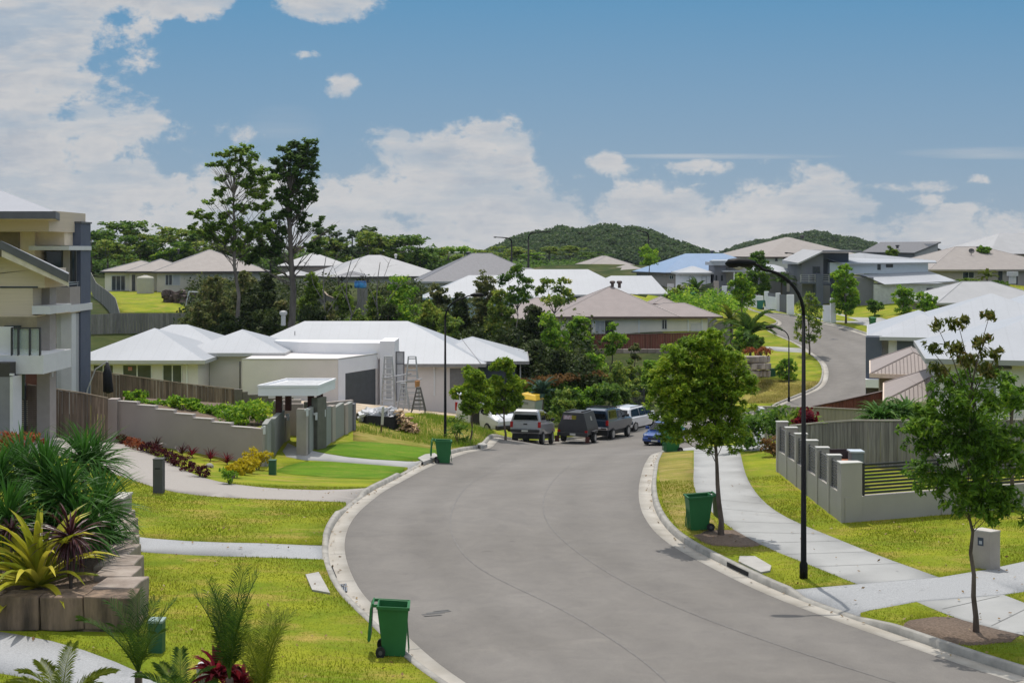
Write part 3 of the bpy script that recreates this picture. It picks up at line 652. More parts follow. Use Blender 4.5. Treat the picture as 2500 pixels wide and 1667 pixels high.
def blade_plant(name, label, cat, c, n, L0, w, m, rise=(.1,1.3), bend=.35, group=None, stem=0.0, stem_r=.05, seed=1, segs=5, keel=True, part='leaves'):
    """rosette of strap leaves, optionally on a cane"""
    q = random.Random(seed); c = Vector(c); t = T(name, label, cat, c, group); b = MB(); o = c+Vector((0,0,stem))
    for i in range(n):
        a = q.uniform(0, 2*PI); e0 = q.uniform(*rise); L_ = L0*q.uniform(.7,1.1); ww = w*q.uniform(.8,1.2); p = o+Vector((math.cos(a),math.sin(a),0))*.02; e = e0; vs = []
        side = Vector((-math.sin(a), math.cos(a), 0))
        for k in range(segs+1):
            f = k/segs; wk = ww*(.55+1.6*f-2.15*f*f) if k < segs else .002
            up_ = Vector((-math.cos(a)*math.sin(e), -math.sin(a)*math.sin(e), math.cos(e)))
            vs += [p-side*wk/2+up_*wk*.22, p-up_*wk*.05, p+side*wk/2+up_*wk*.22]
            p = p+Vector((math.cos(a)*math.cos(e), math.sin(a)*math.cos(e), math.sin(e)))*L_/segs; e -= bend*q.uniform(.6,1.3)*(.3+f)
        b.add(vs, [(3*k+s, 3*k+s+1, 3*k+s+4, 3*k+s+3) for k in range(segs) for s in (0,1)])
    b.build(part, m, t, smooth=False)
    if stem > .05: b = MB(); b.tube([c-Vector((0,0,.2)), c+Vector((.02,0,stem*.5)), o+Vector((0,0,.06))], [stem_r*1.2, stem_r, stem_r*.8], 8); b.build('stem', barkM, t, smooth=True)
    return t
def frond(b, base, az, elev, L_, nl, ll, w, bend, q, vshape=.5):
    p = Vector(base); e = elev; seg = 14; last = None; pts = [p.copy()]; dirs = []
    for k in range(seg):
        d = Vector((math.cos(az)*math.cos(e), math.sin(az)*math.cos(e), math.sin(e))); dirs.append(d); p = p+d*L_/seg; pts.append(p.copy()); e -= bend/seg*(.4+1.4*k/seg)
    b.tube(pts, [.013*(1-.8*k/seg)*L_ for k in range(seg+1)], 5)
    for i in range(nl):
        f = .12+.88*i/nl; k = min(seg-1, int(f*seg)); o = pts[k].lerp(pts[k+1], f*seg-k); d = dirs[k]; side = d.cross(Vector((0,0,1))).normalized(); upv = side.cross(d)
        lw = ll*(.45+1.2*f-1.25*f*f)*q.uniform(.85,1.1)
        for s in (-1,1):
            v = (side*s*.8+d*(.55+.6*f)+upv*vshape*q.uniform(.5,1.2)).normalized(); n_ = v.cross(d).normalized()
            m_ = o+v*lw*.55; tip = o+v*lw+Vector((0,0,-.22*lw)); wd = d*w
            b.add([o-wd*.3, o+wd*.3, m_+wd*.5, tip, m_-wd*.5], [(0,1,2,3,4)])
def palm(name, label, c, nf, L_, stem, m, seed, nl=34, ll=.42, w=.035, elev=(.3,1.35), bend=1.2, azs=None, group=None, stem_r=.07, vshape=.4):
    q = random.Random(seed); c = Vector(c); t = T(name, label, 'palm', c, group); o = c+Vector((0,0,stem))
    for i in range(nf):
        b = MB(); az = (azs[i] if azs else 2*PI*i/nf+q.uniform(-.3,.3)); frond(b, o, az, q.uniform(*elev), L_*q.uniform(.8,1.1), nl, ll, w, bend*q.uniform(.7,1.3), q, vshape); b.build('frond', m, t)
    b = MB(); b.tube([c-Vector((0,0,.3)), c+Vector((0,0,stem*.5)), o], [stem_r*1.25, stem_r, stem_r*.8], 9); b.build('trunk', barkM, t, smooth=True)
    return t

# --- the two street trees close by, and the pair further down
tree('street_tree', 'rounded bright green street tree on the mulch bed beside the open green bin', 'tree', T1B,
     [(1715,860,70,52),(1640,900,62,58),(1780,905,62,58),(1700,940,95,70),(1625,985,50,62),(1790,990,60,70),(1690,1020,85,62),(1640,1062,42,34),(1785,1062,55,42),(1725,1075,62,38),(1745,830,44,30),(1690,880,60,50),(1735,900,60,50),(1670,960,60,50),(1750,960,70,60),(1815,940,34,40),(1612,940,34,40),(1740,1010,70,50)], T1B.y, 34000, .15, street1L, .085, up=.9, lean=.38, clump=.26, asp=.36, droop=.3, twigs=2, top=.60)
tree('street_tree', 'sparse leggy young street tree with open topmost shoots beside the beige letterbox', 'tree', T2B,
     [(2370,1000,90,60),(2300,1030,85,55),(2420,1060,95,62),(2250,1085,50,30),(2340,1110,105,65),(2440,1140,90,72),(2370,1180,75,60),(2300,960,45,45),(2390,930,80,35),(2430,1225,70,50),(2310,1175,45,35),(2490,1000,28,60),(2260,1170,60,48),(2330,1215,62,42),(2450,1235,72,50),(2385,1245,62,40),(2225,1045,40,28),(2350,1050,80,50),(2400,1100,80,60),(2260,1050,50,28),(2490,1100,40,60)], T2B.y, 15500, .15, street2L, .062, up=.8, clump=.30, asp=.34, droop=.5, twigs=2, top=.55)
tb = bpy.data.objects.get('street_tree.001')
SEED[0] += 1; r_ = np.random.default_rng(5)
dd = T2B.y; k_ = dd/F
shoots = [(2295,800,22,22),(2345,790,30,22),(2275,852,24,22),(2330,855,34,24),(2400,835,30,26),(2420,775,26,18),(2440,870,26,20),(2370,880,44,20),(2300,905,32,22),(2420,905,36,20)]
bl = [(xat(a,dd), dd+.15*math.sin(a), zat(b,dd), c*k_, c*k_, e*k_) for a,b,c,e in shoots]
C_, o_ = cloud(bl, 1500, .55, r_, .3); V_ = leaves(C_, .15, r_, .3, .5, .34, o_)
youngL = leafmat('leaf_young_tip', [(.05,.07,.012),(.10,.13,.02),(.17,.17,.035),(.22,.13,.04)])
o2 = npmesh('young_shoots', V_, np.arange(len(V_)).reshape(-1,4), youngL, tb, tb.location)
b = MB()
for q in bl: a = Vector((xat(2372,dd)+.1*math.sin(q[0]*5), dd, zat(1000,dd))); e = Vector(q[:3]); b.tube([a, a.lerp(e,.5)+Vector((0,0,.15)), e], [.018,.012,.005], 5)
b.build('upper_branches', barkM, tb)
b1 = at(1149,68.5); tree('street_tree', 'left one of the twin small trees on the verge, before the white van', 'tree', b1,
     [(1150,925,36,34),(1130,962,28,28),(1172,960,30,30),(1152,985,34,30),(1190,990,16,22)], 68.5, 6500, .22, street1L, .06, clump=.38, top=.55)
b1 = at(1234,74.5); tree('street_tree', 'right of the twin small trees on the verge, with its crown before the portable toilet', 'tree', b1,
     [(1232,905,34,30),(1205,945,28,30),(1250,940,30,34),(1225,975,38,34),(1262,985,20,24),(1205,1000,22,16)], 74.5, 8000, .23, street1L, .07, clump=.38, top=.55)
b1 = at(1120,67); bush('shrub', 'loose dark sapling with long leaves low on the verge beside the lamp post', 'shrub', b1, .7, .6, .9, 260, .3, deepL, asp=.25)
b1 = at(1359,85.5); tree('small_tree', 'thin yellow-green sapling leaning behind the black trailer', 'tree', b1,
     [(1378,962,20,16),(1366,985,24,16),(1392,988,20,14),(1372,1008,30,16),(1350,1022,18,12)], 86, 1500, .3, gumL, .05, clump=.45, top=.6)
# --- tall gums
gsplit = lambda L_: [(x+dx*rx, y+dy*ry, rx*.62, ry*.62) for (x,y,rx,ry) in L_ for dx,dy in ((-.5,.15),(.45,-.25),(.1,.4))]
gum1 = [(548,376,26,14),(590,366,30,20),(528,400,14,10),(514,402,12,8),(553,402,20,16),(600,392,34,26),(630,420,26,20),(575,420,22,18),(540,436,18,14),(606,446,32,22),(536,470,18,18),(650,440,26,24),(632,470,34,20),(556,492,20,12),(508,493,16,10),(590,508,24,18),
        (478,520,22,10),(500,528,26,10),(548,525,22,14),(520,550,34,20),(570,550,34,24),(610,556,28,24),(498,568,28,16),(540,580,38,24),(590,590,34,30),(640,505,30,20),(650,560,26,26),(470,552,16,12)]
tree('gum_tree', 'tall thin gum with airy tiered crown, left of the two tallest', 'tree', at(581,120), gsplit(gum1), 120, 17000, .34, gum1L, .24, bark=gbarkM, clump=.5, shell=.3, twigs=2, top=.86, up=1.0)
gum2 = [(742,352,34,16),(700,362,24,16),(760,372,22,20),(726,378,34,22),(690,392,34,22),(740,400,34,24),(770,410,12,18),(702,425,36,24),(748,440,30,26),(672,415,22,16),(708,462,34,26),(752,470,22,24),(690,480,24,20),(722,500,34,24),(764,484,14,18),(700,520,26,18),(735,532,20,20),
        (660,540,34,26),(630,570,34,30),(680,575,30,30),(778,545,14,24),(742,556,18,20),(660,610,44,32),(610,620,36,30),(770,600,26,26),(812,556,10,8)]
tree('gum_tree', 'tall dense dark gum with the thicker trunk, right of the two tallest', 'tree', at(708,124), gsplit(gum2), 124, 27000, .35, gumdL, .42, bark=gbarkM, clump=.5, shell=.3, twigs=1, top=.86, up=1.0)
# --- dark understorey in the valley
under = [  # px, top row, half width, distance, leaf material, label
 (486,735,42,122,oliveL,'grey-green wattle beside the pale pole frame at the lawn edge'),(520,668,48,126,oliveL,'grey-olive tree covering the right of the beige house'),(560,770,55,116,deepL,'dark low tree under the tall thin gum'),
 (625,690,44,128,deepL,'dark green tree between the two tallest gum trunks'),(650,760,58,114,deepL,'dark shadowy tree below the two tallest gums'),(690,730,40,126,oliveL,'grey-green tree left of the thick gum trunk'),
 (760,660,34,142,limeL,'bright feathery bamboo-like tree right of the thick gum trunk'),(760,745,54,120,deepL,'dark tree just right of the thick gum trunk'),(805,740,40,132,oliveL,'brownish green tree below the pale sloping fence'),
 (832,690,38,138,limeL,'lime feathery tree below the grey gazebo'),(868,760,38,124,gumL,'drooping yellow-green tree left of the vertical grey palings'),(915,705,34,132,gumL,'yellow-green tree right of the vertical grey palings'),
 (983,668,56,126,greenL,'big rounded green tree left of the grey roofed house end'),(950,740,44,118,deepL,'dark tree at the ridge end of the wide white roof'),(1052,728,44,124,gumL,'yellow-green tree behind the second lamp post'),
 (1020,790,52,114,deepL,'dark tree behind the right hip of the wide white roof'),(1100,770,50,118,gumL,'scrubby yellow-green tree right of the second lamp post'),(1150,800,56,110,deepL,'dark shrubby tree above the lowest eave of the wide white roof'),
 (1190,662,44,132,oliveL,'tall grey brown thicket tree before the long white roof'),(1235,800,54,112,deepL,'very dark tree in the valley hollow'),(1300,830,60,110,deepL,'dark tree mass above the rusty hedge'),(1368,860,56,108,deepL,'dark tree above the right end of the rusty hedge'),
 (1290,770,46,124,deepL,'dark green tree below the brown roof, left part'),(1352,778,52,120,greenL,'green tree below the brown roof, right part'),(1410,772,34,130,greenL,'round green tree at the left end of the red brown fence'),
 (1120,712,44,130,deepL,'dark tall tree before the left end of the long white roof'),(1225,700,46,128,gumL,'leafy tree below the long white roof middle'),(1305,745,44,126,deepL,'dark tree left of the brown roof slope'),(1070,690,36,136,oliveL,'olive tree touching the left eave of the long white roof'),(590,660,40,134,oliveL,'olive tree between the beige house end and the thick gum'),(650,665,36,138,deepL,'dark tree touching the low pale roof end'),
 (1420,880,50,104,deepL,'dark tree below the left end of the red brown fence')]
for i, (px, top_, hw, d, m, lb) in enumerate(under):
    base = at(px, d); zt = zat(top_, d); bot = base.z+.8; hgt = zt-bot; q = random.Random(i*3+1); k = d/F; bl = []
    nb = 10
    for j in range(nb):
        f = (j/(nb-1)); rr = hw*(1.12-.55*f)*q.uniform(.8,1.1); z = bot+hgt*(.12+.76*f); off = q.uniform(-.55,.55)*hw*(1-.6*f)
        bl.append((px+off, YH+(HC-z)*F/d, rr, rr*q.uniform(.75,1.05)))
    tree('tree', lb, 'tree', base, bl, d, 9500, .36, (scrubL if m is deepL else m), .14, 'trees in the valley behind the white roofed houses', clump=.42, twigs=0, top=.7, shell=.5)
tree('sapling', 'thin airy gum sapling before the long white roof, taller one', 'tree', at(1262,118), [(1262,668,24,20),(1240,690,22,22),(1288,690,20,24),(1270,720,28,24),(1248,735,22,18)], 122, 2000, .36, deepL, .09, clump=.5, twigs=2, bark=gbarkM)
tree('sapling', 'spindly bare-limbed gum in front of the brown roof wing', 'tree', at(1340,122), [(1336,692,22,14),(1318,715,20,14),(1376,690,14,16),(1370,715,26,16),(1345,735,36,14),(1392,728,14,18)], 124, 1500, .36, gumL, .09, clump=.5, twigs=3, bark=gbarkM)
tree('small_tree', 'pale green sapling standing before the red brown fence', 'tree', at(1494,128), [(1498,800,14,14),(1486,825,22,16),(1510,828,20,16),(1498,850,26,14)], 128, 1300, .36, greenL, .07, clump=.5)
tree('small_tree', 'small dark sapling at the right part of the red brown fence', 'tree', at(1549,126), [(1549,852,14,14),(1552,872,14,10)], 126, 500, .36, oliveL, .06, clump=.5)
# dead grey branches
for px, ty, d, lb in ((798,625,120,'bare dead grey tree trunk right of the thick gum'),(857,625,118,'bare dead forked grey tree left of the gazebo'),(925,640,119,'bare dead grey tree behind the gazebo')):
    b0 = at(px-12, d); t = T('dead_tree', lb, 'tree', b0, 'dead bare trees'); tp = Vector((xat(px,d), d, zat(ty,d)))
    trunk_mesh(b0, tp, .13, .03, [(.55,(tp.x+2.2,d,tp.z-1.5),.06),(.65,(tp.x-1.8,d+.5,tp.z-.6),.05),(.8,(tp.x+1.1,d,tp.z+.4),.04)], mat('dead_wood',(.16,.145,.13),.95,.3,5), t, wob=.06, twigs=3, name='trunk')
# scrub between the parked cars and the red brown fence
scrub = [(1458,855,34,112,greenL,'bright green shrub below the red brown fence, leftmost'),(1500,880,40,108,gumL,'yellow-green scrub left of the iron gate'),(1550,868,34,114,gumL,'bronze tipped scrub under the small dark sapling'),(1590,860,32,112,greenL,'green scrub beside the crown of the rounded street tree'),
         (1480,930,44,98,deepL,'deep green shrub behind the blue ute'),(1430,935,40,98,greenL,'glossy bright green shrub behind the trailer'),(1525,935,34,100,gumL,'yellow-green shrub behind the white wagon'),(1385,950,34,97,deepL,'dark shrub under the hedge'),(1560,925,30,106,gumL,'straw tinted scrub above the iron gate')]
for i, (px, ty, hw, d, m, lb) in enumerate(scrub):
    base = at(px, d); zt = zat(ty, d); h = max(1.2, zt-base.z)
    bush('shrub', lb, 'shrub', base, hw*d/F, hw*d/F*.8, h/2, 2600, .30, m, 'shrubs at the bottom of the valley', clump=.36)
# rusty topped hedge
h = T('hedge', 'long clipped hedge with rusty red top behind the portable toilet', 'hedge', at(1360, 100))
a, c = at(1268, 98), at(1460, 104); hb = []; hr = []
for i in range(13):
    p = a.lerp(c, i/12); zt = zat(925-20*i/12*(1 if i < 12 else 1), p.y); z0 = g(p.x, p.y); hb.append((p.x, p.y, (zt+z0)/2-.3, .8, .8, (zt-z0)/2)); hr.append((p.x, p.y, zt-.35, .75, .7, .35))
crown('foliage', hb, 6500, .26, deepL, h, .4); crown('rusty_top', hr, 3200, .24, rustL, h, .4)
# --- background gum belt, each tree its own, three crowns reused
def proto_tree(name, nb, W_, H_, seed, m, n=2600, size=.75, trunk=.25, clump=.42):
    q = random.Random(seed); t = T(name, 'x', 'tree', (0,0,0)); bl = []
    for j in range(nb):
        f = q.uniform(0,1); bl.append((q.uniform(-.5,.5)*W_*(1.05-.5*f), q.uniform(-.4,.4)*W_, H_*(.38+.50*f), W_*q.uniform(.17,.27), W_*q.uniform(.17,.27), H_*q.uniform(.08,.14)))
    trunk_mesh((0,0,0), (q.uniform(-.4,.4),0,H_*.75), trunk, trunk*.3, [(.4+.4*q.random(), b[:3], trunk*.4) for b in bl], gbarkM, t, twigs=0, n=6)
    crown('crown', bl, n, size, m, t, clump, .5, 0, .6, .45); return t
PT = [proto_tree('gum_tree', 9, 11, 14, 3, gumL), proto_tree('gum_tree', 11, 12, 13, 8, deepL), proto_tree('gum_tree', 8, 9, 15, 12, greenL, 2000), proto_tree('gum_tree', 7, 9, 13, 21, blueL, 1500)]
belt = [(222,560,235,1,'behind the left house, leftmost of the belt'),(262,580,228,0,'low behind the left house balcony'),(303,538,240,1,'with the topmost tuft over the left beige house'),(340,560,245,0,'above the low wing of the beige house'),(380,572,250,1,'between the tufted gum and the beige roof'),(415,590,238,2,'over the left slope of the beige roof'),
        (440,548,246,0,'directly above the ridge of the beige roof'),(478,560,240,1,'right of the beige roof ridge'),(520,585,236,0,'behind the tall thin gum trunk'),(600,600,240,1,'between the two tallest gum trunks, far back'),(660,600,246,1,'beside the thick gum trunk, far back'),(790,570,236,0,'first right of the thick gum trunk'),(822,555,242,3,'grey-green, left of the tallest dead branch'),(860,552,246,3,'grey and wispy above the small white roofs'),
        (900,558,240,0,'above the gazebo'),(940,585,248,1,'over the left slope of the wide pale roof'),(985,572,244,1,'broad and rounded above the pale roof ridge'),(1025,580,250,1,'rounded, right of the pale roof ridge'),(1062,600,255,0,'low, before the grey roof'),(1095,588,262,2,'small wispy, above the left of the grey roof'),(1132,590,270,2,'small wispy, touching the grey roof ridge'),(1175,605,280,0,'low, left of the first far lamp post'),
        (1250,598,300,0,'between the two far lamp posts'),(1290,612,310,2,'right of the second far lamp post'),(1340,600,320,0,'at the foot of the wooded hill, left part'),(1390,598,330,0,'at the foot of the wooded hill, middle part'),(1395,634,285,2,'bright low, over the long white roof'),(1450,615,320,1,'at the foot of the wooded hill, right part')]
for i, (px, ty, d, k, lb) in enumerate(belt):
    base = at(px, d); base.z = max(base.z, 1.5) if d > 236 else base.z; hgt = zat(ty, d)-base.z; pr = PT[k]; H0 = (14*1.0, 13, 15, 13)[k]; s = hgt/H0*1.02
    o = dup(pr, base, rnd.uniform(0, 6), 'background gum tree, '+lb, 'gum trees along the skyline', scale=(max(s,.55)*1.5, max(s,.55)*1.5, s))
for p_ in PT:
    for ch in list(p_.children): bpy.data.objects.remove(ch)
    bpy.data.objects.remove(p_)
# --- wooded hills far away
def forest(name, lb, cx, cy, rx, ry, hz, n, size, m, seed):
    r = np.random.default_rng(seed); V = []
    hf = lambda a, b_: hz*np.clip(1-np.abs(a)**2.0, 0, 1)**.95*(1+.07*np.sin(a*7+cx)+.05*np.sin(a*17))*np.clip(1-np.abs(b_)**1.8, 0, 1)
    gx, gy = np.meshgrid(np.linspace(-1.15,1.15,41), np.linspace(-1.1,1.1,31)); hz_ = 1.2+hf(gx,gy)-.3*(np.abs(gx)+np.abs(gy))
    struct(npmesh('hill', np.stack([(cx+gx*rx).ravel(), (cy+gy*ry).ravel(), hz_.ravel()], -1), [(j*41+i, j*41+i+1, (j+1)*41+i+1, (j+1)*41+i) for j in range(30) for i in range(40)], farlawnM, smooth=True))
    xx = r.uniform(-1,1,n); yy = r.uniform(-1,.3,n); keep = xx**2+yy**2 < 1.2; xx, yy = xx[keep], yy[keep]; x = cx+xx*rx; y = cy+yy*ry
    z0 = .2+hf(xx, yy); k = len(x); rad = r.uniform(2.6,4.6,k)
    for i in range(k):
        nn = 90; d = r.normal(size=(nn,3)); d /= np.linalg.norm(d, axis=1)[:,None]; d[:,2] = np.abs(d[:,2])*.9-.1
        c = np.array([x[i], y[i], z0[i]+rad[i]*.7])+d*rad[i]*r.uniform(.75,1.08,(nn,1))*np.array([1,1,.8]); V.append(leaves(c, size, r, .4, 0, .75, d))
    V = np.concatenate(V); return struct(npmesh(name, V, np.arange(len(V)).reshape(-1,4), m), lb, 'stuff')
# low scrub filling the valley floor, and the continuous wood behind the far houses
def mass(name, lab, pts, size, m, seed, per=60):
    r = np.random.default_rng(seed); V = []
    for x, y, z, rx, rz in pts:
        d = r.normal(size=(per,3)); d /= np.linalg.norm(d, axis=1)[:,None]; d[:,2] = np.abs(d[:,2]); V.append(leaves(np.array([x,y,z])+d*r.uniform(.6,1.1,(per,1))*np.array([rx,rx,rz]), size, r, .4, 0, .6, d))
    V = np.concatenate(V); return struct(npmesh(name, V, np.arange(len(V)).reshape(-1,4), m), lab, 'stuff')
r_ = np.random.default_rng(31); pts_ = []
for _ in range(1500):
    px = r_.uniform(425,1440); d = r_.uniform(106,176)
    x = xat(px,d)
    if x > 16 or (d > 134 and px < 480) or (px > 1020 and d > 150) or (px > 1170 and d > 136) or (840 < px < 905 and d > 150): continue
    pts_.append((x, d, g(x,d), r_.uniform(1.3,2.8), r_.uniform(2.0,5.5) if d < 150 else r_.uniform(1.2,2.8)))
r_.shuffle(pts_); n3 = len(pts_)//3
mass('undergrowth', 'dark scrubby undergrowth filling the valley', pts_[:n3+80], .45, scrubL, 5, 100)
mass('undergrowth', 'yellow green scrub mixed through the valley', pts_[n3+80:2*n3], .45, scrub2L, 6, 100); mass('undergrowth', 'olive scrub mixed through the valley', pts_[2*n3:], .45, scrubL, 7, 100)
pts_ = [(xat(px,d), d, g(xat(px,d),d), r_.uniform(.8,1.7), r_.uniform(.8,2.0)) for px, d in zip(r_.uniform(1640,1800,60), r_.uniform(150,168,60))]
mass('garden_groundcover', 'mixed low garden planting beside the upper road', pts_, .36, greenL, 8, 100)
pts_ = []
for _ in range(620):
    px = r_.uniform(205,1480); d = r_.uniform(248,300); x = xat(px,d); pts_.append((x, d, 2.0, r_.uniform(2.5,4.5), r_.uniform(3.5,7.0)*(1 if px < 1060 else .62)))
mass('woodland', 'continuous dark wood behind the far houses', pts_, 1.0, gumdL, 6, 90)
forest('forest', 'far wooded hill rising behind the roofs', 37, 600, 53, 70, 14.2, 1100, 1.3, blueL, 3)
forest('forest', 'far wooded ridge behind the beige roof on the right', 196, 860, 58, 70, 14.0, 700, 1.9, blueL, 4)
# ---------------------------------------------------------------- street furniture, letterboxes, bins
blackM = mat('lamp_black_paint', (.005,.005,.0055), .55, .2, 3, spec=.2)
lensM = mat('lamp_lens', (.42,.38,.32), .25, .1, 4)
def lamp(label, base, H, arm, side, r=.09, group='street lamps'):
    t = T('street_lamp', label, 'street lamp', base, group); b = MB(); x, y, z = base
    b.tube([(x,y,z-.2),(x,y,z+.35),(x,y,z+.4),(x,y,z+H*.84)], [r*1.5, r*1.45, r*1.05, r*.62], 12); b.build('pole', blackM, t, smooth=True)
    pts = []; z1 = z+H*.84
    for k in range(10):
        a = k/9*PI/2*.93; rr = H*.145; pts.append((x+side*rr*(1-math.cos(a))*1.0, y, z1+rr*math.sin(a)))
    e = Vector(pts[-1]); L_ = arm-H*.145; pts += [(e.x+side*L_*.5, y, e.z+.10), (e.x+side*L_, y, e.z+.14)]
    b = MB(); b.tube(pts, [r*.62]*8+[r*.55]*2+[r*.5, r*.42], 10); b.build('arm', blackM, t, smooth=True)
    p = Vector(pts[-1]); b = MB(); q = [(p.x-side*.05,y,p.z+.01),(p.x+side*.12,y,p.z+.015),(p.x+side*.38,y,p.z+.02),(p.x+side*.6,y,p.z+.01),(p.x+side*.68,y,p.z)]
    b.tube(q, [.05,.10,.125,.10,.02], 12); o = b.build('lamp_head', blackM, t, smooth=True)
    b = MB(); b.tube([(p.x+side*.2,y,p.z-.04),(p.x+side*.36,y,p.z-.075),(p.x+side*.55,y,p.z-.05)], [.04,.085,.02], 10); b.build('lens', lensM, o, smooth=True)
    return t
lb_ = hit(1962,1411,.12); lamp('tall black street lamp standing on the right-hand verge, nearest to the viewer', (lb_.x, lb_.y, lb_.z+.12), zat(636,lb_.y)-lb_.z-.22, 1.32, -1, .068)
l2 = at(1087,69.5); lamp('black street lamp on the left verge behind the green bin, arm to the right', (l2.x,l2.y,l2.z), zat(722,69.5)-l2.z, 1.5, 1, .075)
l3 = hit(1926,980); lamp('small black street lamp on the grassy corner by the second street tree', (l3.x,l3.y,l3.z), zat(799,l3.y)-l3.z-.05, 1.35, -1, .07)
for px, ty, d, side, arm, lb in ((1249,580,245,-1,2.8,'far street lamp against the sky, arm to the left, beside the wooded hill'),(1290,566,232,1,3.4,'far street lamp against the sky, arm to the right, beside the wooded hill'),(1583,565,240,-1,1.5,'far street lamp rising over the wooded hill behind the bright tree'),(1951,619,215,-1,1.8,'far street lamp before the big beige roof')):
    p = at(px, d); p.z = max(p.z, 1); lamp(lb, (p.x,p.y,p.z), zat(ty,d)-p.z, arm, side, .2)
binM = mat('bin_green_plastic', (.022,.13,.038), .5, .10, 1.5, spec=.3, c2=(.030,.16,.052)); binT = mat('bin_teal_plastic', (.02,.17,.13), .5, .1, 1.5)
rubM = mat('black_rubber', (.015,.015,.016), .8, .2, 4); stickM = mat('bin_sticker', (.5,.5,.45), .6, .1, 9)
def bin_(label, base, rz, openlid=True, m=None, s=1.0, group='green wheelie bins', detail=True):
    """wheelie bin, local +x is the front, hinge and wheels at -x"""
    m = m or binM; t = T('wheelie_bin', label, 'bin', (0,0,0), group); b = MB()
    lo = [(-.22,-.22,.03),(.27,-.22,.0),(.27,.22,.0),(-.22,.22,.03)]; hi = [(-.35,-.28,.98),(.35,-.28,.94),(.35,.28,.94),(-.35,.28,.98)]
    ih = [(-.315,-.25,.975),(.315,-.25,.935),(.315,.25,.935),(-.315,.25,.975)]; il = [(-.20,-.2,.15),(.24,-.2,.15),(.24,.2,.15),(-.20,.2,.15)]
    vs = lo+hi+ih+il; fs = [(0,3,2,1)]
    for i in range(4): j_ = (i+1)%4; fs += [(i,j_,4+j_,4+i),(4+i,4+j_,8+j_,8+i),(8+i,8+j_,12+j_,12+i)]
    if openlid: fs.append((12,13,14,15)); b.add(vs, fs)
    else: b.add(lo+hi, [(0,3,2,1),(4,5,6,7)]+[(i,(i+1)%4,4+(i+1)%4,4+i) for i in range(4)])
    b.build('body', m, t, bevel=.012)
    b = MB()
    for y0,y1,x0,x1 in ((-.305,-.28,-.36,.375),(.28,.305,-.36,.375)): b.add([(x0,y0,.93),(x1,y0,.89),(x1,y1,.89),(x0,y1,.93),(x0,y0,.985),(x1,y0,.945),(x1,y1,.945),(x0,y1,.985)], [(0,3,2,1),(4,5,6,7),(0,1,5,4),(1,2,6,5),(2,3,7,6),(3,0,4,7)])
    b.box(.35,.375,-.305,.305,.90,.945); b.build('rim', m, t)
    b = MB(); b.tube([(-.44,-.24,1.0),(-.44,.24,1.0)], .02, 8); b.box(-.44,-.34,-.24,-.2,.95,1.0); b.box(-.44,-.34,.2,.24,.95,1.0); b.build('handle', m, t)
    if detail:
        b = MB()
        for y_ in (-.14,.0,.14): b.obox((.322,y_,.45), (.02,.035,.78), 0, 0, -.078)
        b.build('front_ribs', m, t)
    b = MB()
    if openlid:   # hanging down the back
        pr = [(-.47,.98),(-.505,.93),(-.56,.35),(-.53,.30),(-.49,.34),(-.455,.92)]
        vs = [(x,-.29,z) for x,z in pr]+[(x,.29,z) for x,z in pr]; n = 6; b.add(vs, [tuple(range(n)),tuple(range(n,2*n))[::-1]]+[(i,i+n,(i+1)%n+n,(i+1)%n) for i in range(n)])
    else:
        pr = [(-.42,1.0),(-.30,1.055),(.30,1.02),(.40,.96),(.38,.945),(-.40,.98)]; vs = [(x,-.30,z) for x,z in pr]+[(x,.30,z) for x,z in pr]; n = 6; b.add(vs, [tuple(range(n)),tuple(range(n,2*n))[::-1]]+[(i,i+n,(i+1)%n+n,(i+1)%n) for i in range(n)])
    b.build('lid', m, t, bevel=.01)
    for sy in (-1,1):
        b = MB(); b.tube([(-.27,sy*.26,.11),(-.27,sy*.315,.11)], .11, 16); w = b.build('wheel', rubM, t); b = MB(); b.tube([(-.27,sy*.31,.11),(-.27,sy*.322,.11)], .045, 10); b.build('hub', mat('hub_grey',(.08,.08,.08),.6), w)
    t.location = base; t.rotation_euler = (0,0,rz); t.scale = (s,)*3 if isinstance(s, (int, float)) else s; return t
p = hit(960,1598,.1); bin_('green wheelie bin with open hanging lid on the near left lawn, closest to the viewer', (p.x,p.y,p.z+.12), R(3), s=(.84,.95,.99))
p = hit(1082,1129); bin_('green wheelie bin with lid hanging open in the left gutter before the second lamp', (p.x,p.y,p.z), R(5), s=1.05)
p = hit(1706,1293,.1); bin_('green wheelie bin with lid hanging open on the right verge beside the rounded street tree', (p.x,p.y,p.z+.12), R(186), s=1.02)
p = at(1640,60.6,.1); bin_('tall closed green bin half hidden left of the rounded street tree crown', p, R(190), False, s=1.15)
p = hit(1692,737); bin_('closed green bin far off before the tall white gate pillar', (p.x,p.y,p.z+.1), R(-80), False, binT)
p = hit(1856,757); bin_('teal green bin with open lid far off under the pair of street trees', (p.x,p.y,p.z+.1), R(180), True, binT, 1.1)
p = hit(1918,764); bin_('closed green bin far off beside the low white stepped wall', (p.x,p.y,p.z+.1), R(-85), False, s=1.1)
p = hit(2130,801); bin_('closed green bin far off at the driveway beside the large white roof', (p.x,p.y,p.z+.1), R(-85), False, s=1.05)
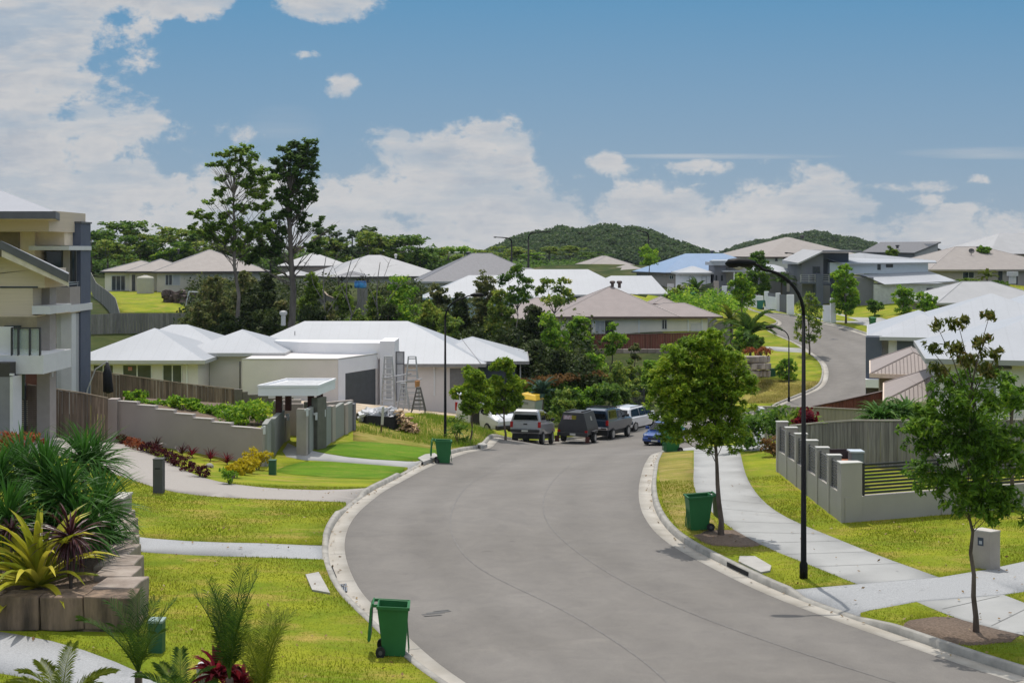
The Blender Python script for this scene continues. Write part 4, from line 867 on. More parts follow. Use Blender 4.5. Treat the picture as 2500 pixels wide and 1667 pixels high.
# green service pillars
podM = mat('service_green', (.02,.095,.05), .5, .1, 2); 
def pod(lb, base, w, h, m=podM, nm='service_pillar', cat='service pillar', lid=None):
    t = T(nm, lb, cat, base, None); x, y, z = base; b = MB(); b.box(x-w/2,x+w/2,y-w/2,y+w/2,z-.2,z+h-.05); b.build('body', m, t, bevel=.02)
    b = MB(); b.box(x-w/2-.012,x+w/2+.012,y-w/2-.012,y+w/2+.012,z+h-.05,z+h); b.build('cap', lid or m, t, bevel=.012); return t
p = hit(383,1592,.1); pod('dark green service pillar with pale top on the near left lawn behind a palm frond', (p.x,p.y,p.z+.1), .26, .62, lid=mat('pod_top',(.25,.33,.30),.5))
p = hit(666,1160,.1); pod('small green service pillar at the foot of the grey garden wall', (p.x,p.y-.05,p.z+.1), .27, .62)
p = hit(1886,918,.1); pod('small dark green service pillar on the far grassy corner', (p.x,p.y,p.z+.05), .5, .75)
p = hit(504,1700); pod('white box topped pillar behind the crimson leaves at the bottom edge', (xat(502,20.5),20.5,g(xat(502,20.5),20.5)), .24, zat(1620,20.5)-g(xat(502,20.5),20.5), mat('letterbox_white',(.5,.5,.5),.7), 'letterbox', 'letterbox')
# grey letterbox blade at the left driveway, beige letterbox on the right
greyR = mat('render_charcoal', (.085,.083,.082), .85, .1, 2, bump=.15); beigeR = mat('render_letterbox', (.36,.32,.28), .9, .08, 2, bump=.2, bscale=40)
p = hit(387,1204,.1); t = T('letterbox', 'slim charcoal letterbox slab beside the curving left driveway', 'letterbox', (p.x,p.y,p.z)); b = MB(); b.box(p.x-.15,p.x+.15,p.y-.12,p.y+.22,p.z-.2,p.z+1.2); b.build('body', greyR, t); b = MB(); b.box(p.x-.16,p.x+.17,p.y-.13,p.y+.23,p.z+1.2,p.z+1.225); b.build('cap', greyR, t); b = MB(); b.box(p.x-.09,p.x+.09,p.y-.127,p.y-.12,p.z+.9,p.z+.93); b.build('slot', blackM, t)
p = hit(2413,1388,.1); w = .24; t = T('letterbox', 'square beige rendered letterbox pillar on the right lawn beside the gravel driveway', 'letterbox', (p.x,p.y,p.z)); b = MB(); b.prism([(p.x-.36,p.y+.1),(p.x-.02,p.y-.2),(p.x+.27,p.y-.05),(p.x-.05,p.y+.3)], p.z-.2, p.z+1.02); b.build('body', beigeR, t); b = MB(); b.prism([(p.x-.375,p.y+.1),(p.x-.02,p.y-.215),(p.x+.285,p.y-.05),(p.x-.05,p.y+.315)], p.z+1.02, p.z+1.055); b.build('cap', mat('cap_beige',(.45,.42,.38),.8), t)
a_ = Vector((p.x-.36,p.y+.1,0)); c_ = Vector((p.x-.02,p.y-.2,0)); nn = Vector((-(c_-a_).y*-1,(c_-a_).x*-1,0)).normalized(); 
def onface(u, z, o): q = a_.lerp(c_, u)+nn*o; return (q.x, q.y, z)
b = MB(); b.add([onface(.30,p.z+.68,.006),onface(.62,p.z+.68,.006),onface(.62,p.z+.88,.006),onface(.30,p.z+.88,.006)], [(0,1,2,3)]); o = b.build('door', mat('plate_blue_grey',(.03,.045,.07),.4), t)
b = MB(); b.add([onface(.38,p.z+.72,.010),onface(.54,p.z+.72,.010),onface(.54,p.z+.80,.010),onface(.38,p.z+.80,.010)], [(0,1,2,3)]); b.build('slot', mat('plate_grey',(.35,.37,.4),.4), o)
# stormwater pits in the kerbs
slabM = mat('pit_lid_concrete', (.36,.345,.32), .9, .12, 2, bump=.2); holeM = mat('pit_opening_dark', (.012,.012,.012), .9)
def slab(pts, h0, h1, m, nm, par): 
    b = MB(); zs = [g(x,y) for x,y in pts]; n = len(pts); b.add([(x,y,z+h0) for (x,y),z in zip(pts,zs)]+[(x,y,z+h1) for (x,y),z in zip(pts,zs)], [tuple(range(n))[::-1],tuple(range(n,2*n))]+[(i,(i+1)%n,(i+1)%n+n,i+n) for i in range(n)]); return b.build(nm, m, par)
def ccw(p): A = sum(p[i][0]*p[(i+1)%len(p)][1]-p[(i+1)%len(p)][0]*p[i][1] for i in range(len(p))); return p if A > 0 else p[::-1]
def pit(lb, lid, mouth, grate):
    c = W(*lid[0]); t = T('drain_pit', lb, 'drain', (c[0],c[1],g(*c)))
    slab(ccw([W(*q) for q in lid]), .0, .165, slabM, 'pit_lid', t)
    a, b_ = Vector((*W(*mouth[0]),0)), Vector((*W(*mouth[1]),0)); d = (b_-a).normalized(); n = Vector((d.y,-d.x,0)); n = n if n.y < 0 else -n
    z = g(a.x,a.y); z1 = g(b_.x,b_.y); m = MB(); best = None
    for LN, sd in ((Lr, 1), (Rr, -1)):
        o_ = offs(LN, .438, sd); i0 = int(np.argmin(((o_-np.array([a.x,a.y]))**2).sum(1))); i1 = int(np.argmin(((o_-np.array([b_.x,b_.y]))**2).sum(1))); dd_ = ((o_[i0]-np.array([a.x,a.y]))**2).sum()
        if best is None or dd_ < best[0]: best = (dd_, o_, min(i0,i1), max(i0,i1))
    _, o_, i0, i1 = best; i1 = max(i1, i0+2)
    for i in range(i0, i1): p0, p1 = o_[i], o_[i+1]; m.seg(tuple(p0), tuple(p1), g(*p0)+.012, g(*p0)+.118, .02, g(*p1)+.012, g(*p1)+.118)
    m.build('opening', holeM, t)
    if grate:
        q = ccw([W(*k) for k in grate]); slab(q, -.05, .012, holeM, 'grate_well', t); A, B, C, D = [Vector((*k,0)) for k in q]; m = MB()
        for i in range(9):
            f = (i+.5)/9; s, e = A.lerp(B,f), D.lerp(C,f); v = (B-A)/9*.28; m.add([(k.x,k.y,g(k.x,k.y)+zz) for zz in (.012,.024) for k in (s-v,s+v,e+v,e-v)], [(0,3,2,1),(4,5,6,7),(0,1,5,4),(1,2,6,5),(2,3,7,6),(3,0,4,7)])
        m.build('grate', mat('galvanised',(.22,.24,.27),.5,.2,5,metal=.5), t)
    return t
pit('concrete stormwater pit with a barred grate in the near left gutter', [(746,1418),(778,1412),(806,1464),(762,1456)], [(781,1420),(803,1408)], [(806,1430),(846,1425),(848,1444),(812,1450)])
pit('concrete stormwater pit with a long dark opening in the right kerb before the lamp', [(1806,1372),(1843,1372),(1883,1396),(1880,1408),(1858,1412),(1803,1385)], [(1804,1386),(1858,1412)], None)
pit('small stormwater pit in the left kerb beside the far green bin', [(1020,1126),(1038,1117),(1062,1114),(1070,1122),(1034,1136)], [(1034,1135),(1066,1124)], None)
pit('stormwater grate in the left kerb near the silver ute', [(1165,1090),(1180,1086),(1190,1092),(1174,1096)], [(1168,1094),(1182,1092)], None)
# ---------------------------------------------------------------- houses
whiteRoof = mat('roof_white_metal', (.37,.385,.41), .5, .03, .5, spec=.3); whiteFas = mat('fascia_white', (.42,.42,.41), .6, .04)
capWhite = mat('cap_white_metal', (.33,.34,.36), .5); [ribs(k_) for k_ in (whiteRoof,)]
lgRoof = mat('roof_pale_grey', (.33,.33,.335), .6, .05, .5); beigeRoof = mat('roof_beige', (.27,.24,.22), .7, .07, 1.2); brownRoof = mat('roof_warm_brown', (.24,.20,.19), .7, .06, 1)
greyRoof = mat('roof_slate_grey', (.135,.135,.15), .65, .10, 3); blueRoof = mat('roof_pale_blue', (.17,.26,.40), .55, .05, 1); darkRoof = mat('roof_dark_grey', (.11,.108,.115), .6, .08, 2)
creamW = mat('wall_cream', (.80,.74,.64), .9, .05, .6); beigeW = mat('wall_beige', (.60,.55,.47), .9, .05, .6); greyW = mat('wall_warm_grey', (.66,.62,.61), .9, .05, .6); taupeW = mat('wall_taupe', (.38,.33,.295), .9, .06, .6)
whiteW = mat('wall_white', (.78,.78,.79), .9, .03, .6); navyW = mat('wall_navy_grey', (.10,.112,.15), .85, .06, .6); charW = mat('wall_charcoal', (.17,.17,.19), .85, .06, .6); darkFas = mat('fascia_dark', (.06,.055,.055), .5); brownFas = mat('fascia_brown', (.11,.07,.06), .5)
frameW = mat('window_frame_white', (.6,.6,.6), .5); frameD = mat('window_frame_dark', (.03,.03,.035), .5); glassM = glass(); curtainM = mat('curtain_pale', (.42,.43,.46), .8, .15, 4, stretch=(8,8,.3)); tealW = mat('wall_pale_teal', (.36,.46,.45), .9, .05)
ribm = {}
def hip(b, fas, x0, x1, y0, y1, ze, pitch, fdepth=.22, caps=None, hr=1.0):
    """hip roof over a rectangle in local axes; returns ridge height"""
    w, d = x1-x0, y1-y0; h = min(w, d)/2; zr = ze+h*math.tan(pitch)
    if w >= d: r0, r1 = (x0+h, (y0+y1)/2), (x1-h*hr, (y0+y1)/2)
    else: r0, r1 = ((x0+x1)/2, y0+h), ((x0+x1)/2, y1-h)
    c = [(x0,y0,ze),(x1,y0,ze),(x1,y1,ze),(x0,y1,ze)]; A = (*r0, zr); B = (*r1, zr)
    if w >= d: fs = [(0,1,5,4),(2,3,4,5),(1,2,5),(3,0,4)]
    else: fs = [(1,2,5,4),(3,0,4,5),(0,1,4),(2,3,5)]
    if abs(w-d) < .02: A = B = ((x0+x1)/2,(y0+y1)/2,zr)
    b.add(c+[A,B], fs+[(3,2,1,0)])
    t = .06
    for s in ((x0-t,x1+t,y0-t,y0+.01),(x0-t,x1+t,y1-.01,y1+t),(x0-t,x0+.01,y0,y1),(x1-.01,x1+t,y0,y1)): fas.box(*s, ze-fdepth, ze+.015)
    if caps is not None:
        for s, e in ((c[0],A),(c[3],A if w >= d else B),(c[1],B if w >= d else A),(c[2],B),(A,B)):
            if (Vector(s)-Vector(e)).length > .1: caps.tube([Vector(s)+Vector((0,0,.01)), Vector(e)+Vector((0,0,.01))], .045, 5)
    return zr
class House:
    def __init__(s, name, label, a, b_, ze, cat='house'):
        """a,b_: (photo column, distance) of the front-left and front-right eave corners"""
        A = Vector((xat(*a), a[1], 0)); B = Vector((xat(*b_), b_[1], 0)); s.rz = math.atan2(B.y-A.y, B.x-A.x); s.W = (B-A).length; s.ze = ze
        s.t = T(name, label, cat, (A.x, A.y, 0)); s.t.rotation_euler = (0,0,s.rz); s.A = A; s.zero = Vector((A.x,A.y,0))
    def put(s, b, name, m, par=None, **k):
        # vertices are already in the house's own frame
        loc = s.t.location.copy(); s.t.location = (0,0,0); o = b.build(name, m, par or s.t, **k); s.t.location = loc; return o
    def wing(s, x0, x1, y0, y1, roof, wall, fas, zb, ze=None, pitch=R(22), over=.55, capm=None, hr=1.0):
        if roof is whiteRoof: capm = None
        ze = s.ze if ze is None else ze; r, f, w = MB(), MB(), MB(); c = MB() if capm else None; zr = hip(r, f, x0, x1, y0, y1, ze, pitch, caps=c, hr=hr)
        ro = s.put(r, 'roof', roof); s.put(f, 'fascia', fas, ro)
        if capm: s.put(c, 'ridge_cap', capm, ro)
        w.box(x0+over, x1-over, y0+over, y1-over, zb-2.2, ze-.012); s.put(w, 'wall', wall); return zr, ro
    def box(s, name, x0, x1, y0, y1, z0, z1, m, par=None, bevel=0):
        b = MB(); b.box(x0,x1,y0,y1,z0,z1); return s.put(b, name, m, par, bevel=bevel)
    def window(s, face, p, u0, u1, z0, z1, frame=frameW, pane=None, split=1, name='window', t=.05):
        """face 'f' (y=p, outward -y), 'r' (x=p, outward +x), 'l' (x=p, outward -x)"""
        pane = pane or glassM; b, q = MB(), MB(); e = .07 if z1-z0 > 1 else .05
        def bx(mb, a0, a1, c0, c1, o0, o1):
            if face == 'f': mb.box(a0,a1,p-o1,p-o0,c0,c1)
            elif face == 'r': mb.box(p+o0,p+o1,a0,a1,c0,c1)
            else: mb.box(p-o1,p-o0,a0,a1,c0,c1)
        bx(b,u0,u1,z0,z0+e,-.05,t); bx(b,u0,u1,z1-e,z1,-.05,t); bx(b,u0,u0+e,z0+e,z1-e,-.05,t); bx(b,u1-e,u1,z0+e,z1-e,-.05,t)
        for k in range(1, split+1):
            if split > 1 and k < split or split == 1 and False: x = u0+(u1-u0)*k/split; bx(b,x-e/2,x+e/2,z0+e,z1-e,-.05,t*.9)
        bx(q,u0+e,u1-e,z0+e,z1-e,-.04,t*.35); w = s.put(b, name, frame); s.put(q, 'pane', pane, w); return w
    def lx(s, px, d=None, y=0.0):
        """local x of the photo column px on the front plane offset y"""
        o = s.zero; c, sn = math.cos(s.rz), math.sin(s.rz); k = (px-CX)/F
        # point = o + x*(c,sn) + y*(-sn,c);  X = k*Y
        bx, by = o.x-y*sn, o.y+y*c; return (k*by-bx)/(c-k*sn)
    def vent(s, x, y, z, r=.16, m=None, h=.45):
        b = MB(); b.cyl((x,y,z-.3), r*.7, h, 10); b.tube([(x,y,z+h-.35),(x,y,z+h-.25),(x,y,z+h-.08),(x,y,z+h)], [r*.9,r*1.25,r*1.15,r*.4], 12); return s.put(b, 'roof_vent', m or darkFas, smooth=False)
def zb_at(px, d): return g(xat(px, d), d)

# H1 far left beige house
h = House('brick_house', 'beige hip roofed house on the rise behind the left lawn, with a water tank', (373,172), (659,176), zat(663,173)); zb = zat(711,173)
h.wing(0, h.W, 0, 15, beigeRoof, beigeW, darkFas, zb, pitch=R(21), capm=lgRoof); x = h.lx(500, y=.4)
h.wing(h.lx(245,y=4), h.lx(440,y=4), 4, 15, beigeRoof, creamW, darkFas, zb, pitch=R(15), capm=lgRoof); h.wing(h.lx(305,y=2.6), h.lx(480,y=2.6), 2.6, 16, beigeRoof, beigeW, darkFas, zb, pitch=R(19), capm=lgRoof)
fw = .55
h.window('f', fw, h.lx(403,y=.5), h.lx(421,y=.5), zat(697,173), zat(670,173), frameW, split=2); h.window('f', fw, h.lx(421.5,y=.5), h.lx(440,y=.5), zat(697,173), zat(670,173), frameW, curtainM)
h.window('f', 4.55, h.lx(272,y=4.5), h.lx(306,y=4.5), zat(709,177), zat(672,177), frameW, split=3); h.window('f', 3.15, h.lx(322,y=3), h.lx(330,y=3), zat(709,176), zat(670,176), frameD)
h.window('f', fw, h.lx(600,y=.5), h.lx(612,y=.5), zat(709,173), zat(668,173), frameW, glassM)
h.vent(h.lx(436,y=7), 7, h.ze+2.6)
p = at(355,170); t = T('water_tank', 'round cream rainwater tank against the beige house', 'water tank', (p.x,p.y,zat(712,170))); b = MB(); z0 = zat(712,170); r = 20*170/F
b.tube([(p.x,p.y,z0-.3),(p.x,p.y,zat(679,170)),(p.x,p.y,zat(676,170)),(p.x,p.y,zat(673.5,170))], [r,r,r*.9,r*.35], 24); b.build('tank_body', mat('tank_cream',(.46,.43,.35),.6,.06,1,stretch=(1,1,14)), t, smooth=False); b = MB(); b.cyl((p.x,p.y,zat(674,170)), .3, .12, 12); b.build('lid', greyW, t)

# white roofed single storey house, left middle
h = House('hip_roof_house', 'white hip roofed house behind the dark timber fence, left of the garage', (165,84), (499,84), zat(880,84)); zb = -1.9
zr, ro = h.wing(h.lx(165), h.W, 0, h.W*1.0, whiteRoof, greyW, whiteFas, zb, pitch=R(22.6)); Y1 = 3.2; x1 = h.lx(694,y=Y1); 
h.wing(h.lx(200,y=5), h.lx(600,y=5), 4.2, 14.2, whiteRoof, greyW, whiteFas, zb, ze=zat(880,88), pitch=R(23)); h.wing(h.lx(430,y=Y1), x1, Y1, Y1+7.6, whiteRoof, greyW, whiteFas, zb, ze=zat(862,87.2), pitch=R(20.5))
fw = .55; z1 = zat(889,84.5); z0 = -1.9
for a, c, pn, nm in ((226,278,glassM,'window'),(298,371,glassM,'sliding_door'),(396,445,glassM,'window')): h.window('f', fw, h.lx(a,y=.5), h.lx(c,y=.5), z0 if nm != 'window' else z0+.3, z1, frameW, pn, split=2, name=nm)
h.window('f', Y1+.55, h.lx(484,y=3.7), h.lx(511,y=3.7), -1.7, zat(884,87.8), frameD, glassM, split=2)
b = MB(); x = h.lx(440); b.tube([(x,.15,h.ze-.1),(x+.3,.5,h.ze-.35),(x+.3,.5,zb)], .05, 8); h.put(b, 'downpipe', whiteW)
q = MB(); xs_ = h.lx(313,y=.5); zs_ = zat(900,84.5); q.box(xs_, xs_+.26, fw-.075, fw-.06, zs_-.12, zs_+.12); h.put(q, 'window_sign', mat('sign_red',(.35,.05,.05),.6,.5,20,c2=(.5,.3,.28)))
# garage block and tall white entry block
h2 = House('garage_block', 'flat parapet garage of pale render with a dark open door, behind the entry canopy', (591,84), (825,84), zat(878,84)); zt = h2.ze; zb = -2.4; W_ = h2.W; D_ = 4.6; rx = 2.1
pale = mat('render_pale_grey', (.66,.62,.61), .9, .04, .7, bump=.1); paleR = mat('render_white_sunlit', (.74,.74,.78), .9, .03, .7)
b = MB(); b.prism([(0,0),(W_,0),(W_+rx,D_),(W_+rx+1.2,D_+3),(0,D_+3)], zb, zt); h2.put(b, 'wall', pale)
b = MB(); b.prism([(-.03,-.03),(W_,-.04),(W_+rx+.04,D_),(W_+rx-.1,D_+.1),(W_-.1,.2),(.1,.2)], zt, zt+.07); h2.put(b, 'parapet_cap', whiteFas)
dn = Vector((rx, D_, 0)).normalized(); nn = Vector((dn.y, -dn.x, 0)); L_ = math.hypot(rx, D_)
def onr(u, z, o=0.0): q = Vector((W_,0,0))+dn*(u*L_)+nn*o; return (q.x, q.y, z)
b = MB(); b.add([onr(.0,zb,.02),onr(.17,zb,.02),onr(.17,zt-.02,.02),onr(0,zt-.02,.02)], [(0,1,2,3)]); b.add([onr(.17,zt-.95,.02),onr(1,zt-.95,.02),onr(1,zt-.02,.02),onr(.17,zt-.02,.02)], [(0,1,2,3)]); h2.put(b, 'lintel', paleR)
b = MB(); b.add([onr(.17,zb,.015),onr(.93,zb,.015),onr(.93,zt-.95,.015),onr(.17,zt-.95,.015)], [(0,1,2,3)])
for k in range(1,6): z = zb+(zt-.95-zb)*k/6; b.add([onr(.17,z,.03),onr(.93,z,.03),onr(.93,z+.03,.03),onr(.17,z+.03,.03)], [(0,1,2,3)])
h2.put(b, 'garage_door', mat('garage_door_grey', (.06,.065,.075), .5))
b = MB(); b.tube([(-.12,-.05,zb),(-.12,-.05,zt-.1)], .05, 6); h2.put(b, 'downpipe', darkFas)
h3 = House('entry_block', 'tall white curved entry block with a recessed panel beside the ladders', (655,88.5), (930,88.5), zat(837,88.5)); zt = h3.ze; W_ = h3.W; zb = -2.4
pts = [(0,2.2),(W_*.25,.9),(W_*.5,.25),(W_*.75,0),(W_,0),(W_+.25,1.6),(W_,2.6),(0,3.4)]; b = MB(); b.prism(pts, zat(876,88.5), zt); h3.put(b, 'parapet', whiteW)
x0, x1 = h3.lx(928), h3.lx(964); b = MB(); b.box(x0, x1, -.15, 3.2, zb, zt+.12); h3.put(b, 'pier', paleR)
xa, xb = h3.lx(941), h3.lx(959); h3.window('f', -.15, xa, xb, zat(975,88.4), zat(866,88.4), whiteW, curtainM, t=.03)
h3.window('f', .0, h3.lx(903), h3.lx(915), -1.95, zat(900,88.4), frameD, glassM); b = MB(); b.box(h3.lx(899), x0-.01, .3, 3, zb, zat(868,88.5)); h3.put(b, 'wall', greyW)
b = MB(); b.box(h3.lx(967), h3.lx(985), .4, .55, zb+.2, zat(859,88.9)); o = h3.put(b, 'entry_screen', mat('screen_pale',(.45,.46,.5),.7)); b = MB()
for xx in (h3.lx(966.5), h3.lx(985)): b.box(xx-.04, xx+.04, .36, .40, zb+.2, zat(858,88.9))
for zz in (zat(859,88.9), zat(888,88.9)): b.box(h3.lx(966.5), h3.lx(985), .36, .399, zz-.03, zz+.03)
h3.put(b, 'screen_frame', charW, o)
# wide white roofed house
h = House('hip_roof_house', 'wide white hip roofed house with building ladders in front, middle of the picture', (560,98), (1168,98), zat(888.5,98)); zb = -2.9
h.wing(h.lx(505), h.lx(1185), 0, 12.6, whiteRoof, greyW, mat('fascia_grey',(.25,.24,.24),.6), zb, pitch=R(24.5), over=.6)
h.wing(h.lx(1000), h.lx(1290,y=2), 1.6, 12.2, whiteRoof, navyW, MATS['fascia_grey'], zb-.3, ze=zat(882,99.6), pitch=R(18.5), over=1.0)
b = MB(); b.box(h.lx(1269,y=2.2), h.lx(1272,y=2.2), 2.1, 2.25, zb-1, zat(882,100)); h.put(b, 'post', whiteFas)
h.window('f', .6, h.lx(1095), h.lx(1165), zb, zat(896,98.6), greyW, mat('garage_grey',(.17,.165,.17),.6), name='roller_door')
b = MB(); x = h.lx(1059); b.tube([(x,.1,h.ze-.2),(x,.55,h.ze-.4),(x,.55,zb)], .055, 6); h.put(b, 'downpipe', whiteW)
h.vent(h.lx(698,y=8.6), 7.4, h.ze+2.75, .26, whiteFas, .9); b = MB(); b.cyl((h.lx(724,y=5),4.2,h.ze+1.6), .03, .6, 6); h.put(b, 'roof_pipe', darkFas)
b = MB(); b.tube([(h.lx(1170)+.1,0.02,h.ze+.05),(h.lx(1125,y=4),4.1,h.ze+1.68)], .03, 4); h.put(b, 'valley_line', MATS['fascia_grey'])

# far middle houses
def simple(name, label, a, b_, row, depth, pitch, roof, wall, fas, zbrow=None, caps=None, wins=(), over=.6):
    h = House(name, label, a, b_, zat(row, (a[1]+b_[1])/2)); zb = h.ze-2.7 if zbrow is None else zat(zbrow, a[1]); h.wing(0, h.W, 0, depth, roof, wall, fas, zb, pitch=pitch, capm=caps, over=over); h.zb = zb
    for (p0, p1, r0, r1, fr) in wins: h.window('f', over, h.lx(p0,y=over), h.lx(p1,y=over), zat(r1, a[1]+over), zat(r0, a[1]+over), fr, glassM, split=2)
    return h
h = simple('grey_roof_house', 'large slate grey hip roofed house in the centre distance', (1020,182), (1352,184), 687, 16.4, R(25.5), greyRoof, creamW, whiteFas, caps=mat('cap_grey',(.24,.24,.26),.6)); h.wing(h.W-9, h.W+3.0, 6, 16, greyRoof, creamW, whiteFas, h.zb, pitch=R(19))
h.vent(h.lx(1143,y=10), 9.5, h.ze+3.7, .3); h.vent(h.lx(1196,y=10), 9.0, h.ze+3.5, .32)
h = simple('white_roof_house', 'pale roofed house at far left centre with a grey gazebo in front', (802,198), (1095,205), 675, 17, R(21), lgRoof, beigeW, darkFas, wins=[(870,900,682,697,frameD)]); h.vent(h.lx(964,y=8), 7.5, h.ze+3.0, .22, greyW)
h = simple('white_roof_house', 'small pale roof between the two tallest gums and the gazebo house', (678,214), (858,216), 649, 12, R(20), lgRoof, taupeW, darkFas)
h = simple('white_roof_house', 'low pale roof end showing behind the thick gum trunk', (672,190), (745,190), 673, 9, R(18), lgRoof, beigeW, darkFas)
# long white roof with two ridges
h = House('white_roof_house', 'long white roofed house with pale teal wall in the middle distance', (1033,158), (1640,160), zat(725,158)); zb = h.ze-2.6
h.wing(0, h.lx(1390), 0, 11.4, whiteRoof, tealW, tealW, zb, ze=zat(727,158), pitch=R(24.5)); h.wing(h.lx(1180), h.lx(1560,y=1), 1.0, 12.2, whiteRoof, tealW, whiteFas, zb, ze=zat(720,160), pitch=R(28.5)); h.wing(h.lx(1420), h.lx(1632,y=1.5), 1.5, 10.4, whiteRoof, tealW, whiteFas, zb, ze=zat(718,161), pitch=R(26), hr=.3)
h.window('f', .55, h.lx(1106,y=.5), h.lx(1135,y=.5), zat(745,158), zat(734,158), frameW, glassM, split=2)
# brown roofed house behind the red brown fence
h = House('brown_roof_house', 'warm brown hip roofed house with cream walls behind the red brown fence', (1412,142), (1764,142), zat(773,142)); zb = -2.1
cap = mat('cap_pale_brown', (.46,.41,.38), .7)
h.wing(h.lx(1345,y=0), h.lx(1660,y=0), 0, 14.2, brownRoof, creamW, brownFas, zb, pitch=R(24), capm=cap); h.wing(h.lx(1545), h.W, .06, 7.4, brownRoof, creamW, brownFas, zb, ze=h.ze-.01, pitch=R(20), capm=cap)
h.wing(h.lx(1180,y=3), h.lx(1460,y=3), 3, 15, brownRoof, taupeW, brownFas, zb, ze=zat(779,145), pitch=R(20), capm=cap); h.wing(h.lx(1592,y=8), h.lx(1650,y=8), 7.5, 13, brownRoof, creamW, brownFas, zb, ze=h.ze+1.1, pitch=R(26), capm=cap)
fw = .55; h.window('f', fw, h.lx(1453,y=.5), h.lx(1477,y=.5), zb, zat(783,142.5), frameW, curtainM, split=2, name='sliding_door'); h.window('f', fw, h.lx(1477.5,y=.5), h.lx(1497,y=.5), zb, zat(783,142.5), frameD, glassM, name='door')
h.window('f', fw+.0, h.lx(1615.5,y=.5), h.lx(1629,y=.5), zat(804,142.6), zat(779.5,142.6), frameW, glassM, split=2); h.window('f', fw, h.lx(1687,y=.5), h.lx(1712,y=.5), zat(812,142.6), zat(791,142.6), frameW, greyW, split=2)
b = MB()
for px in (1449,1560,1680,1714): x = h.lx(px,y=.5); b.box(x-.06,x+.06,.46,.548,zb,h.ze-.05)
h.put(b, 'downpipe', whiteW); h.vent(h.lx(1495,y=7), 6.9, h.ze+3.2, .26, brownFas, .55); h.vent(h.lx(1512,y=7), 6.9, h.ze+3.2, .26, brownFas, .55)
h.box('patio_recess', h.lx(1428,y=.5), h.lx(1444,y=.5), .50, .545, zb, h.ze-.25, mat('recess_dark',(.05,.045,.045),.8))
# small brown roof near the wooded hill, blue roofed house, etc.
simple('beige_roof_house', 'small beige roof at the foot of the wooded hill behind the long white roof', (1425,236), (1570,238), 654, 14, R(21), beigeRoof, taupeW, darkFas, caps=cap); h = simple('beige_roof_house', 'low beige roof end beside the bright tree under the wooded hill', (1500,226), (1610,228), 668, 10, R(20), beigeRoof, taupeW, darkFas)
h = simple('blue_roof_house', 'pale blue hip roofed house at the far right of centre', (1622,208), (1905,214), 665, 13.6, R(24), blueRoof, taupeW, darkFas, wins=[(1634,1644,672,682,frameW),(1651,1658,672,684,frameW)]); h.vent(h.lx(1738,y=8), 8, h.ze+3.1, .3)
# white modern house with grey feature wall
h = House('modern_house', 'white single storey house with grey feature wall and skillion roofs before the blue roof', (1656,186), (1746,186), zat(666,186)); zb = zat(712,186)
h.wing(h.lx(1656), h.lx(1746), 0, 8, whiteRoof, whiteW, whiteFas, zb, pitch=R(19)); x0, x1 = h.lx(1743), h.lx(1771)
h.box('feature_wall', x0, x1, -.5, 5, zb-.5, zat(645,186), charW); b = MB(); b.add([(h.lx(1730),-.9,zat(637,185)),(h.lx(1820),-.9,zat(637,185)),(h.lx(1822),7,zat(634,192)),(h.lx(1760),7,zat(634,192))],[(0,1,2,3)]); b.add([(h.lx(1730),-.9,zat(640,185)),(h.lx(1820),-.9,zat(640,185)),(h.lx(1820),-.9,zat(636.8,185)),(h.lx(1730),-.9,zat(636.8,185))],[(0,1,2,3)])
b.box(h.lx(1738), h.lx(1818), -1, 6.5, zat(648,186), zat(640,186)); h.put(b, 'skillion_roof', whiteRoof); h.box('wall', h.lx(1771), h.lx(1835), 1.5, 7, zb-.5, zat(648,187), greyW); h.box('porch_roof', h.lx(1760), h.lx(1812), -2.2, 1.5, zat(664,184), zat(661,184), whiteRoof); h.box('porch_post', h.lx(1785), h.lx(1788), -2.1, -1.9, zb, zat(664,184), whiteW)
for a, c, r0, r1 in ((1682,1693,674,695),(1713,1725,674,695)): h.window('f', .6, h.lx(a,y=.6), h.lx(c,y=.6), zat(r1,186.5), zat(r0,186.5), frameD)
for a, c in ((1747,1751),(1760,1765)): h.window('f', -.5, h.lx(a,y=-.5), h.lx(c,y=-.5), zat(686,185.5), zat(672,185.5), frameD)
h = simple('modern_house', 'white roofed house with dark grey side behind the pair of street trees', (1848,180), (1953,180), 664, 14, R(18), whiteRoof, charW, whiteFas, 720, over=.5)
h.box('lattice_screen', h.lx(1920), h.lx(1946), -.3, -.2, zat(712,180), zat(692,180), greyW)
h = simple('beige_roof_house', 'big beige hip roof on the ridge behind the modern houses', (1862,250), (2120,256), 627, 24, R(19), beigeRoof, creamW, brownFas, wins=[(1892,1898,630,638,frameD),(1912,1919,630,638,frameD),(1923,1928,630,639,frameD),(1933,1941,630,640,frameD)]); h.vent(h.lx(1953,y=12), 11, h.ze+3.9, .4)
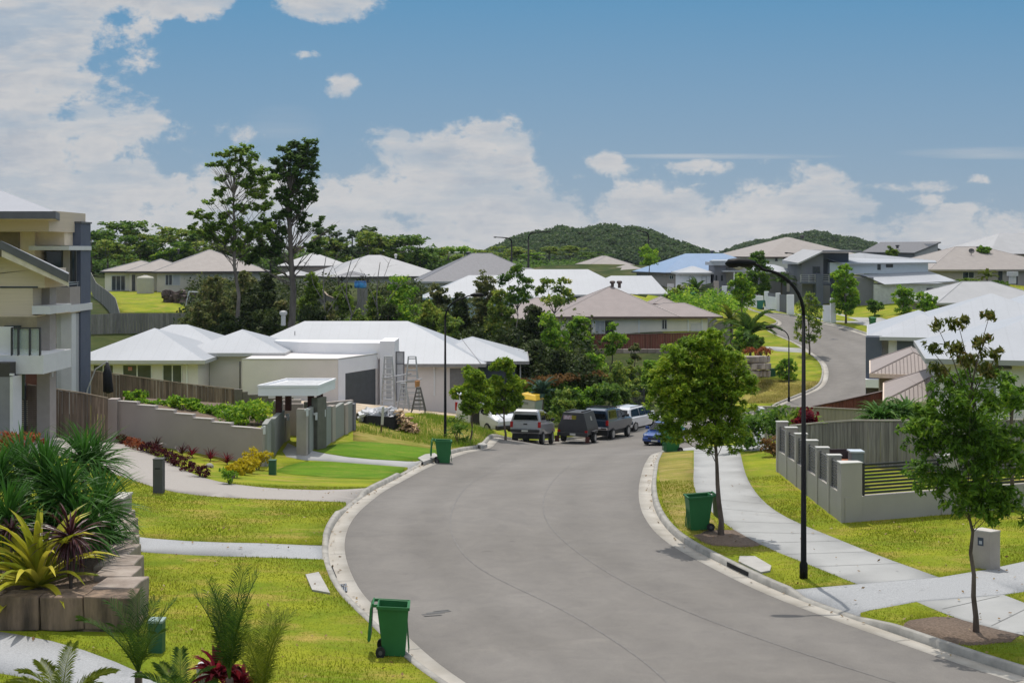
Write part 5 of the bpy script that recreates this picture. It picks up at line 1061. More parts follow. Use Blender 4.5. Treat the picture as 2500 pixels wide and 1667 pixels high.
# two storey navy and white house
h = House('two_storey_house', 'two storey navy and white skillion roofed house behind the tall street tree', (1955,172), (2270,172), zat(642,172)); zb = zat(735,172); L = lambda px, y=0: h.lx(px, y=y)
b = MB(); z0 = zb-.8
pr = [(L(1958),z0),(L(2010),z0),(L(2010),zat(620,172)),(L(1958),zat(637,172))]; b.add([(x,0,z) for x,z in pr]+[(x,9,z) for x,z in pr], [(0,1,2,3),(7,6,5,4),(0,3,7,4),(1,5,6,2),(3,2,6,7),(0,4,5,1)]); h.put(b, 'wall', charW)
h.box('navy_wall', L(2006), L(2072,1.2), 1.2, 9, z0, zat(617,172), navyW)
b = MB(); y0, y1 = -.9, 10.5; b.add([(L(1945),y0,zat(642,171)),(L(2004),y0,zat(613.5,171)),(L(2004),y1,zat(613.5,171)+.3),(L(1950),y1,zat(642,171)+.3),(L(1945),y0,zat(646,171)),(L(2004),y0,zat(617.5,171)),(L(2004),y1,zat(617.5,171)),(L(1950),y1,zat(646,171))],[(0,1,2,3),(7,6,5,4),(0,4,5,1),(0,3,7,4)]); h.put(b, 'sloping_roof', lgRoof)
b = MB(); b.add([(L(2004),y0,zat(612,171)),(L(2100),y0,zat(612,171)),(L(2090),y1,zat(610,171)),(L(2004),y1,zat(610,171)),(L(2004),y0,zat(616,171)),(L(2100),y0,zat(616,171)),(L(2090),y1,zat(614,171)),(L(2004),y1,zat(614,171))],[(0,1,2,3),(7,6,5,4),(0,4,5,1),(1,5,6,2)]); h.put(b, 'flat_roof', charW)
b = MB(); b.box(L(2026), L(2266), .0, 8, zat(668,172), zat(641,172)); h.put(b, 'upper_wall', mat('wall_blue_white',(.52,.56,.60),.9,.03))
b = MB(); b.add([(L(2015),-.5,zat(632,171)),(L(2052),-.6,zat(643,171)),(L(2283),-.6,zat(640,171)),(L(2283,6),6,zat(636,178)),(L(2098,9),9,zat(617,181)),(L(2030,9),9,zat(628,181))],[(0,1,2,3,4,5)]); b.add([(L(2052),-.6,zat(645.5,171)),(L(2283),-.6,zat(642.5,171)),(L(2283),-.6,zat(640,171)),(L(2052),-.6,zat(643,171))],[(0,1,2,3)]); h.put(b, 'upper_roof', whiteRoof)
b = MB(); b.add([(L(2089),-4.5,zat(674,167)),(L(2133),-5,zat(694,167)),(L(2258),-5,zat(692,167)),(L(2334,-4),-4,zat(685,168)),(L(2270),.2,zat(662,172)),(L(2090),.2,zat(670,172))],[(0,1,2,3,4,5)]); b.add([(L(2133),-5,zat(696,167)),(L(2334,-4),-5,zat(688,167)),(L(2334,-4),-5,zat(685.5,167)),(L(2133),-5,zat(694,167))],[(0,1,2,3)]); h.put(b, 'lower_roof', whiteRoof)
h.box('lower_wall', L(2134,-4.5), L(2318,-4.5), -4.5, 0, z0, zat(694,167.5), mat('wall_lower_white',(.50,.50,.50),.9)); h.box('carport_wall', L(2070,-4), L(2133,-4), -4, 0, z0, zat(677,168), charW)
h.box('balcony_slab', L(1952,-1.6), L(2028,-1.6), -1.6, 0, zat(693,170), zat(688,170), navyW); b = MB()
for r in (671,676,681,686): b.box(L(1955,-1.6), L(2024,-1.6), -1.6, -1.55, zat(r,170.4)-.03, zat(r,170.4)+.03)
for px in (1955,1975,1990,2005,2024): b.box(L(px,-1.6)-.04, L(px,-1.6)+.04, -1.62, -1.53, zat(690,170.4), zat(670,170.4))
h.put(b, 'balcony_rail', lgRoof); h.box('navy_pier', L(1985), L(2002), -1.8, -.05, z0, zat(670,170), navyW); h.box('garage_door', L(2004,1.15), L(2026,1.15), 1.1, 1.19, z0, zat(697,172), lgRoof)
for a, c, r0, r1, y in ((1984,1992,651,667,0),(1993,2002,651,667,0),(2142,2150,645,659,0),(2163,2180,645,653,0)): h.window('f', y, L(a,y), L(c,y), zat(r1,172), zat(r0,172), frameD, split=1)
for a, c, r0, r1 in ((2262,2278,703,712),(2290,2292,703,712)): h.window('f', -4.5, L(a,-4.5), L(c,-4.5), zat(r1,167.5), zat(r0,167.5), frameD)
# dark skillion roofed house on the ridge
h = House('skillion_house', 'dark grey skillion roofed house high on the right ridge', (2106,262), (2300,262), zat(614,262)); L = lambda px, y=0: h.lx(px, y=y); b = MB(); b.add([(L(2104),0,zat(615,262)),(L(2232),0,zat(617,262)),(L(2297),0,zat(590.5,262)),(L(2297,12),12,zat(590,274)),(L(2150,12),12,zat(591,274))],[(0,1,2,3,4)]); b.add([(L(2104),0,zat(617,262)),(L(2232),0,zat(619.5,262)),(L(2232),0,zat(617,262)),(L(2104),0,zat(615,262))],[(0,1,2,3)]); b.add([(L(2232),0,zat(619.5,262)),(L(2298),0,zat(593,262)),(L(2297),0,zat(590.5,262)),(L(2232),0,zat(617,262))],[(0,1,2,3)]); h.put(b, 'roof', darkRoof)
b = MB(); z0 = zat(640,262); b.add([(L(2233,.3),.3,z0),(L(2290,.3),.3,z0),(L(2290,.3),.3,zat(595,262)),(L(2233,.3),.3,zat(619,262)),(L(2233,.3),11,z0),(L(2290,.3),11,z0),(L(2290,.3),11,zat(595,262)),(L(2233,.3),11,zat(619,262))],[(0,1,2,3),(5,4,7,6),(1,5,6,2)]); h.put(b, 'gable_wall', lgRoof); h.box('wall', L(2120), L(2233), .4, 10, z0-2, zat(617.6,262), charW)
b = MB(); b.add([(L(2288),.5,zat(604,262)),(L(2319),.5,zat(617,262)),(L(2319),9,zat(617,262)),(L(2288),9,zat(604,262)),(L(2288),.5,zat(606,262)),(L(2319),.5,zat(619,262))],[(0,1,2,3),(4,5,1,0)]); h.put(b, 'side_roof', darkRoof); h.box('side_wall', L(2290), L(2307), 1, 9, z0, zat(612,262), charW); h.vent(L(2191,3), 3, zat(603,265), .35)
# right distance
h = simple('brown_roof_house', 'brown hip roofed house with a satellite dish at the far right', (2267,196), (2620,200), 658, 19, R(20), beigeRoof, taupeW, taupeW, 705, caps=cap, wins=[(2350,2378,664,680,frameW),(2437,2447,662,690,frameD),(2462,2484,662,695,frameD)]); h.vent(h.lx(2389,y=8), 8, h.ze+3.1, .3)
x = h.lx(2371,y=6); zz = h.ze+2.6; b = MB(); b.tube([(x,6,zz-.4),(x,6,zz+.1)], .05, 6); dpt = [(0,-.03,0)]; c = Vector((x,5.9,zz+.15)); n_ = Vector((-.3,-.8,.5)).normalized(); u_ = n_.orthogonal().normalized(); v_ = n_.cross(u_); ring = [c+(u_*math.cos(a)+v_*math.sin(a))*.45+n_*.1 for a in [2*PI*i/14 for i in range(14)]]; b.add([c]+ring, [(0,i+1,(i+1)%14+1) for i in range(14)]); b.tube([c-n_*.02, c+n_*.5], .02, 5); h.put(b, 'satellite_dish', darkFas)
simple('white_roof_house', 'white roof corner at the right edge of the skyline', (2415,232), (2720,240), 620, 18, R(23), lgRoof, creamW, brownFas)
h = simple('grey_roof_house', 'pale grey hip roofed house beyond the largest white roof on the right', (2288,150), (2600,152), 739, 12, R(21), lgRoof, taupeW, lgRoof, 775, caps=lgRoof); h.wing(h.lx(2400,y=3), h.lx(2560,y=3), 3, 14, lgRoof, taupeW, lgRoof, h.zb, ze=h.ze+.3, pitch=R(20))
# largest white roof on the right, charcoal corner
h = House('white_roof_house', 'large white hip roofed house with charcoal corner wall beside the far road', (2118,86), (2700,82.2), zat(821,86)); zb = -3.4; L = lambda px, y=0: h.lx(px, y=y)
h.wing(L(2150,.8), L(2760), .8, 15.6, whiteRoof, greyW, whiteFas, zb, ze=zat(824,86), pitch=R(20), over=.5); h.wing(L(2118,1.5), L(2400), 1.5, 14.6, whiteRoof, greyW, whiteFas, zb, ze=zat(818,88), pitch=R(20.5), over=.55)
h.wing(L(2330,4), L(2900,4), 4, 22, whiteRoof, greyW, whiteFas, zb, ze=zat(812,90), pitch=R(22), over=.5)
h.box('corner_wall', L(2113.5,1.2), L(2153,1.2), 1.2, 3.2, zb, zat(823,87), navyW); h.box('recess_panel', L(2190,1.25), L(2300,1.25), 1.22, 1.29, zat(880,87), zat(830,87), navyW); h.box('balcony_wall', L(2113,.9), L(2156,.9), .6, 1.6, zat(946,86.6), zat(926,86.6), whiteW); h.box('lower_wall', L(2115,1), L(2290,1), .9, 3, zb-1, zat(946,86.6), mat('wall_dark_brown',(.06,.045,.04),.8)); h.box('lower_panel', L(2154,1), L(2190,1), .85, 1.2, zb, zat(905,86.6), beigeW)
b = MB(); b.cyl((L(2470,9),8.5,h.ze+3.3), .25, .55, 12); b.cyl((L(2470,9),8.5,h.ze+3.85), .38, .3, 12); h.put(b, 'roof_vent', whiteFas)
# nearer white roof at the right edge
h = House('white_roof_house', 'nearer white roofed house with pale grey walls cut by the right edge', (2258,60), (2760,57.8), zat(876,60)); zb = -1.0; L = lambda px, y=0: h.lx(px, y=y)
h.wing(L(2262), L(2860), 0, 12.5, whiteRoof, greyW, lgRoof, zb, pitch=R(19), over=.6); h.window('f', .6, L(2335,.6), L(2368,.6), zat(1010,60.6), zat(905,60.6), whiteW, mat('blind_pale',(.33,.33,.34),.8), t=.05)
b = MB(); b.box(L(2385,.5), L(2392,.5), .48, .6, zb, h.ze-.2); b.box(L(2432,.5), L(2440,.5), .48, .6, zb, h.ze-.2); h.put(b, 'wall_trim', whiteW); h.box('window_hood', L(2400,.3), L(2470,.3), .2, .6, zat(896,60.3), zat(890,60.3), darkFas); h.window('f', .6, L(2400,.6), L(2470,.6), zat(1000,60.6), zat(900,60.6), whiteW, mat('blind_pale',(.33,.33,.34),.8))
# two little brown roofs between
ribR = mat('roof_brown_ribbed', (.27,.225,.205), .65, .05, 1); creamF = mat('fascia_cream', (.66,.53,.42), .6)
for nm, lb, a, c, row, d, dep, pit_ in (('brown_roof_house','house with the upper of two small ribbed brown roofs beside the charcoal corner',2125,2345,912,73,9,24),('brown_roof_house','house with the lower of two small ribbed brown roofs above the strappy green bush',2158,2400,978,64,9,24)):
    h = House(nm, lb, (a,d), (c,d-1.25), zat(row,d)); zb = -1.6; ro = h.wing(0, h.W, 0, dep, ribR, mat('wall_tan',(.30,.23,.17),.9), creamF, zb, pitch=R(pit_), over=.5, capm=ribR)[1]
    b = MB(); n = int(h.W/.2); t_ = math.tan(R(pit_)); hh = min(h.W, dep)/2
    for i in range(1, n):
        x = i*.2; top_y = min(x, h.W-x, dep/2); b.add([(x-.022,0,h.ze+.012),(x+.022,0,h.ze+.012),(x+.022,top_y,h.ze+.012+top_y*t_),(x-.022,top_y,h.ze+.012+top_y*t_),(x,0,h.ze+.05),(x,top_y,h.ze+.05+top_y*t_)], [(0,4,5,3),(4,1,2,5),(0,1,4)])
    h.put(b, 'roof_ribs', ribR, ro); h.window('f', .5, 1.4, 2.9, zb+1.0, h.ze-.4, frameD, glassM, split=2)
# gazebo and blue tank, garden fences of the distant lots
p = at(860,168); zt, ze = zat(661,168), zat(673,168); t = T('gazebo', 'grey pyramid roofed timber gazebo in front of the pale far roof', 'gazebo', (p.x,p.y,p.z)); b = MB(); w = 36*168/F
b.add([(p.x-w,p.y-2,ze),(p.x+w,p.y-2,ze),(p.x+w,p.y+2,ze),(p.x-w,p.y+2,ze),(p.x,p.y,zt)], [(0,1,4),(1,2,4),(2,3,4),(3,0,4),(3,2,1,0)]); b.build('roof', greyRoof, t)
for sx in (-1,1):
    for sy in (-1,1): b = MB(); b.box(p.x+sx*(w-.35)-.07,p.x+sx*(w-.35)+.07,p.y+sy*1.6-.07,p.y+sy*1.6+.07,p.z-.3,ze); b.tube([(p.x+sx*(w-.35),p.y+sy*1.6,ze-.8),(p.x+sx*(w-1.0),p.y+sy*1.6,ze-.1)], .05, 4); b.build('post', mat('timber_dark',(.05,.035,.028),.8), t)
p = at(880,160); t = T('spa_cover', 'blue wrapped tub beneath the gazebo', 'tub', (p.x,p.y,zat(703,160))); b = MB(); z0 = zat(703,160); r = 15*160/F; b.tube([(p.x,p.y,z0),(p.x,p.y,z0+.1),(p.x,p.y,zat(690,160)),(p.x,p.y,zat(687,160))], [r*.96,r,r,r*.8], 18); b.build('tub_body', mat('blue_wrap',(.01,.10,.35),.35,c2=(.05,.35,.65),scale=2), t, smooth=True); b = MB(); b.cyl((p.x,p.y,zat(688,160)), r*1.03, .06, 18); b.build('cover', mat('blue_cover',(.02,.16,.45),.4), t)
# ---------------------------------------------------------------- fences and walls
paling = mat('fence_brown_timber', (.12,.082,.058), .9, c2=(.26,.19,.14), scale=2.5, stretch=(6,6,.35), island=.35)
palingG = mat('fence_grey_timber', (.16,.15,.135), .9, c2=(.27,.255,.225), scale=2.5, stretch=(6,6,.35), island=.22)
redF = mat('fence_red_brown', (.14,.042,.032), .85, c2=(.21,.065,.048), scale=2, stretch=(5,5,.3), island=.22)
steelF = mat('fence_sheet_beige', (.29,.26,.215), .7, .06, 1, island=.05)
capW = mat('fence_cap_timber', (.27,.21,.15), .9, .2, 4)
def paling_fence(name, lb, pts, h, m, board=.15, capm=None, t=.03, posts=0, base=None, both=True):
    """pts: (x,y,z_top) along the line; boards share one mesh, posts and rail are parts"""
    p0 = pts[0]; o = T(name, lb, 'fence', (p0[0],p0[1],p0[2]-h)); b = MB(); c = MB(); q = random.Random(int(p0[0]*77)); n_post = 0
    for a, e in zip(pts[:-1], pts[1:]):
        L_ = math.hypot(e[0]-a[0], e[1]-a[1]); n = max(1, int(L_/board))
        for i in range(n):
            f0, f1 = i/n, (i+.93)/n; A = [a[k]+(e[k]-a[k])*f0 for k in range(3)]; E = [a[k]+(e[k]-a[k])*f1 for k in range(3)]; j = q.uniform(-.012,.012); ofs = q.uniform(-.004,.004)
            b.seg((A[0]+ofs,A[1]+ofs), (E[0]+ofs,E[1]+ofs), A[2]-h+ (0 if base is None else 0), A[2]+j, t, E[2]-h, E[2]+j)
        if capm: c.seg((a[0],a[1]), (e[0],e[1]), a[2]+.012, a[2]+.06, t*3.2, e[2]+.012, e[2]+.06)
    b.build('palings', m, o)
    if capm: c.build('cap_rail', capm, o)
    if posts:
        for a, e in zip(pts[:-1], pts[1:]):
            L_ = math.hypot(e[0]-a[0], e[1]-a[1]); n = max(1, int(L_/posts))
            for i in range(n): f = i/n; x, y, z = [a[k]+(e[k]-a[k])*f for k in range(3)]; pb = MB(); pb.box(x-.05,x+.05,y-.09,y-.02,z-h,z-.01); pb.build('post', m if posts < 50 else capm, o)
    return o
def wp(px, d, row): p = P(px, row, d); return (p.x, p.y, p.z)
paling_fence('timber_fence', 'tall brown paling fence with a light cap between the left house and the garden wall', [wp(68,55.5,941),wp(125,55.5,950),wp(205,55.8,962),wp(264,56,974)], 2.0, paling, .14, capW)
paling_fence('timber_fence', 'long brown paling fence sloping down in front of the left white roofed house', [wp(222,66,906),wp(330,67,921),wp(450,68,938),wp(572,69,951)], 2.1, paling, .15, capW)
paling_fence('timber_fence', 'grey stained paling fence climbing the slope beside the beige house lawn', [wp(222,166,665),wp(235,160,691),wp(265,150,712),wp(282,143,728),wp(292,140,763)], 2.3, palingG, .3, None, .06)
paling_fence('timber_fence', 'long grey paling fence along the bottom of the beige house lawn', [wp(222,138,768),wp(290,139,765),wp(455,141,765)], 3.6, palingG, .3, None, .06)
paling_fence('timber_fence', 'red brown paling fence with pale posts in front of the cream walled house', [wp(1425,134,816),wp(1560,134.2,816),wp(1730,134.5,812)], 1.55, redF, .25, brownFas, .05)
paling_fence('timber_fence', 'red brown paling fence rising to the right beside the far road', [wp(1960,69,998),wp(2050,69.5,980),wp(2108,70,967),wp(2170,70.5,953)], 1.9, redF, .2, brownFas, .05)
paling_fence('steel_fence', 'beige ribbed sheet fence crossing behind the garden of the corner wall', [wp(1840,59,994),wp(1990,59,996),wp(2115,60,1002),wp(2140,61,1003)], 1.8, steelF, .2, steelF, .04)
paling_fence('timber_fence', 'tall curved grey paling fence inside the corner wall', [wp(1928,49.5,1041),wp(2000,49,1034),wp(2080,48,1028),wp(2150,47.3,1028.5),wp(2300,46,1028),wp(2560,44,1026)], 1.85, palingG, .15, mat('cap_pale_timber',(.40,.37,.31),.9,.1), .03)
paling_fence('timber_fence', 'pale sloping fence among the valley trees below the far roofs', [wp(745,150,695),wp(785,148,705),wp(800,140,722),wp(830,139,734)], 1.8, palingG, .3, capW, .06)
paling_fence('timber_fence', 'short run of grey vertical palings right of the lime feathery tree', [wp(872,138,704),wp(898,138,704)], 3.4, palingG, .3, None, .06)
paling_fence('timber_fence', 'grey paling fence at the right end of the brown roofed house', [wp(1728,138,776),wp(1790,132,790)], 2.6, palingG, .25, None, .05)
# dark retaining wall and pole frame by the far left lawn
p = at(440,158); t = T('boulder_wall', 'dark boulder retaining wall at the end of the beige house lawn', 'retaining wall', (p.x,p.y,p.z)); b = MB(); q = random.Random(2)
for i in range(70):
    px = q.uniform(402,470); r = q.uniform(715,745); d = 158; b.obox(P(px, r, d+q.uniform(0,.6)), (q.uniform(.5,1.0),.8,q.uniform(.4,.8)), q.uniform(0,3), q.uniform(-.4,.4), q.uniform(-.4,.4))
b.build('boulders', mat('boulder_dark',(.05,.035,.032),.9,c2=(.14,.10,.09),scale=1.5,island=.4), t, bevel=.08)
p = at(455,150); t = T('pole_frame', 'white pole swing frame on the edge of the beige house lawn', 'play frame', (p.x,p.y,p.z)); b = MB(); a_, c_ = P(461,712,150), P(512,714,150)
b.tube([a_, c_], .07, 6); b.build('crossbar', whiteW, t)
for s, e in ((a_, P(454,745,150)), (a_+Vector((0,.1,0)), P(466,742,152)), (c_, P(508,745,150)), (c_+Vector((0,.1,0)), P(516,740,152))): b = MB(); b.tube([s, e], .06, 6); b.build('pole', whiteW, t)
# ---- left garden wall, stepped, with its grey return to the entry
wallM = mat('garden_wall_mauve_render', (.38,.325,.30), .92, .05, .8, bump=.15, bscale=30); greyWallM = mat('garden_wall_grey_render', (.27,.275,.255), .92, .05, .8, bump=.15, bscale=30)
p = P(267,1083,57.5); t = T('garden_wall', 'mauve grey rendered garden wall stepping down to the right along the driveway', 'wall', tuple(p)); b = MB()
pa, pb_ = P(267,975,57.2), P(289,975,57.2); b.box(pa.x, pb_.x+.02, 56.95, 57.5, p.z-.8, zat(974,57)); b.build('pier', wallM, t)
xs = [(292,338,981),(338,382,990.5),(382,428,1000.5),(428,474,1011),(474,520,1022),(520,567,1032),(567,618,1043)]; b = MB(); c = MB()
for a0, a1, r in xs:
    d0 = 57.2-(a0-290)/(618-290)*2.9; d1 = 57.2-(a1-290)/(618-290)*2.9; z = zat(r, (d0+d1)/2); A_ = (xat(a0,d0),d0); B_ = (xat(a1,d1),d1); b.seg(A_, B_, -2.2, z, .22); c.seg(A_, B_, z+.003, z+.035, .27)
b.build('wall_panels', wallM, t); c.build('coping', mat('coping_pale',(.42,.39,.36),.9,.06), t)
def slabwall(lb, segs, m, zlo=-2.3, nm='garden_wall', steps=None):
    a0 = segs[0]; p = P(a0[0], a0[3], a0[1]); t = T(nm, lb, 'wall', (p.x,p.y,zlo+1)); 
    for (x0,d0,x1,d1,r0,th,mm) in [(s[0],s[1],s[2],s[4],s[3],s[5],s[6]) for s in segs]:
        b = MB(); z = zat(r0, d0); b.seg((xat(x0,d0),d0), (xat(x1,d1),d1), zlo, z, th); b.build('panel', mm, t)
    return t
slabwall('grey rendered return of the garden wall with recessed dark piers near the green pillar', [(618,54.3,650,53.6,1043,.24,wallM) if False else (618,54.3,646,1043,53.9,.25,wallM),(646,53.9,656,1035,55.6,.22,greyWallM),(658,55.9,664,1030,57.0,.10,mat('pier_blue_grey',(.07,.09,.11),.7)),(665,56.2,689,1022,59.4,.22,greyWallM),(690,59.5,701,1020,60.4,.3,taupeW)], wallM)
slabwall('tall beige entry blade wall and grey panels beside the canopy', [(726,56.6,750,997,56.5,.22,beigeR),(750,56.8,763,1000,58.2,.2,greyWallM),(766,58.4,771,985,59.0,.25,taupeW),(768,57.9,790,972,58.6,.3,mat('pier_olive',(.13,.125,.10),.9)),(790,58.8,803,1000,60.2,.22,greyWallM),(804,60.3,812,992,60.9,.3,taupeW),(812,60.9,835,996,63.2,.2,greyWallM),(836,63.3,843,988,63.8,.3,taupeW),(843,63.8,856,988,65.2,.2,greyWallM),(857,65.2,862,986,65.6,.3,charW)], greyWallM)
slabwall('mauve wall with niche behind the entry canopy posts', [(668,61,690,977,61.0,.3,beigeR),(690,61.6,740,985,61.6,.22,wallM),(743,60.5,770,980,60.5,.3,beigeR),(690,63,735,975,63,.22,taupeW),(740,64,860,987,66,.2,taupeW)], wallM)
slabwall('olive grey wall stepping down at the end of the long brown fence', [(572,69,592,950,69.1,.25,mat('wall_olive_grey',(.14,.125,.105),.9)),(592,69.1,604,956,69.2,.2,MATS['wall_olive_grey']),(604,69.2,655,963,69.4,.2,MATS['wall_olive_grey']),(655,69.4,716,972,69.8,.2,MATS['wall_olive_grey'])], wallM)
# garden beds behind the wall: soil and lawn
b = MB(); 
def flatpoly(pts, m, nm, zoff=0): b = MB(); b.add([tuple(p) for p in pts], [tuple(range(len(pts)))]); return b.build(nm, m)
o = flatpoly([P(560,1052,56.2)+Vector((0,0,.0)),P(300,985,58.2),P(300,968,64.5),P(560,985,66),P(700,1030,62)], mulchM, 'garden_bed'); struct(o)
o = flatpoly([P(440,1024,57.8),P(560,1045,57.5),P(560,1022,61),P(465,1008,61.5)], brightM, 'lawn'); struct(o)
shr = [(330,965,61,.8,.7),(352,985,60,.55,.5),(405,985,60.5,.95,.7),(425,978,61,.5,.5),(442,980,60,.85,.8),(468,982,61,.5,.45),(480,995,60.5,.6,.5),(506,1000,60.2,.7,.6),(542,1002,60,.8,.75)]
for i, (px, r, d, rx, rz) in enumerate(shr): p = P(px, r+rz*F/d*.55, d); bush('shrub', 'leafy green shrub number order aside, '+('at the fence left end','low between fence shrubs','wide, third along the brown fence','small upright by the fence','round and bright mid fence','small loose mid fence','low right of mid fence','paired low shrub right of mid fence','last round shrub before the hedge block')[i], 'shrub', p, rx*.8, rx*.6, rz*.48, 380, .22, greenL, 'shrubs behind the stepped wall', .4)
for ob in list(bpy.data.objects):
    if ob.get('label', '').startswith('leafy green shrub number order aside, '): ob['label'] = ob['label'].replace('leafy green shrub number order aside, ', 'leafy green shrub behind the stepped wall, ')
p = P(600,1030,58.5); t = T('hedge', 'block of bright green leafy shrubs inside the bend of the garden wall', 'hedge', tuple(p)); crown('foliage', [(P(px,r,d).x, d, zat(r,d), .75, .8, .5) for px, r, d in ((575,1012,58.5),(595,1008,59),(620,1004,60),(640,1000,61),(605,1018,58),(630,1010,59.5),(568,1020,57.8))], 2600, .2, greenL, t, .4)
# entry canopy
z0, z1 = zat(960,58.5), zat(939,58.5); p = P(700,1100,59); t = T('entry_canopy', 'white flat entry canopy on short dark red posts over the garden gate', 'canopy', (p.x,p.y,z0-2)); b = MB(); x0, x1 = xat(630,57.5), xat(776,57.5); dx = 1.0
b.prism([(x0,57.5),(x1,57.5),(x1+.35,60.6),(x0+.75,60.6)], z0, z1); b.build('canopy_roof', whiteW, t)
b = MB(); b.prism([(x0+.25,57.7),(x1-.2,57.7),(x1+.12,60.4),(x0+.95,60.4)], z1, z1+.02); b.build('roof_tray', mat('tray_shade',(.45,.46,.47),.9), t); b = MB()  # tray painted darker for the shade inside the raised rim
for q in (((x0,57.5),(x1,57.5)),((x1,57.5),(x1+.35,60.6)),((x1+.35,60.6),(x0+.75,60.6)),((x0+.75,60.6),(x0,57.5))): b.seg(q[0], q[1], z1-.01, z1+.09, .08)
b.build('rim', whiteW, t)
for px, d, r in ((681,58.5,980),(704,60.3,975),(759,58.5,980),(781,60.2,972)): b = MB(); x = xat(px,d); b.box(x-.13,x+.13,d-.13,d+.13,zat(r,d)-.5,z0); b.build('post', mat('post_dark_red',(.07,.018,.015),.7), t)
lightm = mat('wall_light_white', (.6,.6,.62), .4)
for k, (px, r, d) in enumerate(((645,1050,53.6),(703,1018,59.3),(750,1006,56.4),(772,1016,57.8),(793,1008,58.6))):
    p = P(px, r, d-.15); t = T('wall_light', ('white wall light at the near corner of the garden wall','white wall light on the grey return pier','white wall light on the beige entry blade','white wall light on the olive pier','white wall light past the olive pier')[k], 'wall light', tuple(p), 'white lights on the garden walls'); b = MB(); b.box(p.x-.04,p.x+.04,p.y-.04,p.y+.1,p.z-.16,p.z+.16); b.build('body', lightm, t); b = MB(); b.box(p.x-.12,p.x-.04,p.y-.03,p.y+.05,p.z+.06,p.z+.14); b.build('arm', lightm, t)
# folded umbrella
p = P(262,1000,62); t = T('garden_umbrella', 'closed dark cantilever umbrella hanging in the left garden', 'umbrella', tuple(p)); b = MB(); zt = zat(884,62); x = p.x
b.tube([(x,62,zt),(x,62,zt-.5),(x+.05,62,zt-1.4),(x,62,zat(955,62)),(x-.02,62,zat(960,62))], [.05,.2,.24,.15,.02], 10); b.build('canopy', mat('umbrella_black',(.008,.009,.013),.8), t, smooth=True)
b = MB(); b.tube([(x,62,zt+.02),(x-.6,62.1,zt-.35),(x-1.0,62.2,zt-1.3),(x-1.3,62.2,zt-3.0)], .035, 6); b.build('pole', lightm, t)
# ---- right corner wall with slatted infill
cw = mat('corner_wall_grey_render', (.36,.335,.30), .92, .05, .7, bump=.2, bscale=30); cwc = mat('corner_wall_cap', (.50,.49,.46), .9, .05); slatM = mat('slat_dark_metal', (.022,.022,.028), .5, .1)
cx, cy = xat(2062,38.5), 38.5; fx, fy = xat(1905,46.9), 46.9; ZB = -.15; t = T('corner_wall', 'grey rendered corner fence wall with dark horizontal slat panels on the right lawn', 'wall', (cx,cy,ZB))
ex, ey = cx+12.3, cy+4.5; zlow0, zlow1 = zat(1212,38.5), zat(1130,38.5)
lowL = ZB+1.02; topZ = zat(1131,38.5)
b = MB(); b.seg((cx,cy), (fx,fy), ZB-.5, lowL, .22, ZB-.5, lowL+.0); b.seg((cx-.05,cy), (ex,ey), ZB-.5, lowL-.10, .24); b.build('base_wall', cw, t)
d1 = Vector((fx-cx, fy-cy)); d2 = Vector((ex-cx, ey-cy)).normalized()
piers = []
for k in range(7):
    f = k/6; x, y = cx+d1.x*f, cy+d1.y*f; z = topZ+.02*k if k else topZ
    b = MB(); 
    if k == 0: b.prism([(x-.13,y-.12),(x+d2.x*.62-.05,y+d2.y*.62-.16),(x+d2.x*.62-.1,y+d2.y*.62+.12),(x-.13,y+.35)], ZB-.5, topZ)
    else: b.box(x-.13,x+.26,y-.12,y+.12,ZB-.5,z)
    b.build('pier', cw, t); piers.append((x,y,z)); b = MB()
    if k == 0: b.prism([(x-.15,y-.14),(x+d2.x*.64-.05,y+d2.y*.64-.18),(x+d2.x*.64-.12,y+d2.y*.64+.14),(x-.15,y+.37)], topZ, topZ+.03)
    else: b.box(x-.15,x+.28,y-.14,y+.14,z,z+.03)
    b.build('pier_cap', cwc, t)
for k in range(6):
    a, c = piers[k], piers[k+1]; y0, y1 = a[1]+(.36 if k == 0 else .14), c[1]-.14; b = MB(); fxx = lambda y: cx+d1.x*(y-cy)/d1.y
    for i in range(9): z = lowL+.03+i*(topZ-.06-lowL)/9; b.seg((fxx(y0)-.03,y0), (fxx(y1)-.03,y1), z, z+.05, .03)
    for yy in (y0, y1-.05): b.seg((fxx(yy)-.03,yy), (fxx(yy)-.03,yy+.05), lowL, topZ-.03, .05)
    b.build('slat_panel', mat('slat_panel_grey',(.10,.10,.10),.5), t)
u = .62; L2 = Vector((ex-cx, ey-cy)).length; n2 = Vector((-d2.y, d2.x))
segs2 = [(0.62,3.35),(4.0,6.9),(7.5,10.4)]
for (u0,u1) in segs2:
    b = MB(); A_ = Vector((cx,cy))+d2*u0; B_ = Vector((cx,cy))+d2*u1
    for i in range(9): z = lowL-.07+i*(topZ-.02-lowL+.07)/9; b.seg(A_, B_, z+.015, z+.075, .035)
    for uu_ in (u0, u1-.06): q = Vector((cx,cy))+d2*uu_; e = q+d2*.06; b.seg(q, e, lowL-.09, topZ-.02, .06)
    b.build('slat_panel', slatM, t)
    q = Vector((cx,cy))+d2*(u1); e = q+d2*.62; b = MB(); b.seg(q, e, ZB-.5, topZ+.05, .28); b.build('pier', cw, t); b = MB(); b.seg(q-d2*.02, e+d2*.02, topZ+.05, topZ+.08, .32); b.build('pier_cap', cwc, t)
BLOCK.append([(cx-.2,cy-.2),(ex,ey-.2),(ex,ey+8),(fx-.2,fy+.2)])
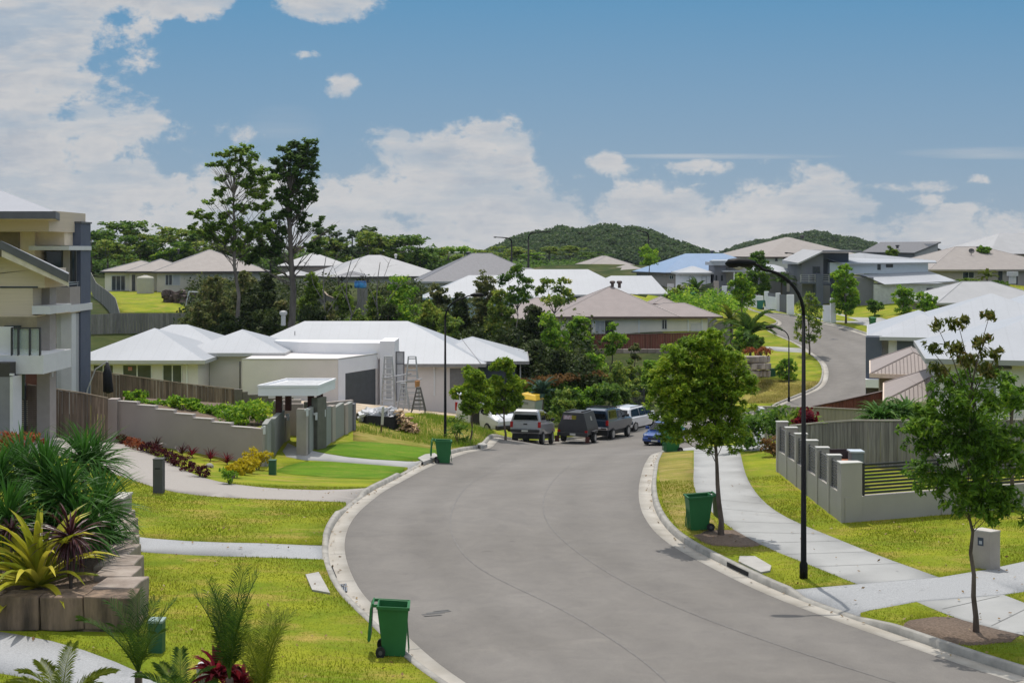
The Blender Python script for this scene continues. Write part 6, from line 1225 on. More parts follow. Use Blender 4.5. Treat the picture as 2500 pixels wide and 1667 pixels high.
# white gate pillar
p = P(1852,1095,57.2); t = T('gate_pier', 'tall white gate pillar between the rounded street tree and the garden', 'pillar', tuple(p)); b = MB(); b.box(xat(1853,57),xat(1862,57),56.6,57.2,p.z-.4,zat(997,57)); b.box(xat(1842,57.6),xat(1853,57.6),57.2,57.6,p.z-.4,zat(1036,57.4)); b.build('body', whiteW, t); b = MB(); b.box(xat(1852,57),xat(1863,57),56.55,57.25,zat(997,57),zat(997,57)+.05); b.build('cap', whiteFas, t)
# planter in the corner garden
p = P(2020,1128,45); t = T('planter_box', 'dark planter box of orange soil inside the corner wall', 'planter', (p.x,p.y,ZB)); b = MB(); A_, B_, C_ = (xat(1985,47),47), (xat(2080,47.2),47.2), (xat(2095,43),43); zt = zat(1097,47)
b.seg(A_, B_, ZB, zt, .06); b.seg(B_, C_, ZB, zt-.05, .06); b.build('boards', mat('planter_dark',(.035,.03,.035),.7), t); b = MB(); b.add([(A_[0],A_[1],zt-.35),(B_[0],B_[1],zt-.35),(C_[0]-.05,C_[1],zt-.3),(xat(1990,43.5),43.5,zt-.3)],[(3,2,1,0)]); b.build('soil', mat('orange_soil',(.30,.10,.04),.9,.2,8), t)
p = P(2093,1115,44); t = T('air_conditioner', 'small pale grey box standing beside the planter inside the corner wall', 'box', (p.x,p.y,ZB)); b = MB(); b.box(p.x-.2,p.x+.22,p.y,p.y+.45,ZB,zat(1105,44)); b.build('case', mat('blue_grey_box',(.16,.19,.22),.5), t, bevel=.02); b = MB(); b.box(p.x-.23,p.x+.25,p.y-.03,p.y+.48,zat(1105,44),zat(1105,44)+.05); b.build('top', mat('box_top',(.5,.55,.6),.4), t)
# white fence walls and gate piers of the far houses on the right
def lowwall(lb, pts, m=whiteW, piers=(), panel=charW):
    """pts: (px, d, row_top)"""
    t = T('front_wall', lb, 'wall', (xat(pts[0][0],pts[0][1]),pts[0][1],g(xat(pts[0][0],pts[0][1]),pts[0][1]))); b = MB()
    for a, c in zip(pts[:-1], pts[1:]): A_ = (xat(a[0],a[1]),a[1]); C_ = (xat(c[0],c[1]),c[1]); b.seg(A_, C_, g(*A_)-.4, zat(a[2],a[1]), .25, g(*C_)-.4, zat(c[2],c[1]))
    b.build('base_wall', m, t)
    for (px, d, r, w) in piers: x = xat(px,d); b = MB(); b.box(x-w/2,x+w/2,d-.35,d+.1,g(x,d)-.3,zat(r,d)); b.build('pier', m, t)
    if panel and len(piers) > 1:
        for a, c in zip(piers[:-1], piers[1:]): b = MB(); A_ = (xat(a[0],a[1]),a[1]-.05); C_ = (xat(c[0],c[1]),c[1]-.05); b.seg(A_, C_, g(*A_), zat(a[2]+3,a[1]), .05, g(*C_), zat(c[2]+3,c[1])); b.build('infill_panel', panel, t)
    return t
lowwall('white front wall with grey infill below the house with the feature wall', [(1768,172,716),(1800,170,718),(1862,166,722)], piers=[(1770,172,698,.8),(1802,170,703,.7)], panel=charW)
lowwall('white stepped front wall with three piers beside the far teal bin', [(1868,160,722),(1934,156,730)], piers=[(1871,160,711,.5),(1899,158,715,.5),(1929,156,719,.8)], panel=charW)
lowwall('white low wall below the two storey navy house', [(2010,152,745),(2035,151,745)], piers=[(2033,151,727,.6)], panel=None)
lowwall('grey and white gate piers with mesh panels at the far left end of the street', [(1634,186,716),(1668,186,716)], m=greyW, piers=[(1637,186,693,.9),(1664,186,693,.6)], panel=None)
lowwall('mesh fence panels and tall white pillar by the closed far green bin', [(1670,184,724),(1690,184,724)], m=taupeW, piers=[(1672,184,694,.4),(1702,183,694,1.1),(1748,183,686,.7)], panel=mat('mesh_grey',(.12,.11,.11),.8))
# sandstone block retaining wall on the far corner
stoneM = mat('sandstone_block', (.24,.20,.18), .95, c2=(.48,.41,.36), scale=1.1, bump=.6, bscale=6, island=.30)
p = P(1855,900,116); t = T('stone_retaining_wall', 'curved sandstone block retaining wall on the far grassy corner', 'retaining wall', tuple(p)); b = MB(); q = random.Random(4)
for r in range(3):
    for i in range(10):
        a = i/9; px = 1786+a*80; d = 117.5-4.5*math.sin(a*PI*.9)+1.2*a; b.obox(P(px+q.uniform(-2,2)+(r%2)*4, 868+9+r*17.5, d+.15*r), (q.choice((.55,.75,.95)),.9,.60*q.uniform(.88,1.0)), -math.cos(a*PI*.9)*.9*1+.3, q.uniform(-.04,.04), q.uniform(-.04,.04))
b.build('blocks', stoneM, t, bevel=.07)
p = P(1500,860,133.4); t = T('stone_retaining_wall', 'straight stone retaining wall under the red brown fence', 'retaining wall', tuple(p)); b = MB()
for i in range(15):
    for r in range(2): b.obox(P(1430+i*20+r*8, 858+r*14, 133.6), (.82,.5,.56), q.uniform(-.03,.03), q.uniform(-.03,.03), 0)
b.build('blocks', mat('sandstone_pink',(.22,.16,.14),.95,c2=(.42,.36,.31),scale=.8,island=.3), t, bevel=.05)
# iron gate near the scrub
p = at(1560,104); t = T('iron_gate', 'thin iron pool fence and gate between the scrub and the rounded street tree', 'gate', tuple(p)); b = MB(); z0, z1 = zat(990,104), zat(953,104)
for px in np.arange(1542,1572,2.2): x = xat(px,104); b.box(x-.02,x+.02,103.98,104.02,z0,z1)
for z in (z0+.1, z1-.05): b.box(xat(1541,104),xat(1572,104),103.97,104.03,z-.025,z+.025)
b.build('bars', slatM, t); b = MB(); x = xat(1572,104); b.box(x-.06,x+.06,103.9,104.1,z0-.5,z1+.15); b.build('post', slatM, t)
# ---------------------------------------------------------------- three storey house at the left edge (built square to the street)
lt = T('three_storey_house', 'tall three storey beige and white house with balconies at the left edge', 'house', (-21, 56, .2))
lbeige = mat('board_beige', (.60,.50,.39), .85, .05, 1.2, bump=.15, stretch=(.3,.3,14), bscale=3); lcream = mat('wall_cream_lit', (.66,.55,.42), .9, .05); ltaupe = mat('wall_taupe_column', (.34,.30,.275), .9, .05); lwhite = mat('render_white_band', (.62,.62,.62), .85, .03); lblue = mat('wall_slate_blue', (.09,.105,.15), .8, .06); lgrey = mat('wall_mid_grey', (.22,.22,.23), .85, .05)
glassB = mat('glass_blue_dark', (.02,.035,.055), .12, .3, .6, spec=.6); fasG = mat('fascia_mid_grey', (.10,.10,.11), .5, .1)
def lb(name, px0, px1, r0, r1, d, dep, m, par=None, bevel=0):
    b = MB(); b.box(xat(px0,d), xat(px1,d), d, d+dep, zat(r1,d), zat(r0,d)); return b.build(name, m, par or lt, bevel=bevel)
XR = xat(170.5,60)   # plane of the right-hand faces
def lbx(name, x0, x1, y0, y1, r0, r1, d, m, par=None):
    b = MB(); b.box(x0,x1,y0,y1,zat(r1,d),zat(r0,d)); return b.build(name, m, par or lt)
lbx('wall_block', -30, xat(205,66), 62.5, 66, 525, 1130, 60, lcream)
lbx('upper_wall', -30, xat(119,58), 58, 63, 514, 565, 58, lbeige)
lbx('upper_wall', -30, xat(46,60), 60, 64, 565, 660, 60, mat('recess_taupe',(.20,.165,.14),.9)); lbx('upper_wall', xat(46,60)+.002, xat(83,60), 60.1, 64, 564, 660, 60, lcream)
lbx('cream_block', xat(80,60), XR-.35, 60.3, 62.85, 542, 599, 60, lcream); lbx('cream_block_cap', xat(80,60)-.05, XR-.3, 60.25, 62.9, 538, 542, 60, fasG)
lbx('slate_pier', XR-.9, XR+.02, 61.45, 62.9, 545, 1140, 61.4, lblue); lbx('slate_cap', XR-.95, XR+.07, 61.4, 62.95, 541, 545, 61.4, fasG)
lbx('canopy_slab', xat(78,60), XR+.1, 59.6, 62.8, 600.5, 611, 60, lwhite)
for a, c, y in ((91,137,60.9),(156,170,60.9)):
    f = lbx('window', xat(a,60), xat(c,60), y, y+.1, 612, 689, 60, frameD); lbx('pane', xat(a,60)+.08, xat(c,60)-.08, y-.02, y+.02, 614, 687, 60, glassB, f)
b = MB(); b.box(XR-.42, XR-.36, 60.95, 62.4, zat(689,60), zat(612,60)); f = b.build('window', glassB, lt); b = MB()
for y in (61.0, 61.35, 61.75): b.box(XR-.40,XR-.33,y,y+.05,zat(689,60),zat(612,60))
b.build('frame', frameD, f)
lbx('wall_strip', xat(138,60), xat(155,60), 60.88, 61.2, 612, 690, 60, ltaupe)
# balcony
b = MB(); z0, z1 = zat(745,60), zat(701,60); b.box(xat(122,60), XR, 60, 60.15, z0, z1); b.box(XR-.15, XR, 60.151, 62.6, z0, z1); b.build('balcony_parapet', ltaupe, lt)
b = MB(); 
for r in (690, 695): 
    z = zat(r,60); b.tube([(xat(122,60),60.08,z),(XR-.08,60.08,z)], .025, 6); b.tube([(XR-.08,60.08,z),(XR-.08,62.6,z)], .025, 6)
for q in ((xat(124,60),60.08),(xat(146,60),60.08),(XR-.08,60.08),(XR-.08,61.3),(XR-.08,62.5)): b.tube([(*q,z1-.05),(*q,zat(690,60))], .02, 6)
b.build('balcony_rail', mat('rail_silver',(.35,.37,.40),.4,metal=.4), lt)
lbx('balcony_slab', xat(80,60), XR+.12, 59.7, 62.85, 745, 762, 60, lwhite); lbx('soffit', xat(60,60), XR, 59.8, 62.8, 762.5, 765, 60, lcream)
lbx('white_column', xat(138,60.5), xat(163,60.5), 60.5, 61.0, 765, 1010, 60.5, lwhite); lbx('white_column', XR-.52, XR-.02, 60.3, 60.9, 765, 1010, 60.3, lwhite); lbx('white_column', XR-.5, XR-.03, 61.9, 62.5, 765, 1010, 61.8, lwhite)
lbx('white_wall', XR-.45, XR-.06, 60.95, 61.9, 765, 1010, 61, mat('render_soft_grey',(.42,.42,.43),.9,.04)); lbx('dark_door', xat(122,60.6), xat(138,60.6), 60.9, 61.0, 840, 1010, 60.6, glassB)
# top roof, with soffit, fascia
b = MB(); ex, ey = xat(167,58), 56.3; ze = zat(520,58); b.add([(-36,ey,ze),(ex,ey,ze),(xat(160,65),65,ze),(-36,65,ze),(-31,61.5,ze+1.9),(xat(167,58)-4.9,61.2,ze+1.40)], [(0,1,5,4),(1,2,5),(2,3,4,5)]); b.build('roof', mat('roof_left_white',(.30,.31,.34),.5,.03), lt)
b = MB(); b.box(-36,ex,ey-.05,ey+.02,ze-.30,ze+.02); b.seg((ex,ey-.03),(xat(160,65),65),ze-.30,ze+.02,.07); b.build('fascia', fasG, lt); b = MB(); b.prism([(-36,ey+.03),(ex-.03,ey+.03),(xat(158,65),65),(-36,65)],ze-.32,ze-.27); b.build('soffit', lcream, lt)
# gable in front
gd = 51.2; apx = xat(4,gd); eX = xat(168,gd); zA, zE = zat(588,gd), zat(669,gd); dep = 3.4; sl_ = (zA-zE)/(eX-apx)
lX = apx-(eX-apx); b = MB(); th = .22
for s, e, q in ((apx,eX,1),(lX,apx,-1)):
    z_s, z_e = (zA,zE) if q == 1 else (zE,zA); kk = (gd+dep)/gd*1.0; b.add([(s,gd,z_s),(e,gd,z_e),(e*kk,gd+dep,z_e),(s*kk,gd+dep,z_s),(s,gd,z_s-th*.4),(e,gd,z_e-th*.4),(e*kk,gd+dep,z_e-th*.4),(s*kk,gd+dep,z_s-th*.4)], [(0,1,2,3),(7,6,5,4),(0,4,5,1),(1,5,6,2),(2,6,7,3),(3,7,4,0)])
b.build('gable_roof', mat('roof_left_grey',(.30,.30,.32),.6,.05), lt)
b = MB(); b.add([(apx,gd-.04,zA-.02),(eX,gd-.04,zE-.02),(eX,gd-.04,zE-.34),(apx,gd-.04,zA-.34)], [(3,2,1,0)]); b.add([(lX,gd-.04,zE-.02),(apx,gd-.04,zA-.02),(apx,gd-.04,zA-.34),(lX,gd-.04,zE-.34)], [(3,2,1,0)]); b.add([(eX+.02,gd-.04,zE+.03),(eX*kk+.02,gd+dep,zE+.03),(eX*kk+.02,gd+dep,zE-.22),(eX+.02,gd-.04,zE-.22)], [(3,2,1,0),(0,1,2,3)]); b.build('barge_board', fasG, lt)
b = MB(); b.add([(apx,gd,zA-.36),(eX,gd,zE-.36),(eX*kk,gd+dep,zE-.36),(apx*kk,gd+dep,zA-.36)], [(0,1,2,3),(3,2,1,0)]); b.add([(apx,gd+.0,zA-.62),(eX,gd,zE-.50),(eX,gd,zE-.34),(apx,gd,zA-.34)],[(0,1,2,3)]); b.build('soffit', mat('soffit_cream',(.62,.55,.44),.85), lt)
wx = xat(109,52); b = MB(); b.add([(apx-6,52,zat(703,52)),(wx,52,zat(703,52)),(wx,52,zat(655,52)),(apx,52,zA-.55),(apx-6,52,zA-2)], [(0,1,2,3,4)]); b.add([(wx,52,zat(703,52)),(wx,54.5,zat(703,52)),(wx,54.5,zat(655,52)),(wx,52,zat(655,52))],[(0,1,2,3)]); b.build('gable_wall', lbeige, lt)
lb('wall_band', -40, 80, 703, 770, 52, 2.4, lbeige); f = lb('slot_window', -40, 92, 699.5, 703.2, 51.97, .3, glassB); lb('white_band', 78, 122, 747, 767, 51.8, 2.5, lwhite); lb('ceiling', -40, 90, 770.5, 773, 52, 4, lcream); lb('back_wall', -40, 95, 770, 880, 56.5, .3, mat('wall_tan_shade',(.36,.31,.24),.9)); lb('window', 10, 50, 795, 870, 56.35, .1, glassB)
lb('column', 90, 121.5, 676, 1085, 53, .75, ltaupe); lb('upper_window', -10, 60, 905, 975, 54.2, .1, glassB)
b = MB(); lb('balcony_wall', -40, 28, 798, 878, 51.0, .2, lwhite); lb('balcony_slab', -40, 106, 867, 913, 50.6, 3.2, lwhite)
gl = bpy.data.materials.new('balcony_glass'); gl.use_nodes = True; pb = gl.node_tree.nodes['Principled BSDF']; pb.inputs['Base Color'].default_value = (.5,.6,.58,1); pb.inputs['Alpha'].default_value = .38; pb.inputs['Roughness'].default_value = .05
lb('glass_rail', 29, 99, 803, 867, 50.7, .02, gl); b = MB()
for px in (29,45,73,98): x = xat(px,50.66); b.box(x-.025,x+.025,50.6,50.72,zat(868,50.66),zat(800,50.66))
b.box(xat(29,50.66),xat(99,50.66),50.62,50.68,zat(802,50.66),zat(799,50.66)); b.build('rail_post', frameD, lt)
lb('slat_box', -40, 24, 886, 920, 50.0, .8, mat('slat_dark_brown',(.05,.045,.04),.7,.2,3,stretch=(1,1,30))); lb('pier', -40, 31, 920, 1108, 50.0, .9, lgrey); lb('pier_edge', 24, 31.5, 920, 1108, 49.96, .9, lwhite)
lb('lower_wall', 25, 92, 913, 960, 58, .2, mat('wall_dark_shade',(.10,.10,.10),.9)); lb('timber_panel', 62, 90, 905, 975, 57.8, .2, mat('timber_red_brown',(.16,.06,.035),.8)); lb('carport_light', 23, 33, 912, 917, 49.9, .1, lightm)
lb('wall_light', 121, 128, 905, 920, 53.2, .12, lightm)
b = MB(); d = 54.6
for i in range(26): z = zat(1065,d)+i*.082; b.box(xat(30,d),xat(94,d),d,d+.03,z,z+.06)
t = T('slat_screen', 'brown horizontal slat screen beneath the balcony of the left house', 'screen', tuple(P(60,1066,54.6))); b.build('slats', mat('screen_brown',(.13,.095,.075),.85,.12,4), t); b = MB(); b.box(xat(62,d)-.04,xat(62,d)+.04,d-.06,d-.005,zat(1068,d),zat(935,d)); b.build('post', frameD, t)
# ---------------------------------------------------------------- near retaining wall and its planted bed
sandM = mat('sandstone_near', (.075,.055,.040), .95, c2=(.30,.21,.145), scale=2.2, bump=.9, bscale=9, island=.3, stretch=(1.6,1.6,.3)); paveM = mat('sandstone_top', (.25,.20,.165), .95, c2=(.40,.34,.29), scale=1.8, bump=.6, bscale=9, island=.15)
t = T('stone_retaining_wall', 'sandstone block retaining wall of the planted bed at lower left', 'retaining wall', (-9, 25.6, .4)); zt = zat(1452,25.5); q = random.Random(9)
def rock(name, x0, x1, y0, y1, z0, z1, par, m):
    b = MB(); n = 5; vs = []
    for k in (0,1):
        for (x,y) in ((x0,y0),((x0+x1)/2,y0),(x1,y0),(x1,(y0+y1)/2),(x1,y1),(x0,y1)): vs.append((x+q.uniform(-.035,.035), y+q.uniform(-.05,.05), (z0,z1)[k]+q.uniform(-.03,.03)))
    b.add(vs, [(5,4,3,2,1,0),(6,7,8,9,10,11)]+[(i,(i+1)%6,(i+1)%6+6,i+6) for i in range(6)]); o = b.build(name, m, par, bevel=.03); return o
def X5(px): return xat(px, 25.5)
for a, c in ((-120,-2),(1,97),(99,207),(210,326)): rock('block', X5(a), X5(c), 25.4, 25.98, zat(1535,25.5), zt, t, sandM)
for a, c, r in ((-60,150,1560),(152,262,1570),(266,322,1585)): rock('block', X5(a), X5(c), 25.5, 26.5, zat(r,25.5), zat(1530,25.5), t, sandM)
y = 26.0
for k in range(8): dy = q.uniform(.75,1.05); xr = xat(325-(y-25.5)*2.6, y); rock('block', xr-.82, xr+q.uniform(-.04,.04), y, y+dy-.03, .1, zt-.0+q.uniform(-.03,.02), t, paveM); y += dy
b = MB(); b.box(xat(272,33.2),xat(305,33.2),33.0,33.8,-.2,zat(1217,33.2)); t2 = T('garden_pier', 'beige rendered pier at the back corner of the planted bed', 'pillar', (-9.9,33.3,.1)); b.build('body', beigeR, t2); b = MB(); b.box(xat(270,33.2),xat(307,33.2),32.96,33.84,zat(1217,33.2)+.003,zat(1212,33.2)); b.build('cap', MATS['cap_beige'], t2)
b = MB(); b.add([(-17,25.9,zt-.12),(X5(320)-.65,25.9,zt-.12),(xat(300,33.5)-.65,33.5,zt-.1),(-17,34.5,zt-.1)], [(0,1,2,3)]); struct(b.build('garden_bed', mulchM))
BLOCK.append([(-18,25.2),(X5(328),25.2),(xat(308,33.6),33.6),(-18,34.5)])
yuccaL = leafmat('leaf_yucca', [(.03,.085,.015),(.05,.15,.02),(.10,.22,.035)], .3, .4); varL = leafmat('leaf_variegated', [(.12,.18,.02),(.42,.40,.03),(.60,.52,.07)], .3, .4); purpL = leafmat('leaf_purple', [(.03,.008,.014),(.075,.018,.028),(.20,.09,.09)], .15, .35, .5)
Z0 = zt-.1
def pxz(px, d): return Vector((xat(px,d), d, Z0))
for i, (px, row, d, L_, n, lb2) in enumerate(((455,0,0,0,0,''),(110,1170,29.5,1.05,150,'tall green spiky cordyline, centre of the clump on the bed'),(55,1150,30.5,1.0,120,'green spiky cordyline at the back of the bed under the house pier'),(205,1120,31.0,.95,110,'green spiky cordyline at the back right of the bed'),(160,1210,28.6,.95,120,'green spiky cordyline in the middle of the bed'),
      (248,1238,29.5,.95,120,'green spiky cordyline at the right edge of the bed'),(-5,1180,29,1.0,110,'green spiky cordyline at the left edge of the frame'),(232,1130,32,.95,100,'green spiky cordyline leaning over the curved driveway'),(20,1260,27.6,.9,100,'low green spiky cordyline beside the variegated rosette'),(200,1290,28.2,.9,110,'low green spiky cordyline behind the purple one'),(130,1285,29.0,.9,110,'green spiky cordyline low in the middle of the bed'),(265,1300,30.5,.7,90,'small green cordyline against the stone blocks'),(60,1290,29.5,.9,110,'green spiky cordyline behind the yellow rosette'))):
    if i == 0: continue
    st = max(.15, zat(row,d)-Z0-.05); blade_plant('cordyline', lb2, 'spiky plant', pxz(px,d), int(n*1.5), L_*1.25, .06, yuccaL, (-.6,1.45), .25, 'green spiky plants on the stone bed', st, .06, seed=20+i)
blade_plant('variegated_rosette', 'large yellow and green striped rosette plant at the front of the stone bed', 'rosette plant', pxz(92,26.5), 70, 1.95, .19, varL, (.05,1.54), .26, None, 0, seed=3, segs=7)
blade_plant('variegated_rosette', 'second yellow rosette half cut by the left frame edge', 'rosette plant', pxz(-45,27.2), 34, 1.5, .16, varL, (.1,1.5), .26, None, 0, seed=5, segs=7)
blade_plant('purple_cordyline', 'dark purple spiky cordyline on a cane in front of the stone bed', 'spiky plant', pxz(172,26.4), 120, .85, .055, purpL, (-1.3,1.45), .3, None, zat(1300,26.8)-Z0, .035, seed=8)
blade_plant('purple_cordyline', 'small dusky cordyline near the left frame edge', 'spiky plant', pxz(26,26.9), 60, .5, .04, purpL, (-.8,1.3), .3, None, zat(1290,26.9)-Z0, .03, seed=9)
for i, (px, r, d) in enumerate(((12,1125,47),(60,1105,48))): p = P(px, r, d); bush('shrub', ('orange red leafy shrub in front of the left house pier','small rosy shrub beneath the left house'), 'shrub', (p.x,p.y,g(p.x,p.y)+.1), .9, .6, .45, 500, .2, orangeL) if False else bush('shrub', ('orange red leafy shrub in front of the left house pier','small rosy shrub beneath the left house')[i], 'shrub', (p.x,p.y,g(p.x,p.y)+.1), .9, .6, .42, 500, .18, orangeL)
# palms and crimson cordyline in the very near garden
palmL = leafmat('leaf_palm', [(.025,.06,.012),(.06,.12,.02),(.12,.18,.03)], .3, .4); palmY = leafmat('leaf_palm_yellow', [(.08,.12,.015),(.16,.20,.02),(.25,.27,.04)], .35, .4)
def gp(px, d): return at(px, d)
def zf(r, d, px): return zat(r,d)-g(xat(px,d),d)
palm('palm', 'young feathery palm rising before the near left lawn', gp(560,19), 8, 1.4, zf(1655,19,560), palmL, 4, nl=52, ll=.55, w=.014, elev=(1.15,1.5), bend=.55, azs=[2.0,1.2,2.6,.5,3.3,-.2,4.0,5.2])
palm('palm', 'pale feathery palm leaning right of the crimson leaves', gp(640,19), 7, 1.2, zf(1700,19,640), palmY, 5, nl=50, ll=.50, w=.013, elev=(1.1,1.5), bend=.55, azs=[.9,1.5,.3,2.3,3.0,-.7,4.2])
palm('palm', 'young palm with an upright fan in front of the green service pillar', gp(338,20), 7, 1.15, zf(1640,20,338), palmL, 6, nl=46, ll=.48, w=.015, elev=(1.0,1.55), bend=.7, azs=[1.9,1.1,2.8,.2,3.5,-.9,4.5])
palm('palm', 'yellow green palm tips along the bottom left edge', gp(150,19), 8, .95, zf(1720,19,150), palmY, 7, nl=40, ll=.36, w=.020, elev=(.7,1.45), bend=.9)
palm('palm', 'low palm tips at the bottom between the two young palms', gp(440,19), 8, .9, zf(1725,19,440), palmL, 8, nl=38, ll=.34, w=.020, elev=(.6,1.3), bend=.9)
blade_plant('crimson_cordyline', 'crimson leaved cordyline beside the white letterbox at the bottom edge', 'spiky plant', gp(528,19.4), 55, .5, .10, redL, (-.2,1.45), .4, None, zf(1648,19.4,528), .03, seed=12)
blade_plant('crimson_cordyline', 'second crimson cordyline lower and to the right', 'spiky plant', gp(590,19.2), 40, .42, .09, redL, (0,1.4), .4, None, zf(1672,19.2,590), .03, seed=13)
# ---- bed along the driveway below the garden wall
for i, (px, r) in enumerate(((302,1085),(322,1092),(342,1100),(362,1106),(382,1112),(402,1120),(422,1132),(441,1140),(465,1152),(489,1165))):
    p = hit(px, r, .1); bush('shrub', 'low burgundy shrub in the driveway edging, '+('first at the wall pier','second, orange tinted','third, orange tinted','fourth from the wall pier','fifth from the wall pier','sixth, before the gap','seventh, darker','eighth from the wall pier','ninth, round and dark','last at the driveway bend')[i], 'shrub', (p.x,p.y,p.z+.1), .42, .4, .22, 320, .11, orangeL if i in (1,2) else burgL, 'burgundy shrubs edging the driveway', .35)
for i, (px, r) in enumerate(((297,1078),(382,1098),(444,1114),(468,1118),(513,1126),(554,1136))):
    p = hit(px, r, .1); blade_plant('cordyline', 'small dark red cordyline at the garden wall foot, '+('at the pier','tiny, second','third','fourth','fifth, tall','last before the golden shrubs')[i], 'spiky plant', (p.x,p.y,p.z+.1), 30, .55, .05, redL if i > 2 else purpL, (.3,1.5), .3, 'red cordylines along the garden wall', .1, .02, seed=40+i)
for i, (px, r, s) in enumerate(((628,1148,.75),(606,1156,.6),(590,1160,.5),(575,1168,.45))):
    p = hit(px, r, .1); bush('shrub', 'golden yellow shrub at the wall corner, '+('tallest one by the wall end','second from the wall end','third from the wall end','lowest one at the left')[i], 'shrub', (p.x,p.y,p.z+.1), s*.85, s*.6, s*.62, 900, .12, yellowL, 'golden shrubs at the wall corner', .34)
p = hit(561,1183,.1); bush('shrub', 'small dark green conifer-like shrub in front of the golden shrubs', 'shrub', (p.x,p.y,p.z+.1), .35, .3, .3, 420, .12, greenL)
p = hit(511,1142,.1); t = T('garden_light', 'small round garden stone on the strip below the wall', 'stone', (p.x,p.y,p.z+.1)); b = MB(); b.tube([(p.x,p.y,p.z+.05),(p.x,p.y,p.z+.2),(p.x,p.y,p.z+.28)], [.16,.17,.08], 10); b.build('stone_body', mat('stone_grey',(.3,.28,.25),.9), t, smooth=True)
# ---- right-hand garden plants
for px, d, top_, rx, rz, m, lb2, n, s in ((1890,53.5,1000,2.2,1.05,deepL,'dark leafy shrub behind the corner wall end',2600,.22),(1945,53,985,1.1,1.3,limeL,'pale green shrub in front of the beige sheet fence',900,.26),(1972,51.5,1000,.62,.85,redL,'crimson leaved shrub right of the tall lamp pole',700,.2),(1895,50.5,1062,.7,.5,rustL,'small orange brown shrub at the wall end',500,.16)):
    x = xat(px,d); z = g(x,d); rz = (zat(top_,d)-z)/2; bush('shrub', lb2, 'shrub', (x,d,z), rx, rx*.7, rz, n, s, m)
x, d = xat(2180,56), 56
for i, px in enumerate((2150,2185,2215)): blade_plant('strappy_bush', 'glossy strap leaved green bush behind the curved fence, '+('left part','middle part','right part')[i], 'bush', (xat(px,56+i*.5),56+i*.5,zat(1045,56)), 150, 1.5, .13, leafmat('leaf_strappy',[(.03,.09,.015),(.07,.17,.025),(.15,.26,.05)],.3), (.3,1.5), .6, 'strap leaved bushes behind the curved fence', .15, .05, seed=60+i)
# ---- far street trees on the right, palms and hedges
def st(px, row, blobs, n, size, m, lb2, tr=.09, d=None, **k):
    p = hit(px, row) if d is None else at(px, d); return tree('street_tree', lb2, 'tree', (p.x,p.y,p.z+.05), blobs, p.y, n, size, m, tr, 'street trees along the far road', **k)
st(1849,752,[(1849,630,22,18),(1836,650,22,20),(1862,655,22,24),(1850,680,28,26),(1832,690,16,20),(1866,695,18,24),(1850,712,26,16)], 5200, .42, deepL, 'dark conical street tree behind the teal bin', top=.7)
st(1811,790,[(1808,680,18,14),(1798,700,20,20),(1822,705,20,20),(1808,725,28,22),(1830,735,14,18)], 3400, .36, greenL, 'lighter street tree before the dark conical one', top=.7)
st(1976,868,[(1975,726,18,14),(1960,748,20,18),(1990,750,22,20),(1974,775,32,24),(1955,800,18,16),(1992,795,16,20),(1950,822,14,14),(1978,826,18,14),(1998,815,8,18)], 2600, .30, gumL, 'airy street tree behind the tallest lamp pole on the far corner', .09, top=.8, limbs=True)
st(2065,792,[(2062,658,18,14),(2050,680,24,20),(2076,685,22,22),(2062,712,34,26),(2048,735,22,20),(2082,738,20,24),(2064,758,26,14)], 6800, .36, greenL, 'tall full street tree before the two storey house', .12, top=.7)
p = hit(1921,930); tree('small_tree', 'small leaning round tree beside the small corner lamp', 'tree', (p.x,p.y,p.z), [(1920,890,20,16),(1905,905,14,14),(1936,905,14,14),(1920,918,24,12)], p.y, 2400, .26, greenL, .045, top=.6)
for px, top_, bot, rx, d, m, lb2 in ((2205,690,775,34,150,greenL,'round green tree right of the dark garden shrub'),(2262,705,778,34,146,greenL,'bright green tree at the left slope of the largest white roof'),(2136,730,765,26,155,deepL,'very dark round shrub in the garden of the two storey house'),(2150,770,783,30,152,deepL,'low dark hedge in front of the dark round shrub'),(2402,598,625,18,205,greenL,'bare headed green tree above the far brown roof'),(2178,602,640,20,225,limeL,'lime tree before the dark skillion roof'),
      (2370,680,702,40,190,limeL,'light green hedge beneath the far brown roof'),(2440,685,705,30,188,deepL,'dark shrub beneath the far brown roof'),(1760,715,765,34,165,deepL,'dark bushy shrub at the bend above the brown roof'),(1650,722,742,40,160,oliveL,'low hedge below the long white roof end'),(1718,745,775,50,158,gumL,'mixed garden shrubs beside the upper road'),(1585,592,660,30,205,greenL,'bright round tree under the far lamp on the wooded hill'),(1795,860,900,22,122,deepL,'grey green shrub left of the sandstone wall top'),(1760,830,905,30,126,oliveL,'bushy shrub behind the rounded street tree crown'),(1815,800,872,34,121,greenL,'full green shrub under the big palm on the sandstone wall'),(1845,815,868,24,119,deepL,'dark shrub right under the big palm'),(2470,930,1010,34,40,greenL,'bright green tree tips at the right frame edge')):
    x = xat(px,d); zt_ = zat(top_,d); zb_ = zat(bot,d) if d > 60 else g(x,d); t = tree('tree' if top_ < bot-45 else 'shrub', lb2, 'tree' if top_ < bot-45 else 'shrub', (x,d,min(zb_,g(x,d)+.3) if d < 200 else zb_-1), [(px-rx*.3,(top_+bot)/2-(bot-top_)*.12,rx*.55,(bot-top_)*.36),(px+rx*.3,(top_+bot)/2,rx*.6,(bot-top_)*.34),(px,(top_+bot)/2+(bot-top_)*.18,rx*.7,(bot-top_)*.3)], d, 2400, .32 if d > 60 else .16, m, .08, clump=.4, twigs=0)
pf = leafmat('leaf_palm_far', [(.03,.08,.015),(.07,.14,.02),(.13,.2,.03)], .3, .4)
